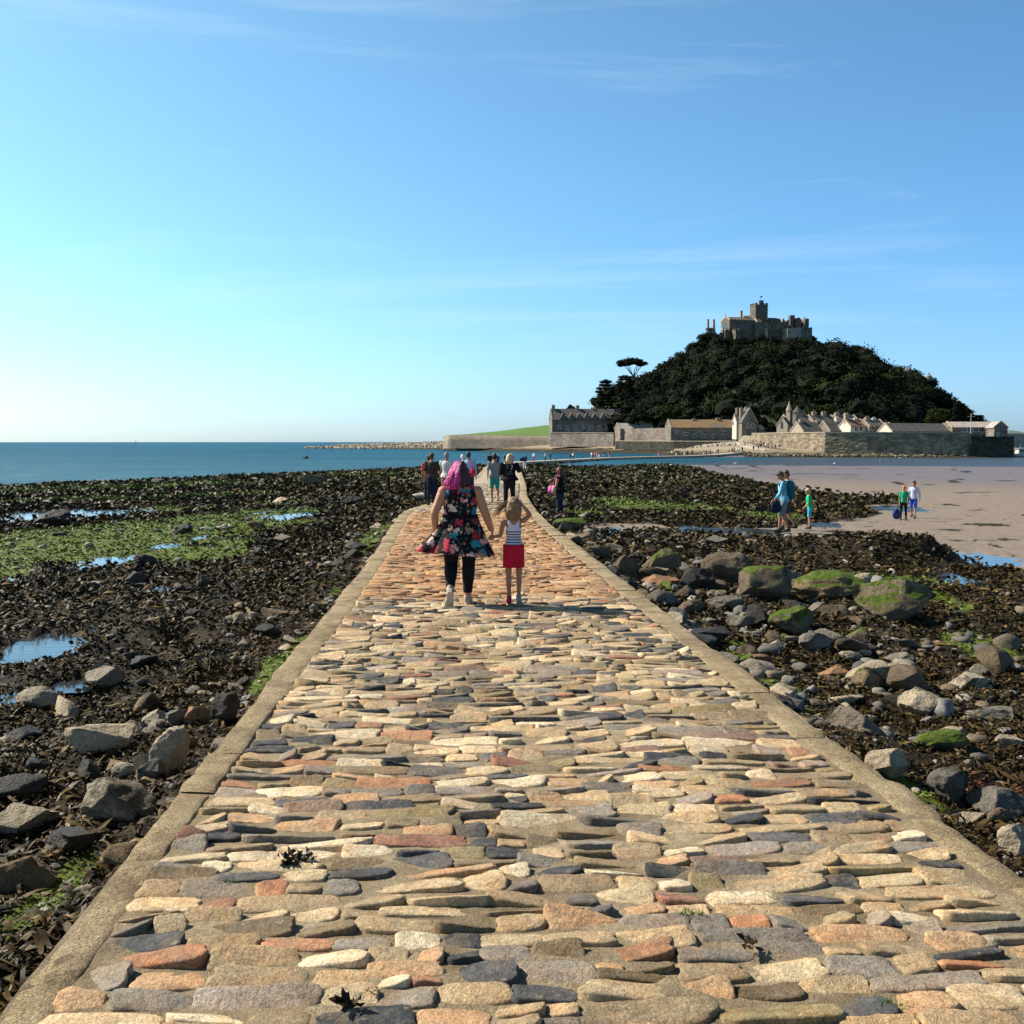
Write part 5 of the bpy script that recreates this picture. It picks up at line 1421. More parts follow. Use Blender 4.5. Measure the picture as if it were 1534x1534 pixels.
def crown_mesh(name, blobs, c0, c1, n, s, seed, parent=None):
    g = np.random.default_rng(seed); Vs = []; Cs = []; Fi = []; off = 0; Vc = []; 
    for (cx, cy, cz, rx, ry, rz) in blobs:
        V, C = leaves(cx, cy, cz, rx, ry, rz, n, s, c0, c1, g); Vs.append(V); Cs.append(C)
    nq = sum(len(v) for v in Vs)
    F4 = np.arange(nq).reshape(-1, 4); tri = []; off = nq
    for (cx, cy, cz, rx, ry, rz) in blobs:
        P = ICO*(1+.3*n3(ICO*1.9, seed % 50)[:, None])*.74*np.array([rx, ry, rz])+np.array([cx, cy, cz])
        Vs.append(P); Cs.append(np.tile(np.array(c0), (len(P), 1))); tri.append(ICOF+off); off += len(P)
    return mesh_np(name, np.vstack(Vs), [np.vstack(tri), F4], M_LEAF, parent, col=np.vstack(Cs), smooth=False)
g = np.random.default_rng(77)
# woodland: crowns stand where the hill's slope carries them
bl = []
x0h, x1h = wx(872, YC), wx(1462, YC)
CASX0, CASX1 = wx(1056, 575), wx(1214, 575)
tries = 0
while len(bl) < 900:
    if len(bl) < 70:
        x = g.uniform(CASX0-2, CASX1+2); y = g.uniform(532, 560 if g.random() < .3 else 550); r = g.uniform(1.5, 2.6); bl.append((x, y, float(hillH(np.array([x]), np.array([y]))[0])+r*.1, r*1.2, r, r*.8)); continue
    tries += 1
    y = g.uniform(438, 612); x = g.uniform(x0h, x1h)
    h = float(hillH(np.array([x]), np.array([y]))[0])
    if h < 4.5: continue
    if CASX0-1 < x < CASX1+1 and y > 548: continue
    far = (x-wx(1150, YC))/118
    r = (2.2+5.2*g.random()**1.7)*(1-.4*(h > 45)*1.0)
    if y > 560: r *= .65
    bl.append((x, y, h+r*.35, r*g.uniform(.9, 1.4), r*g.uniform(.9, 1.3), r*g.uniform(.7, 1.05)))
kinds = [((.003, .006, .002), (.010, .016, .004)), ((.006, .010, .003), (.020, .031, .007)), ((.005, .007, .002), (.015, .018, .005)), ((.012, .020, .004), (.042, .058, .012))]
wood = None; Vs = []; Cs = []; tri = []
sel = g.choice(4, len(bl), p=[.42, .30, .20, .08])
for (b, k) in zip(bl, sel):
    V, C = leaves(*b, 200, .52, kinds[k][0], kinds[k][1], g); Vs.append(V); Cs.append(C)
nq = sum(len(v) for v in Vs); F4 = np.arange(nq).reshape(-1, 4); off = nq
for (b, k) in zip(bl, sel):
    P = ICO*(1+.3*n3(ICO*1.7+b[0], 4)[:, None])*.74*np.array(b[3:])+np.array(b[:3])
    Vs.append(P); Cs.append(np.tile(np.array(kinds[k][0]), (len(P), 1))); tri.append(ICOF+off); off += len(P)
tag(mesh_np('woodland', np.vstack(Vs), [np.vstack(tri), F4], M_LEAF, col=np.vstack(Cs), smooth=False), 'dark evergreen woodland that covers the island hill as one mass', kind='stuff')
# pale crags showing through the wood
M_CRAG = plain('crag granite', (.26, .24, .2, 1), .9, .4, .3, .6, .4, obj=False)
M_BARK = plain('bark', (.05, .038, .028, 1), .95, .4, 2, .5, .05)
def tree(name, px, ptop, pbase, wpx, D, label, kind='round', seed=1, ck=1, cat='tree'):
    x = wx(px, D); z0 = wz(pbase, D); z1 = wz(ptop, D); w = wpx*D/FPX; H = z1-z0; g = np.random.default_rng(seed)
    o = empty(name, (x, D, z0-1), 0, label, cat, 'trees standing out from the island woodland')
    H += 1; mb = MB(); blobs = []
    def limb(p, q, r0, r1):
        m = (Vector(p)+Vector(q))/2+Vector(g.normal(size=3)*.06*(Vector(q)-Vector(p)).length)
        mb.cyl(p, m, r0, (r0+r1)/2, 7); mb.cyl(m, q, (r0+r1)/2, r1, 7)
    r0 = max(.25, H*.028)
    if kind == 'umbrella':
        limb((0, 0, 0), (.05*w, 0, H*.45), r0, r0*.75)
        for k in range(8):
            a = k*.785+.3; q = w*.36*g.uniform(.6, 1.1)
            limb((.05*w, 0, H*.45), (q*math.cos(a)+.04*w, q*math.sin(a), H*g.uniform(.72, .82)), r0*.5, r0*.2)
            blobs.append((q*1.05*math.cos(a)+.02*w, q*1.05*math.sin(a), H*g.uniform(.79, .86), w*.17, w*.17, H*.075))
        blobs += [(0, 0, H*.9, w*.26, w*.26, H*.09), (-.15*w, 0, H*.88, w*.2, w*.2, H*.08), (.18*w, 0, H*.87, w*.2, w*.2, H*.08), (-.36*w, 0, H*.76, w*.12, w*.1, H*.05), (.40*w, 0, H*.82, w*.12, w*.1, H*.045)]
        n = 330; s = .34
    elif kind == 'conifer':
        limb((0, 0, 0), (0, 0, H*.95), r0, r0*.25)
        for k in range(9):
            z = H*(.22+.085*k); q = w*(.52-.028*k)*g.uniform(.55, 1.15); 
            for a in (g.uniform(2.4, 3.6), g.uniform(-.6, .6), g.uniform(0, 6.3)):
                limb((0, 0, z-H*.04), (q*math.cos(a), q*math.sin(a), z), r0*.3, r0*.1)
                blobs.append((q*.75*math.cos(a), q*.75*math.sin(a), z+.3, w*.19, w*.17, H*.045))
        blobs.append((0, 0, H*.93, w*.18, w*.18, H*.07)); n = 90; s = .36
    else:
        limb((0, 0, 0), (0, 0, H*.5), r0, r0*.7)
        for k in range(9):
            a = g.uniform(0, 6.3); q = w*.30*g.uniform(.4, 1.15); z = H*g.uniform(.42, .82)
            limb((0, 0, H*.35), (q*math.cos(a), q*math.sin(a), z), r0*.45, r0*.15)
            blobs.append((q*math.cos(a), q*math.sin(a), z, w*.24, w*.24, H*.17))
        blobs.append((0, 0, H*.84, w*.25, w*.25, H*.17)); n = 190; s = .42
    mb.build('trunk', M_BARK, o, True)
    crown_mesh('crown', blobs, *kinds[ck], n, s, seed, o)
    return o
tree('pine_tree', 946, 535, 585, 46, 535, 'tall umbrella pine with a flat crown standing clear against the sky left of the hill', 'umbrella', 5, 0)
tree('conifer_tree', 907, 568, 622, 32, 512, 'ragged dark conifer at the left foot of the hill behind the terrace', 'conifer', 6, 0)
tree('conifer_tree', 936, 562, 600, 30, 520, 'low spreading conifer just below the umbrella pine', 'conifer', 7, 0)
tree('bushy_tree', 855, 607, 634, 16, 530, 'small round tree whose top shows over the terrace roof', 'round', 8, 1)
tree('bushy_tree', 1052, 500, 530, 44, 560, 'big dark round tree at the top left of the hill beside the castle', 'round', 9, 0)
tree('bushy_tree', 1276, 518, 548, 34, 568, 'wide dark tree on the right hand crest of the hill', 'round', 10, 0)
tree('bushy_tree', 1302, 530, 552, 18, 570, 'small tree right of the wide tree on the right hand crest', 'round', 11, 0)
tree('bushy_tree', 997, 607, 640, 46, 470, 'broad lighter green tree behind the pale roofed shed', 'round', 12, 3)
tree('bushy_tree', 955, 613, 642, 40, 475, 'dark round tree between the terrace and the broad lighter green tree', 'round', 13, 1)
tree('bushy_tree', 1213, 608, 632, 24, 425, 'olive green tree behind the left of the cottage roofs', 'round', 14, 3)
tree('bushy_tree', 1238, 606, 632, 26, 428, 'lighter green tree behind the middle cottage chimneys', 'round', 15, 3)
tree('bushy_tree', 1402, 612, 640, 38, 440, 'round green tree behind the long low roof near the harbour', 'round', 16, 3)
tree('conifer_tree', 1436, 603, 642, 26, 470, 'ragged tree at the right hand end of the hill', 'conifer', 17, 0)
tree('conifer_tree', 1462, 622, 642, 26, 470, 'low windswept tree behind the white flagpole', 'conifer', 18, 0)
for k, (px, py, w, lab) in enumerate([(1240, 539, 18, 'pale bare crag in the trees right of the castle'), (1358, 553, 16, 'pale crag on the right shoulder of the hill'), (1388, 563, 12, 'small pale crag above the cliff at the right of the hill'), (1300, 534, 12, 'thin pale crag below the small crest tree')]):
    D = 552; x = wx(px, D); h = float(hillH(np.array([x]), np.array([float(D)]))[0])
    D = 552
    o = rock(x, D, wz(py, D)-1.2, w*D/FPX/2, 2.5, 2.0, 'grey', PROTO[k*3 % 18], lab, None)

# ------------------------------------------------------------ stone and roof materials
def masonry(name, c1, c2, sc=1.2, bumpd=.08):
    t = NT(name); v = t.geo()
    vo = t.n('ShaderNodeTexVoronoi', i_Scale=sc); m = t.n('ShaderNodeMapping'); m.inputs['Scale'].default_value = (1, 1, 2.0); t.l(v, m.inputs[0]); t.l(m.outputs[0], vo.inputs['Vector'])
    sp = t.n('ShaderNodeSeparateColor'); t.l(vo.outputs['Color'], sp.inputs[0])
    col = t.ramp(sp.outputs[0], [(0, c1), (1, c2)])
    col = t.mix(1, col, t.ramp(t.noise(.25, 6, .75, v), [(.3, .6), (.7, 1.35)]), 'MULTIPLY')
    return t.fin(col, .9, t.bump(vo.outputs['Distance'], .6, bumpd), .2)
M_GRAN = masonry('castle granite', (.10, .08, .058), (.17, .14, .10))
M_GREY = masonry('grey house stone', (.13, .115, .09), (.22, .195, .155))
M_PINK = masonry('weathered sea wall stone', (.16, .125, .10), (.29, .235, .19), .9)
M_HARB = masonry('harbour wall stone', (.135, .105, .07), (.30, .24, .165), .75, .25)
M_PIER = masonry('dark pier stone', (.028, .027, .02), (.06, .055, .042), .6, .2)
def roofm(name, c, var=.3, lichen=None):
    t = NT(name); v = t.geo()
    col = t.mix(1, c, t.ramp(t.noise(.6, 6, .7, v), [(.3, 1-var), (.7, 1+var)]), 'MULTIPLY')
    if lichen: col = t.mix(t.ramp(t.noise(.22, 6, .75, v), [(.42, 0), (.6, .9)]), col, lichen)
    wv = t.n('ShaderNodeTexWave', wave_type='BANDS', bands_direction='Z', i_Scale=1.6, i_Distortion=.3); t.l(v, wv.inputs['Vector'])
    return t.fin(col, .8, t.bump(wv.outputs['Fac'], .4, .05), .3)
M_SLATE = roofm('dark slate roof', (.085, .08, .072, 1)); M_SLATE2 = roofm('grey slate roof', (.12, .108, .092, 1))
M_ORANGE = roofm('lichen covered roof', (.20, .155, .11, 1), .3, (.36, .19, .055, 1)); M_TILE = roofm('brown tile roof', (.20, .12, .075, 1))
M_PALER = roofm('pale slate roof', (.40, .36, .30, 1)); M_PINKR = roofm('pinkish grey roof', (.36, .30, .26, 1))
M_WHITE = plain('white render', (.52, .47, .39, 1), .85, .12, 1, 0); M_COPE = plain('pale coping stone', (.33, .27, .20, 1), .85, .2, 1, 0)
M_BRICKC = plain('chimney stone', (.33, .25, .18, 1), .9, .25, 1, 0)
t = NT('window glass'); M_GLASS = t.fin((.015, .018, .022), .12, None, .6)
M_WFRAME = plain('window paint', (.65, .65, .62, 1), .6, .05, 1, 0)
M_DOOR = plain('door paint', (.06, .05, .045, 1), .6, .1, 1, 0)

def window(parent, x, y, z, w, h, face='front', frame=True):
    """a window set on a wall plane: front looks to -y, left looks to -x"""
    d = .06
    if face == 'front':
        f = MB().box(x-w/2-.12, x+w/2+.12, y-d, y+.1, z-h/2-.12, z-h/2).box(x-w/2-.12, x+w/2+.12, y-d, y+.1, z+h/2, z+h/2+.12).box(x-w/2-.12, x-w/2, y-d, y+.1, z-h/2, z+h/2).box(x+w/2, x+w/2+.12, y-d, y+.1, z-h/2, z+h/2).box(x-.04, x+.04, y-d*.6, y+.1, z-h/2, z+h/2)
        p = MB().box(x-w/2, x+w/2, y-.02, y+.08, z-h/2, z+h/2)
    else:
        f = MB().box(x-d, x+.1, y-w/2-.12, y+w/2+.12, z-h/2-.12, z-h/2).box(x-d, x+.1, y-w/2-.12, y+w/2+.12, z+h/2, z+h/2+.12).box(x-d, x+.1, y-w/2-.12, y-w/2, z-h/2, z+h/2).box(x-d, x+.1, y+w/2, y+w/2+.12, z-h/2, z+h/2)
        p = MB().box(x-.02, x+.08, y-w/2, y+w/2, z-h/2, z+h/2)
    o = f.build('window', M_WFRAME if frame else M_COPE, parent); p.build('pane', M_GLASS, o)
    return o
def chimney(parent, x, y, z0, z1, w=.9, d=.7, m=None, pots=2):
    mb = MB().box(x-w/2, x+w/2, y-d/2, y+d/2, z0, z1-.5).box(x-w/2-.1, x+w/2+.1, y-d/2-.1, y+d/2+.1, z1-.5, z1-.25).box(x-w/2, x+w/2, y-d/2, y+d/2, z1-.25, z1-.15)
    for k in range(pots): mb.cyl((x+(k-(pots-1)/2)*w*.5, y, z1-.15), (x+(k-(pots-1)/2)*w*.5, y, z1+.3), .16, .13, 8)
    return mb.build('chimney', m or M_BRICKC, parent)
def house(name, px0, px1, D, pr, pe, pb, depth, label, wallm, roofm_, rz=0, gable='side', chims=(), wins=(), lwins=(), cat='house', group='stone houses of the island village', door=None, cope=True, drop=3.0, wscale=1.0):
    """ridge / eave / base given as picture rows at distance D; origin at the front left base corner turned by rz"""
    x0 = wx(px0, D); w = (px1-px0)*D/FPX*wscale; zb = wz(pb, D); ze = wz(pe, D)-zb; zr = wz(pr, D)-zb
    o = empty(name, (x0, D, zb), rz, label, cat, group)
    t = .35; wl = MB()
    if gable == 'side':       # ridge runs left to right
        prof = [(0, -drop), (depth, -drop), (depth, ze), (depth/2, zr-.1), (0, ze)]
        wl.prism(prof, 0, w, 'x').build('wall', wallm, o)
        r = MB(); ov = .35; k = (zr-ze)/(depth/2)
        r.prism([(-ov, ze-ov*k+.05), (depth/2, zr), (depth/2, zr+.22), (-ov, ze-ov*k+.27)], .25, w-.25, 'x')
        r.prism([(depth+ov, ze-ov*k+.05), (depth+ov, ze-ov*k+.27), (depth/2+.003, zr+.22), (depth/2+.003, zr)], .25, w-.25, 'x')
        r.build('roof', roofm_, o)
        if cope:
            for (a, b) in ((-.18, .247), (w-.247, w+.18)):
                MB().prism([(-ov, ze-ov*k+.0), (depth/2, zr), (depth+ov, ze-ov*k), (depth+ov, ze-ov*k+.42), (depth/2, zr+.45), (-ov, ze-ov*k+.42)], a, b, 'x').build('coping', M_COPE, o)
    else:                      # gable looks at us
        prof = [(0, -drop), (w, -drop), (w, ze), (w/2, zr-.1), (0, ze)]
        wl.prism(prof, 0, depth, 'y').build('wall', wallm, o)
        r = MB(); ov = .3; k = (zr-ze)/(w/2)
        r.prism([(-ov, ze-ov*k+.05), (w/2, zr), (w/2, zr+.22), (-ov, ze-ov*k+.27)], .2, depth+.2, 'y')
        r.prism([(w+ov, ze-ov*k+.05), (w+ov, ze-ov*k+.27), (w/2+.003, zr+.22), (w/2+.003, zr)], .2, depth+.2, 'y')
        r.build('roof', roofm_, o)
        if cope:
            MB().prism([(-ov, ze-ov*k), (w/2, zr), (w+ov, ze-ov*k), (w+ov, ze-ov*k+.42), (w/2, zr+.5), (-ov, ze-ov*k+.42)], -.15, .197, 'y').build('coping', M_COPE, o)
    for c in chims:
        cpx, ct = c[0], c[1]; m = c[2] if len(c) > 2 else None
        xx = (cpx-px0)*D/FPX*wscale
        if gable == 'side': chimney(o, min(max(xx, .6), w-.6), depth/2, zr-1.2, wz(ct, D)-zb, 1.5, 1.0, m)
        else: chimney(o, xx, depth*.5, ze-.5, wz(ct, D)-zb, 1.2, .9, m)
    for (wpx, wpy, ww, wh) in wins: window(o, (wpx-px0)*D/FPX*wscale, 0, wz(wpy, D)-zb, ww, wh)
    for (yy, wpy, ww, wh) in lwins: window(o, 0, yy, wz(wpy, D)-zb, ww, wh, 'left')
    if door:
        dx = (door-px0)*D/FPX*wscale
        dd = MB().box(dx-.5, dx+.5, -.05, .1, 0, 2.1).build('door', M_DOOR, o)
        MB().box(dx+.32, dx+.4, -.12, -.05, 1.0, 1.08).build('handle', M_WFRAME, dd)
    return o

# terrace with its row of dormer gables
D = 500
T1 = house('terrace_house', 827, 932, D, 612.5, 628.5, 650, 10, 'long grey terrace with seven pointed dormers at the left end of the island village', M_GREY, M_SLATE2, .10, 'side',
      chims=((831, 606, M_BRICKC), (868, 606.5), (893, 611, M_COPE)), wins=[(p, 640, 1.3, 1.6) for p in (838, 850, 862, 874, 886, 898, 910, 922)]+[(p, 647.2, 1.4, 1.7) for p in (849, 853.5, 864, 867.5, 882, 899)], door=877, drop=6)
zb = wz(650, D)
for p in (843, 856, 867, 879, 891, 904, 919):
    x = (p-827)*D/FPX; ze = wz(627.5, D)-zb; zp = wz(619.2, D)-zb
    dm = MB().prism([(x-1.35, ze-1.8), (x+1.35, ze-1.8), (x+1.35, ze), (x, zp-.1), (x-1.35, ze)], -.1, 3.4, 'y').build('dormer', M_GREY, T1)
    k = (zp-ze)/1.35
    MB().prism([(x-1.65, ze-.3*k), (x, zp), (x, zp+.2), (x-1.65, ze-.3*k+.25)], -.45, 4.6, 'y').prism([(x+1.65, ze-.3*k), (x+1.65, ze-.3*k+.25), (x+.003, zp+.2), (x+.003, zp)], -.45, 4.6, 'y').build('roof', M_SLATE2, dm)
    MB().box(x-.5, x+.5, -.16, -.08, ze-1.3, ze+.1).build('pane', M_GLASS, dm)
house('shed', 929, 982, 470, 634.3, 642.5, 652, 8, 'low shed with a pale slate roof between the terrace and the barn', M_PINK, M_PALER, .22, 'side', chims=(), cat='shed')
house('boathouse', 1005, 1107, 436, 628.8, 640.5, 659.3, 9, 'long dark stone boathouse with an orange lichen covered roof', M_GREY, M_ORANGE, .12, 'side', chims=((1082, 625.5), (1045, 627, M_COPE)),
      wins=((1013, 647, 1.2, 1.4), (1028, 650, 1.6, 1.2), (1041, 653, 1.3, 1.0), (1056, 653.5, 1.5, 1.0), (1071, 653.5, 1.3, 1.2), (1088, 648, 1.4, 1.2)), door=1074, cat='boathouse', drop=4)
house('gabled_house', 1103, 1111, 402, 620.8, 631, 646, 3.0, 'narrow gabled house with a bright left wall and pale roof joined to the boathouse end', M_WHITE, M_PALER, .35, 'side', lwins=((2.4, 634, 1.0, 1.3),), chims=((1110.5, 610.5, M_GREY),))
house('gabled_house', 1111, 1135, 398, 612, 632, 655, 8, 'tall dark gabled house with pale coping and a chimney on its peak', M_GREY, M_SLATE, .12, 'gable', chims=((1115.5, 610.5, M_BRICKC), (1123.5, 608.8, M_COPE)), wins=((1120, 638, .9, 1.4), (1128, 638, .9, 1.4)))
house('outhouse', 1136, 1147, 400, 637, 642, 650, 4, 'tiny white topped outhouse right of the tall dark gabled house', M_GREY, M_PALER, .3, 'side', cat='outhouse', cope=False)
# little church like dairy with a spirelet
D = 385
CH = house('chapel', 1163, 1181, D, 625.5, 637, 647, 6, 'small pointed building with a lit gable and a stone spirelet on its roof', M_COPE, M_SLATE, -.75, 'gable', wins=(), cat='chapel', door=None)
x = 2.6; z = lambda py: wz(py, D)-wz(647, D)
MB().box(x-.15, x+1.45, 2.2, 3.8, 3, z(615)).cyl((x+.65, 3, z(615)), (x+.65, 3, z(604)), 1.25, .25, 8).cyl((x+.65, 3, z(604)), (x+.65, 3, z(600.5)), .35, .12, 8).build('spirelet', M_COPE, CH)
MB().cyl((x+3.2, 4.2, 2.5), (x+3.2, 4.2, z(618)), 1.9, 1.9, 12).build('turret', M_GREY, CH)
MB().cyl((x+3.2, 4.2, z(618)), (x+3.2, 4.2, z(608.5)), 2.2, .1, 12).build('roof', M_SLATE, CH)
MB().box(1.6, 2.5, -.06, .05, 1.2, 3.2).prism([(1.6, 3.2), (2.5, 3.2), (2.05, 3.9)], -.06, .05, 'y').build('window', M_GLASS, CH)
for k, (a, b, ch, lab, rm) in enumerate([(1180, 1218, ((1191.5, 616), (1210, 616)), 'first of the rear row of dark roofed cottages, beside the spirelet building', M_SLATE),
                                      (1218, 1256, ((1227, 616), (1243.5, 616)), 'middle cottage of the rear row of dark roofs', M_SLATE), (1256, 1290, ((1261, 617.5, M_COPE), (1277, 618)), 'last cottage of the rear row behind the brown roof', M_SLATE2)]):
    house('cottage', a, b, 384, 622, 632, 648, 7, lab, M_GREY, rm, .22, 'side', chims=ch, wins=((a+9, 637, 1, 1.2), (a+22, 637, 1, 1.2)), wscale=.97)
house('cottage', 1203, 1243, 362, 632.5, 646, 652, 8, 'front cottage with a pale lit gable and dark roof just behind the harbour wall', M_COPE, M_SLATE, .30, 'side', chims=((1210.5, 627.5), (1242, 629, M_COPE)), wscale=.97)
house('cottage', 1243, 1275, 360, 631.5, 645.5, 652, 8, 'front cottage with a dark roof and tall white chimney', M_GREY, M_SLATE, .30, 'side', chims=((1268, 624.5, M_WHITE),), wscale=.97)
house('cottage', 1274, 1302, 356, 628.5, 639, 651, 7, 'cottage with a brown tiled roof and pale left gable', M_WHITE, M_TILE, .30, 'side', chims=((1277, 619.5), (1294, 625.5, M_WHITE)), wins=((1284, 642.5, 1, 1.2), (1292, 642.5, 1, 1.2)), wscale=.97)
house('cottage', 1302, 1332, 356, 629, 639, 651, 7, 'cottage with a grey roof and white end chimney right of the brown tiled one', M_GREY, M_SLATE2, .30, 'side', chims=((1309, 624), (1321.5, 625.5, M_WHITE)), wins=((1308, 642.5, 1, 1.2), (1316, 642.5, 1, 1.2), (1324, 642.5, 1, 1.2)), door=1312, wscale=.97)
house('cottage', 1327, 1340, 358, 634, 640, 651, 5, 'small low roofed cottage tucked beside the long white gabled store', M_WHITE, M_PINKR, .3, 'side')
house('long_store', 1336, 1453, 345, 634.5, 646.2, 652, 7, 'long low store with a bright white gable and mossy grey roof', M_WHITE, M_SLATE2, .34, 'side', cat='store', wscale=.93)
HB = house('harbour_hall', 1426, 1508, 352, 632.3, 640.5, 656, 9, 'large harbour hall with a pinkish roof and band of white windows beside the flagpole', M_GREY, M_PINKR, -.02, 'side', cat='hall', group=None, wins=[(1444+q*8.5, 644, 1.5, 1.2) for q in range(6)]+[(1473, 652, 1.4, 1.2), (1481, 652, 1.6, 1.3), (1494.5, 652, .8, 1.2)])
D = 349
house('gabled_house', 1489, 1508, 343, 632.3, 640.3, 656, 6, 'dark gable end of the harbour hall facing the causeway', M_GREY, M_PINKR, 0, 'gable', group=None, wins=((1494.5, 650.5, .6, 1.1),))

# ------------------------------------------------------------ walls
def wallp(name, pts, label, mat, th=1.2, cat='wall', cope=None):
    """pts: (px, D, py_top, py_bottom) along the wall"""
    P = [(wx(p, D), D, wz(a, D), wz(b, D)) for (p, D, a, b) in pts]
    # refine
    Q = []
    for a, b in zip(P[:-1], P[1:]):
        m = max(1, int(math.dist(a[:2], b[:2])/1.5))
        for k in range(m): f = k/m; Q.append([a[j]+(b[j]-a[j])*f for j in range(4)])
    Q.append(list(P[-1])); rings = []
    for k, q in enumerate(Q):
        a = Q[max(k-1, 0)]; b = Q[min(k+1, len(Q)-1)]; d = Vector((b[0]-a[0], b[1]-a[1])).normalized(); n = Vector((-d.y, d.x))
        if n.y < 0: n = -n
        jt = .06*float(n2(k*.7, 3.3, 220))
        rings.append([(q[0]-n.x*.25, q[1]-n.y*.25, q[3]-1.5), (q[0], q[1], q[2]+jt), (q[0]+n.x*th, q[1]+n.y*th, q[2]+jt), (q[0]+n.x*th, q[1]+n.y*th, q[3]-1.5)])
    o = MB().loft(rings).build(name, mat)
    tag(o, label, cat)
    if cope:
        r2 = [[(r[1][0]-.12, r[1][1]-.12, r[1][2]+.01), (r[1][0]-.12, r[1][1]-.12, r[1][2]+.3), (r[2][0], r[2][1]+.1, r[2][2]+.3), (r[2][0], r[2][1]+.1, r[2][2]+.01)] for r in rings]
        MB().loft(r2).build('coping', cope, o)
    return o
wallp('harbour_wall', [(1126, 374, 650, 663), (1180, 349, 649, 666), (1236, 331, 648.2, 671), (1265, 328.5, 648.4, 675), (1300, 326, 648.6, 678), (1380, 321.5, 648.8, 684), (1453.5, 319, 649.3, 686)],
      'long curving harbour wall, pale and sunlit on the left and shaded on the right', M_HARB, 1.6, 'harbour wall', M_COPE)
o = MB().box(wx(1454, 318), wx(1519, 318), 318, 345, SEA-2, wz(655.5, 318)).box(wx(1454, 318)-.01, wx(1472, 318), 319, 323, wz(655.5, 318), wz(653, 318)).build('pier', M_PIER); tag(o, 'dark square pier head of big stone blocks at the right end of the harbour wall', 'pier')
MB().box(wx(1453.6, 317.8), wx(1519.5, 317.8), 317.7, 318.6, wz(655.5, 318)+.003, wz(655.5, 318)+.35).build('parapet', M_PIER, o)
wallp('garden_wall', [(824, 496, 648.5, 664), (872, 483, 648.8, 664), (919.5, 468, 649, 664)], 'pinkish stone garden wall in front of the long terrace', M_PINK, .8, cope=M_COPE)
wallp('garden_wall', [(926, 474, 642.5, 660), (948, 464, 642.5, 660), (966, 459, 641.5, 660), (1005, 444, 641, 660)], 'tall pinkish stone wall below the pale roofed shed', M_PINK, .8)
wallp('quay_wall', [(922, 462, 661, 667.5), (960, 447, 661.3, 669), (1010, 426, 661.5, 669), (1070, 414, 661.5, 667), (1112, 405, 661.2, 664)], 'low dark quay wall with a pale top running in front of the boathouse', M_PIER, 2.5, cope=M_COPE)
wallp('sea_wall', [(1508, 420, 649.3, 654), (1600, 430, 649.5, 654)], 'pale sea wall at the right frame edge beyond the pier', M_COPE, 2)
wallp('slipway_wall', [(1519, 352, 659.5, 663), (1600, 356, 660.5, 664)], 'pale slipway edge above the white motor boat', M_COPE, 3)
# flagpole
x = wx(1453.8, 321); z0 = wz(649.3, 321); o = empty('flagpole', (x, 321, z0-.2), 0, 'white flagpole with a crosstree standing on the harbour wall', 'flagpole')
h = wz(620.5, 321)-z0+.2
MB().cyl((0, 0, 0), (0, 0, h), .12, .07, 10).build('pole', M_WHITE, o); MB().cyl((-1.0, 0, h*.88), (1.0, 0, h*.88), .05, .05, 8).build('crosstree', M_WHITE, o)
MB().cyl((0, 0, 0), (0, 0, .35), .35, .28, 12).build('base', M_COPE, o); MB().cyl((0, 0, h), (0, 0, h+.2), .13, .05, 10).build('finial', M_WHITE, o)

# ------------------------------------------------------------ headland, spit
cl = []; gr_ = []
cols_ = [(664, 560, 657, 655), (672, 556, 652.5, 652), (690, 555, 651.8, 651), (720, 553, 652, 648.3), (750, 550, 652.5, 645.5), (780, 548, 653, 641.5), (808, 546, 653.3, 638.2), (830, 544, 653.3, 635.8), (870, 545, 653, 634)]
for (p, D, pc, ps) in cols_:
    cl.append([(wx(p, D-3), D-3, -1.6), (wx(p, D-1.2), D-1.2, wz(pc, D)*.45), (wx(p, D), D, wz(pc, D)), (wx(p, D+2), D+2, wz(pc, D)+.1)])
    n = 8; gr_.append([(wx(p, D)*(D+1.5+70*k/n)/D, D+1.5+70*k/n, (wz(pc, D)+.15)*(1-k/n)+wz(ps, D+71)*(k/n)) for k in range(n+1)]+[(wx(p, D+90), D+95, wz(ps, D+71)-6)])
def sheet(rings, name, mat, sub=4):
    rr = []
    for a, b in zip(rings[:-1], rings[1:]):
        for k in range(sub): rr.append([tuple(p[j]+(q[j]-p[j])*k/sub for j in range(3)) for p, q in zip(a, b)])
    rr.append(rings[-1]); m = len(rr[0]); V = np.array([p for r in rr for p in r], float)
    V[:, 2] += .25*n2(V[:, 0]/3, V[:, 1]/3, 230)
    i = (np.arange(len(rr)-1)[:, None]*m+np.arange(m-1)[None]).ravel()
    return mesh_np(name, V, [np.stack([i, i+m, i+m+1, i+1], 1)], mat)
M_CLIFF = plain('earth cliff', (.30, .24, .175, 1), .95, .35, .4, .8, .5, obj=False)
M_FIELD = plain('pasture', (.085, .155, .022, 1), .95, .25, .12, .3, .2, obj=False)
tag(sheet(cl, 'cliff', M_CLIFF), 'low brown earth cliff under the green field', kind='structure')
tag(sheet(gr_, 'field', M_FIELD), 'green pasture sloping up behind the low cliff', kind='structure')
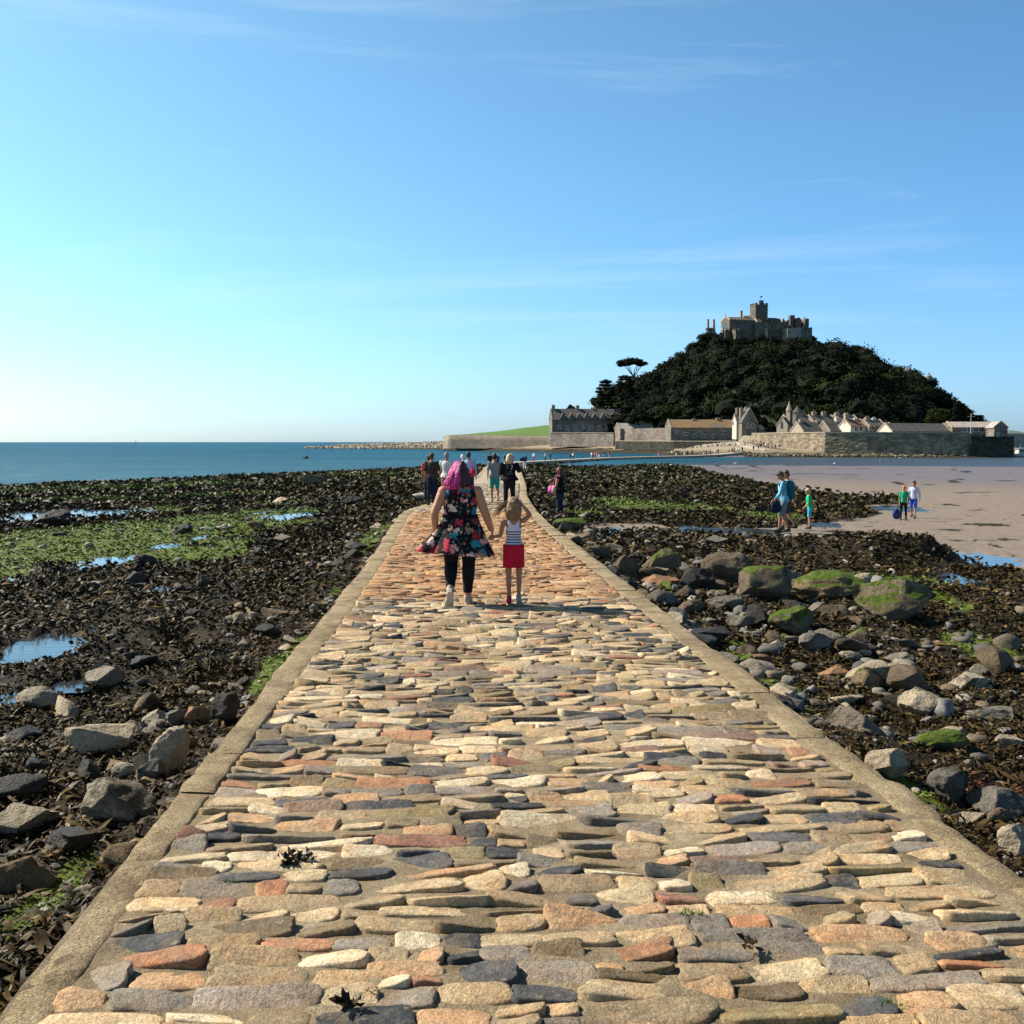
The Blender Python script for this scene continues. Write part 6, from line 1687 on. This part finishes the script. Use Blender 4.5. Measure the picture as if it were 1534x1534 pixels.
# rubble of the spit and the upper shore
def rubble(n, fn, lab, pal, name='boulders'):
    P = ICO*1.0; g = np.random.default_rng(9); var = []
    for q in range(10):
        A = ICO*(1+.3*n3(ICO*1.1, 600+q)[:, None])
        for j in range(7):
            nr = g.normal(size=3); nr /= np.linalg.norm(nr); A = A-np.outer(np.maximum(A@nr-g.uniform(.5, .8), 0)*.9, nr)
        var.append(A)
    var = np.array(var); X = np.array([fn(g) for _ in range(n)])
    s = X[:, 3]; A = g.uniform(0, 6.28, n); ca, sa = np.cos(A)[:, None], np.sin(A)[:, None]
    Q = var[g.integers(0, 10, n)]*np.stack([s, s*g.uniform(.6, 1, n), s*g.uniform(.5, .9, n)], 1)[:, None, :]
    V = np.stack([Q[..., 0]*ca-Q[..., 1]*sa+X[:, 0:1], Q[..., 0]*sa+Q[..., 1]*ca+X[:, 1:2], Q[..., 2]+X[:, 2:3]], 2).reshape(-1, 3)
    F = (ICOF[None]+(np.arange(n)*len(ICO))[:, None, None]).reshape(-1, 3)
    C = np.repeat(np.array(pal)[g.integers(0, len(pal), n)]*g.uniform(.7, 1.3, (n, 1)), len(ICO), axis=0)
    return tag(mesh_np(name, V, [F], M_PEB, col=C), lab, kind='stuff')
SPT = np.array([(455, 671.5), (480, 669.8), (520, 667.5), (560, 665.5), (620, 664.2), (660, 662.2), (690, 660)])
def spit(g):
    px = g.uniform(457, 690); f = g.random()
    D = np.interp(px, [455, 560, 650, 720], [765, 700, 655, 598])+1+34*f
    zt = wz(float(np.interp(px, SPT[:, 0], SPT[:, 1])), 720)
    z = SEA+(zt-SEA-.4)*min(1, f*1.7)**.7
    return (wx(px, D), D, z, g.uniform(.6, 1.7))
rubble(2600, spit, 'rubble of grey brown boulders forming the low spit left of the island', [(.16, .13, .095), (.25, .21, .155), (.10, .085, .06), (.34, .29, .22)])
def upper(g):
    px = g.uniform(655, 1120); D0 = np.interp(px, [650, 720, 800, 880, 940, 1000, 1060, 1120], [655, 598, 552, 520, 480, 425, 372, 345])
    D = D0+8+g.random()*22; x = wx(px, D); return (x, D, shz(x, D)+.15, g.uniform(.35, .85))
rubble(2200, upper, 'pale beach stones along the upper shore below the village walls', [(.36, .31, .23), (.44, .38, .29), (.26, .22, .16), (.30, .25, .18)])
def foot(g):
    px = g.uniform(1090, 1450); D = np.interp(px, [1090, 1140, 1200, 1450], [341, 322, 320, 317.5])+g.random()*6
    x = wx(px, D); return (x, D, shz(x, D)+.1, g.uniform(.3, .6))
rubble(900, foot, 'weedy stones along the water line under the harbour wall', [(.06, .05, .025), (.12, .10, .06), (.09, .075, .035), (.2, .17, .11)])

# ------------------------------------------------------------ castle
D = 570; S = D/FPX; CZ = wz(513, D)
CA = empty('castle', (wx(1135, D), D, CZ), .20, 'grey granite castle with a battlemented square tower on the summit of the island', 'castle')
lx = lambda px: (px-1135)*S*1.04
cz = lambda py: wz(py, D)-CZ
def batt(mb, x0, x1, y0, y1, z, h=.9, w=.9, t=.45):
    n = max(2, int((x1-x0)/(2*w))); st = (x1-x0)/(n*2-1)
    for k in range(n):
        for yy in (y0, y1-t): mb.box(x0+2*k*st, x0+(2*k+1)*st, yy, yy+t, z, z+h)
    n = max(2, int((y1-y0)/(2*w))); st = (y1-y0)/(n*2-1)
    for k in range(1, n-1):
        for xx in (x0, x1-t): mb.box(xx, xx+t, y0+2*k*st, y0+(2*k+1)*st, z, z+h)
    return mb
def block(name, a, b, top, y0, dep, battl=True, mat=None, low=-9):
    mb = MB().box(lx(a), lx(b), y0, y0+dep, low, cz(top))
    if battl: batt(mb, lx(a), lx(b), y0, y0+dep, cz(top)+.002)
    return mb.build(name, mat or M_GRAN, CA)
def groof(name, a, b, pr, pe, y0, dep, mat=None, low=-9, roof=True, endl=True):
    zr, ze = cz(pr), cz(pe)
    w_ = MB().prism([(y0, low), (y0+dep, low), (y0+dep, ze), (y0+dep/2, zr), (y0, ze)], lx(a), lx(b), 'x').build(name, mat or M_GRAN, CA)
    MB().prism([(y0-.2, ze), (y0+dep/2, zr+.05), (y0+dep/2, zr+.4), (y0-.2, ze+.35)], lx(a)+.5, lx(b)-.3, 'x').prism([(y0+dep+.2, ze), (y0+dep+.2, ze+.35), (y0+dep/2+.003, zr+.4), (y0+dep/2+.003, zr+.05)], lx(a)+.5, lx(b)-.3, 'x').build('roof', M_SLATE, w_)
    MB().prism([(y0-.3, ze), (y0+dep/2, zr), (y0+dep+.3, ze), (y0+dep+.3, ze+.7), (y0+dep/2, zr+.9), (y0-.3, ze+.7)], lx(a)-.1, lx(a)+.495, 'x').build('coping', M_COPE, w_)
    return w_
# left round turret with its two chimneys
o = MB().cyl((lx(1062.3), 3, -9), (lx(1062.3), 3, cz(493)), 1.75, 1.7, 20).cyl((lx(1062.3), 3, cz(494.2)), (lx(1062.3), 3, cz(492.3)), 1.95, 1.95, 20).build('round_turret', M_GRAN, CA)
MB().cyl((lx(1060.6), 3, cz(492.3)), (lx(1060.6), 3, cz(480)), .62, .55, 12).cyl((lx(1060.6), 3, cz(480)), (lx(1060.6), 3, cz(479.2)), .75, .75, 12).build('chimney', M_BRICKC, o)
MB().loft([[(lx(a), 3, cz(p)), (lx(b), 3, cz(p)), (lx(b), 4.3, cz(p)), (lx(a), 4.3, cz(p))] for a, b, p in ((1068, 1073.5, 506), (1068, 1073, 501), (1068.2, 1071.5, 493), (1068.3, 1070.9, 480), (1068.1, 1071.1, 479.9), (1068.1, 1071.1, 479))]).build('chimney', M_BRICKC, CA)
block('low_wall', 1068, 1082, 501.5, 2, 6)
groof('gabled_lodge', 1082, 1090, 493, 497, -1, 6)
# hall with pinnacled gable
h_ = groof('chapel_hall', 1089.5, 1127, 475, 480.5, 0, 11)
MB().cyl((lx(1089.7), 5.5, cz(475)), (lx(1089.7), 5.5, cz(469)), .45, .05, 8).build('pinnacle', M_COPE, h_)
for k in range(2): MB().cyl((lx(1089.7), .1+10.8*k, cz(482)), (lx(1089.7), .1+10.8*k, cz(477)), .4, .05, 8).build('pinnacle', M_COPE, h_)
MB().box(lx(1089.5)-.08, lx(1089.5)+.1, 3.6, 7.4, cz(500), cz(485)).prism([(3.6, cz(485)), (7.4, cz(485)), (5.5, cz(481.5))], lx(1089.5)-.08, lx(1089.5)+.1, 'x').build('window', M_GLASS, h_)
mb = MB(); mb.box(lx(1100), lx(1126), -.35, -.002, cz(480.8), cz(479.2))
for k in range(11): mb.box(lx(1100+2.4*k), lx(1101.3+2.4*k), -.35, .2, cz(479.2), cz(478.1))
mb.build('parapet', M_COPE, h_)
block('buttress', 1098.5, 1100.2, 494, -2.5, 2.6, False)
block('low_wing', 1092, 1100, 497, -6, 6)
MB().box(lx(1111.7), lx(1114.6), 4.7, 6.3, cz(478), cz(465.3)).box(lx(1111.4), lx(1114.9), 4.5, 6.5, cz(465.3), cz(464.2)).build('chimney', M_BRICKC, CA)
g_ = groof('upper_hall', 1119, 1138, 470.8, 477.5, 5, 10)
groof('stair_lodge', 1129.5, 1138, 478, 484, -1.5, 6)
# the tower
tw = MB().box(lx(1131.3), lx(1150), 2, 9.2, -9, cz(455.5)); batt(tw, lx(1131.3), lx(1150), 2, 9.2, cz(455.5)+.002, 1.0, .8); tw.box(lx(1131.3)-.15, lx(1150)+.15, 1.85, 9.35, cz(457.4), cz(456.7))
tw = tw.build('tower', M_GRAN, CA)
tu = MB().cyl((lx(1141), 3.1, 6), (lx(1141), 3.1, cz(450.3)), 1.25, 1.2, 12).cyl((lx(1141), 3.1, cz(450.4)), (lx(1141), 3.1, cz(449)), 1.4, 1.4, 12); tu.build('turret', M_GRAN, tw)
MB().cyl((lx(1142), 5, cz(456)), (lx(1142), 5, cz(441)), .09, .06, 8).build('flagpole', M_DOOR, tw)
for (p, q) in ((1143, 466), (1147, 466), (1145, 473)): MB().box(lx(p)-.3, lx(p)+.3, 1.93, 2.05, cz(q)-.8, cz(q)+.8).build('window', M_GLASS, tw)
MB().box(lx(1131.3)-.06, lx(1131.3)+.1, 5, 5.8, cz(470), cz(465)).build('window', M_GLASS, tw)
fl = MB().loft([[(lx(1142)+.1+k*.35, 5+.12*math.sin(k), cz(441.2)), (lx(1142)+.1+k*.35, 5+.12*math.sin(k), cz(443.4)), (lx(1142)+.1+k*.35, 5.03+.12*math.sin(k), cz(443.4)), (lx(1142)+.1+k*.35, 5.03+.12*math.sin(k), cz(441.2))] for k in range(4)]).build('flag', M_DOOR, tw)
r_ = groof('east_hall', 1148, 1169, 474.6, 479, 1, 10)
block('south_front', 1126, 1152, 486, -2, 5, True)
block('east_range', 1152, 1179, 481.5, -1, 10, True)
block('chimney', 1170.5, 1173, 474.5, 5, 1.4, False, M_BRICKC); block('chimney', 1178, 1180.4, 474.2, 6, 1.4, False, M_BRICKC)
block('white_oriel', 1140.5, 1144.5, 492.8, -3, 1.2, False, M_COPE)
block('bastion_house', 1169, 1183, 493, -7, 8, False, M_COPE)  # paler than the granite: the sunlit face is put into the colour
block('chimney_block', 1183.8, 1189.2, 470.5, 1, 2.6, False); block('chimney', 1191.6, 1193.4, 469.5, 3, 1.2, False, M_BRICKC)
a_ = MB()
rings = []
for k in range(9):
    t_ = PI*k/8; rings.append((lx(1196.5)-lx(5+1135-1135+0)*0+(-math.cos(t_))*4.6*S*1.04*1.0+0, cz(480)+math.sin(t_)*(cz(473.6)-cz(480))))
prof = [(rings[0][0], -9)]+rings+[(rings[-1][0], -9)]
MB().prism(prof, 1, 8, 'y').build('round_gable', M_GRAN, CA)
MB().prism([(lx(1203), -9), (lx(1210), -9), (lx(1210), cz(476)), (lx(1206), cz(475.5)), (lx(1203), cz(484))], -1, 6, 'y').build('corner_tower', M_GRAN, CA)
MB().prism([(lx(1199), cz(492)), (lx(1201.5), cz(492)), (lx(1204.5), cz(481)), (lx(1204.5), cz(476)), (lx(1202.3), cz(476)), (lx(1202), cz(486))], -1.5, -1.05, 'y').build('buttress', M_COPE, CA)  # thin pale sheet painted as sunlight on the curved part
MB().box(lx(1204.8), lx(1206.4), 1, 1.8, cz(477), cz(472.5)).build('pinnacle', M_COPE, CA)
block('east_bastion', 1181, 1212.5, 492, -3, 12, True)
block('sunlit_parapet', 1184, 1195, 491.4, -3.6, .55, False, M_COPE)  # pale slab on the granite bastion, its colour standing in for sunlight
for (p, q) in ((1103, 490), (1108, 490), (1114, 490), (1120, 490), (1156, 490), (1162, 490), (1131, 494), (1190, 500), (1198, 500), (1205, 500)):
    yy = {1131: -2, 1156: -1, 1162: -1, 1190: -3, 1198: -3, 1205: -3}.get(p, 0)
    MB().box(lx(p)-.35, lx(p)+.35, yy-.05, yy+.1, cz(q)-1.0, cz(q)+1.0).build('window', M_GLASS, CA)
MB().box(lx(1172)-.5, lx(1172)+.5, -7.05, -6.9, cz(499.5)-.7, cz(499.5)+.7).build('window', M_GLASS, CA)
MB().box(lx(1169)-.05, lx(1169)+.1, -3.7, -2.7, cz(499.5)-.7, cz(499.5)+.7).build('window', M_GLASS, CA)
o = MB(); x0 = wx(1213, 575); x1 = wx(1225, 575); z0 = wz(518, 575)
o.box(x0, x1, 575, 576, z0-8, z0+.6); batt(o, x0, x1, 575, 576, z0+.602, .9, .6); tag(o.build('castle_wall', M_GRAN), 'short battlemented wall on the slope right of the castle', 'wall')

# ------------------------------------------------------------ boats, gull, far coast
def hull(L, Wd, H):
    r = []
    for k in range(9):
        f = k/8; w = Wd/2*(math.sin(PI*min(1, .25+f*.75))**.7 if f > 0 else .85*.5+.2) if False else Wd/2*(.8+.2*math.sin(f*PI))*(1-max(0, f-.55)**2*4.9)
        w = max(w, .04); sh = H*(1+.25*f*f)
        r.append([(-L/2+L*f, -w, sh), (-L/2+L*f, -w*.75, sh*.35), (-L/2+L*f, 0, 0 if f < .85 else sh*.3*(f-.85)/.15), (-L/2+L*f, w*.75, sh*.35), (-L/2+L*f, w, sh)])
    return r
x = wx(1530, 330); o = empty('motor_boat', (x, 330, SEA-.25), R(15), 'white motor boat with a cabin moored beyond the pier at the right frame edge', 'boat')
MB().loft(hull(6.5, 2.4, 1.3)).build('hull', M_WHITE, o, True)
c_ = MB().prism([(-1.6, 1.25), (1.3, 1.25), (.7, 2.7), (-1.4, 2.7)], -.85, .85, 'y').box(-1.7, .9, -1, 1, 2.7, 2.82).build('cabin', M_WHITE, o)
for (a, b) in ((-1.2, -.3), (-.15, .6)): MB().box(a, b, -.9, -.84, 1.8, 2.45).build('window', M_GLASS, c_)
MB().cyl((-.3, 0, 2.8), (-.3, 0, 4.2), .04, .03, 6).build('mast', M_WFRAME, o)
x = wx(203, 5000); o = empty('sailing_boat', (x, 5000, SEA-.5), 0, 'tiny pale sailing boat on the horizon at the left', 'boat')
MB().loft(hull(12, 3.5, 2)).build('hull', M_WHITE, o); MB().prism([(0, 2.5), (5, 2.5), (.3, 14)], -.05, .05, 'y').build('sail', M_WHITE, o); MB().cyl((0, 0, 1.5), (0, 0, 14.5), .12, .08, 6).build('mast', M_WFRAME, o)
def gull(px, py, D, span, rz, lab, stand=False):
    p = at_y(px, py, D); o = empty('gull', p, rz, lab, 'gull', None if not stand else 'white gulls resting on the wet sand')
    mb = MB(); rg = []
    for k in range(7):
        f = k/6; r = .09*math.sin(PI*(.08+.84*f))+.008; rg.append([(math.cos(a)*r, -.25+.5*f, math.sin(a)*r+(.22 if stand else 0)+(.03 if k > 4 else 0)) for a in np.linspace(0, 2*PI, 8, endpoint=False)])
    mb.loft(rg).build('body', M_WHITE, o, True)
    if stand:
        MB().cyl((.03, 0, 0), (.03, 0, .16), .012, .012, 6).cyl((-.03, .0, 0), (-.03, 0, .16), .012, .012, 6).build('leg', M_BRICKC, o)
    else:
        for s in (-1, 1): MB().loft([[(s*.05, .1, .03), (s*.05, -.1, .03), (s*.05, -.1, .05), (s*.05, .1, .05)], [(s*span*.28, .12, .22), (s*span*.28, -.05, .22), (s*span*.28, -.05, .235), (s*span*.28, .12, .235)], [(s*span*.5, 0, .1), (s*span*.5, -.06, .1), (s*span*.5, -.06, .11), (s*span*.5, 0, .11)]]).build('wing', M_SLATE2, o)
    return o
gull(1302, 521, 260, 1.5, .4, 'grey gull flying against the sky right of the hill crest')
HR = 3200
hp = [(1440, 655), (1500, 646.5), (1512, 644.3), (1525, 646), (1534, 648), (1580, 646), (1700, 642), (1900, 648)]
V = []
for (p, q) in hp:
    V += [(wx(p, HR), HR, SEA-1), (wx(p, HR+200), HR+200, wz(q, HR+200)), (wx(p, HR+500), HR+500, SEA-1)]
i = (np.arange(len(hp)-1)[:, None]*3+np.arange(2)[None]).ravel()
tag(mesh_np('hills', np.array(V), [np.stack([i, i+3, i+4, i+1], 1)], plain('far coast', (.10, .13, .11, 1), .95, .3, .004, 0, obj=False)), 'low dark coast on the horizon at the right', kind='structure')
for k, (px, py) in enumerate([(983, 704), (1102, 696.5), (1192, 691.5), (1250, 697), (1348, 691), (1318, 695), (1005, 699)]):
    X, Y, Z = B(px, py); 
    if Z < SEA: Z = SEA-.05
    s_ = gull(px, py, Y, 1, k*1.1, 'white gull standing at the shallow water line on the right', True); s_.location = (X, Y, max(Z, SEA-.08)); s_.scale = (1.5,)*3
# ------------------------------------------------------------ placing the people
def gz_path(x, y):
    d, z = path_dist(np.array([float(x)]), np.array([float(y)])); return float(z[0])+.012
def stand(key, px, y, face=0, z=None, on='path', dx=0):
    p = FOLKS[key]; x = at_y(px, 700, y)[0]+dx
    zz = gz_path(x, y) if on == 'path' else float(ground(x, y)[0][0])-.01
    p.root.location = (x, y, zz if z is None else z); p.root.rotation_euler = (0, 0, face)
    return p.root
d_ = 12.0
wx_ = at_y(690, 905, d_)[0]; W1.root.location = (wx_, d_, gz_path(wx_, d_)+float(UND(wx_, d_))+.008); W1.root.rotation_euler = (0, 0, .02)
gx_ = at_y(769.5, 905, d_)[0]; G1.root.location = (gx_, d_, gz_path(gx_, d_)+float(UND(gx_, d_))+.010)
stand('dark', 647, 35.2, -.2); stand('red', 640, 36.6, .1, dx=.06); stand('white', 669, 36.0, -.35); stand('blue', 702, 36.3, -.15); stand('cap', 693, 44, 0)
stand('grey', 741, 36.8, .05); stand('blonde', 763, 33.2, .12)
stand('red_hair', 839, 34.3, 1.15, z=-.745)
stand('hiker', 1176, 29.6, 1.45, on='g'); stand('second', 1182, 30.6, 1.4, on='g'); stand('boy_left', 1214, 31.2, 1.35, on='g')
stand('boy_mid', 1355, 37.0, 2.9, on='g'); stand('boy_right', 1370, 38.3, 2.6, on='g')
# things held or put down
X, Y, Z = FOLKS['blonde'].root.location
o = empty('camera', (X+.40, Y+.22, Z+1.50), .1, 'small black camera held up by the blonde woman', 'camera')
MB().box(-.07, .07, -.03, .03, -.05, .05).box(-.03, .03, -.028, .028, .05, .07).build('body', plain('camera body', (.01, .01, .01, 1), .4, 0, 5, 0), o); MB().cyl((0, .03, 0), (0, .08, 0), .035, .035, 14).build('lens', M_GLASS, o)
X, Y, Z = FOLKS['hiker'].root.location
o = empty('shoulder_bag', (X-.28, Y-.2, Z+.72), .3, 'dark navy bag carried low in front of the hiker with the teal backpack', 'bag')
mb = MB(); ellipsoid(mb, (0, 0, 0), (.17, .09, .17)); remesh(mb, .02, 'pouch', cloth('navy bag cloth', (.015, .018, .05)), o, 1, .01)
m = MB(); limbp(m, [(-.12, 0, .12), (-.08, 0, .30), (.05, 0, .38), (.14, 0, .12)], [.012]*4, 8); m.build('strap', cloth('navy strap', (.015, .018, .05)), o, True)
X, Y = at_y(1343, 758, 37.6)[:2]; Z = float(ground(X, Y)[0][0])
o = empty('rucksack', (X, Y, Z), .4, 'dark blue rucksack on the ground left of the ginger haired boy', 'rucksack')
mb = MB(); ellipsoid(mb, (0, 0, .17), (.15, .11, .19)); ellipsoid(mb, (0, -.10, .11), (.10, .05, .09)); remesh(mb, .015, 'pack', cloth('blue rucksack cloth', (.02, .035, .13)), o, 1, .01)
m = MB(); limbp(m, [(-.05, 0, .35), (-.03, 0, .40), (.03, 0, .40), (.05, 0, .35)], [.01]*4, 8); m.build('strap', cloth('pale strap', (.3, .32, .36)), o, True)

# far walkers
PALC = {}
def pc(name, c):
    if name not in PALC: PALC[name] = plain(name+' cloth', tuple(c)+(1,), .9, .05, 5, 0)
    return PALC[name]
CL_ = {'black': (.012, .012, .014), 'navy': (.02, .03, .07), 'white': (.72, .70, .68), 'red': (.42, .03, .04), 'pink': (.60, .25, .28), 'grey': (.20, .20, .20), 'blue': (.10, .20, .42), 'beige': (.42, .34, .25), 'maroon': (.16, .02, .03), 'denim': (.05, .09, .16), 'green': (.08, .16, .08)}
def far_person(proto, x, y, z, H, top, bot, label, group, face, hair=None):
    src = FARP[proto]
    r = src.root.copy(); COL.objects.link(r)
    for ch in list(src.root.children):
        c = ch.copy(); COL.objects.link(c); c.parent = r
        nm = ch.name.split('.')[0]
        m = {'shirt': pc(top, CL_[top]), 'trousers': pc(bot, CL_[bot]), 'hair': hair or random.choice([H_BROWN, H_BLACK, H_DKBLOND, H_GREY, H_BROWN]), 'body': SKIN}[nm]
        c.material_slots[0].link = 'OBJECT'; c.material_slots[0].material = m
    r.location = (x, y, z); r.scale = (H/1.72,)*3; r.rotation_euler = (0, 0, face)
    tag(r, label, 'person', group)
    return r
capW = pc('white', CL_['white'])
K = 0
# on the straight middle part of the causeway
for (px, y, H, top, bot, lab, hr) in ((734, 113, 1.76, 'black', 'black', 'walker all in black at the left of the far group ahead', H_BLACK), (740.5, 118, 1.66, 'white', 'navy', 'walker in a white top beside the walker all in black', H_BROWN),
        (745, 121, 1.7, 'navy', 'navy', 'walker in navy with a white cap in the far group ahead', capW), (759, 116, 1.78, 'black', 'black', 'tall walker in black directly beyond the blonde woman', H_BLACK), (767, 119, 1.66, 'pink', 'navy', 'walker in a pale pink top and white hat beyond the blonde woman', capW),
        (786, 110, 1.72, 'denim', 'white', 'walker in a denim top and white trousers at the right edge of the causeway', H_GREY)):
    x = at_y(px, 690, y)[0]; x = min(max(x, float(XL(y))+.3), float(XR(y))-.3) if px != 786 else x
    far_person(K % 3, x, y, gz_path(x, y), H, top, bot, lab, 'walkers on the distant causeway', random.uniform(-.2, .2), hr); K += 1
# along the curve towards the island
CLs = []
for i in range(11, len(CL)-1):
    for f in np.linspace(0, 1, 30): CLs.append(CL[i]*(1-f)+CL[i+1]*f)
CLs = np.array(CLs); CLpx = 767+CLs[:, 0]/CLs[:, 1]*FPX
def on_curve(px, side=0):
    m = CLs[:, 1] > 200; i = np.where(m)[0][np.argmin(np.abs(CLpx[m]-px))]
    c = CLs[i]; return c[0], c[1]+side, c[2]+.01
row = [(800, 'white', 'red', 'walker in a white top and red trousers where the causeway starts to curve'), (817, 'beige', 'black', 'walker in a beige top left of a pair on the curve'), (824.5, 'navy', 'black', 'walker in dark navy just left of the small child on the curve'), (833, 'blue', 'navy', None),
       (854, 'maroon', 'black', 'walker in maroon beside one in a white top'), (858.5, 'white', 'black', 'walker in a white top and black trousers beside one in maroon'), (885.5, 'white', 'beige', 'leftmost walker of the far bunch, in white and beige'), (887.8, 'maroon', 'navy', 'maroon clad walker second in the far bunch'),
       (890.5, 'pink', 'red', 'pink clad walker in the middle of the far bunch'), (894, 'red', 'beige', 'walker in a red top right of the pink clad one'), (898, 'green', 'white', 'walker in a green top in the far bunch'), (904.5, 'black', 'beige', 'walker in a black top and beige trousers right of the far bunch'),
       (912, 'maroon', 'beige', 'walker in a maroon top at the right end of the far bunch'), (987, 'red', 'pink', 'lone walker in bright red on the causeway near the island'), (1006.7, 'white', 'black', 'walker in a white top following the lone red walker'), (1012, 'black', 'white', 'walker in a black top and white trousers near the boathouse'),
       (1015.5, 'maroon', 'black', None), (1025, 'beige', 'white', None), (1029, 'navy', 'black', None), (1037, 'black', 'black', None), (1053, 'red', 'white', None), (1057, 'black', 'navy', None), (1059.8, 'white', 'pink', None), (1063, 'grey', 'black', None), (1070, 'white', 'white', 'walker all in white near the island landing'), (1075, 'black', 'navy', None),
       (1095, 'maroon', 'black', None), (1099, 'black', 'black', None), (1102.8, 'white', 'beige', None), (1106, 'white', 'black', None)]
for (px, top, bot, lab) in row:
    child = px == 833
    x, y, z = on_curve(px, random.uniform(-1.2, 1.0))
    if child: lab = 'small child in blue walking alone on the curve of the causeway'
    far_person(K % 3, x, y, z, 1.15 if child else random.uniform(1.62, 1.8), top, bot, lab or 'distant walker in a %s top and %s trousers crossing to the island' % (top, bot), 'walkers on the distant causeway', random.choice([-.9, -.7, 2.3, -.8])); K += 1
# crowd on the ramp and the beach below the village gate
RP = np.array([(wx(p, D_), D_, z) for p, D_, z in RAMP])
crowd = [(1111.7, 668.5), (1129, 677), (1136, 677), (1120, 662), (1123, 662), (1124.5, 663), (1127, 664), (1131, 665), (1134.5, 666), (1138, 667), (1140, 668), (1142.5, 668.5), (1144.5, 669), (1146.5, 670), (1148, 670), (1150.5, 671), (1152, 671.5), (1154.5, 672), (1156.5, 672), (1159, 672.5), (1162, 672.5)]
for i, (px, py) in enumerate(crowd):
    top = ['maroon', 'black', 'navy', 'white', 'white', 'black', 'maroon', 'navy', 'red', 'black', 'pink', 'blue', 'beige', 'black', 'red', 'navy', 'white', 'pink', 'maroon', 'black', 'navy'][i]
    bot = random.choice(['black', 'navy', 'denim', 'beige', 'maroon'])
    if i < 3:
        D_ = [352, 338, 340][i]; x = wx(px, D_); z = max(shz(x, D_), -2.3)
        if i == 0: x, D_, z = on_curve(px)
        far_person(K % 3, x, D_, z, 1.72, top, bot, ['walker in maroon on the causeway just below the village gate', 'left of two dark figures standing on the beach below the harbour wall', 'right of two dark figures standing on the beach below the harbour wall'][i], 'visitors crowding the village ramp', 0)
    else:
        pxs = 767+RP[:, 0]/RP[:, 1]*FPX; f = np.interp(px, pxs[::-1], np.arange(len(RP))[::-1])
        a = int(min(f, len(RP)-2)); q = RP[a]*(1-(f-a))+RP[a+1]*(f-a)
        o_ = random.uniform(-2.5, 2.0)
        far_person(K % 3, q[0]+o_, q[1]+o_*.3, q[2]+.02, random.uniform(1.6, 1.8), top, bot, 'visitor in a %s top in the crowd on the village ramp' % top, 'visitors crowding the village ramp', random.uniform(0, 6.28))
    K += 1
for p in FARP:
    for ch in list(p.root.children): bpy.data.objects.remove(ch)
    bpy.data.objects.remove(p.root)
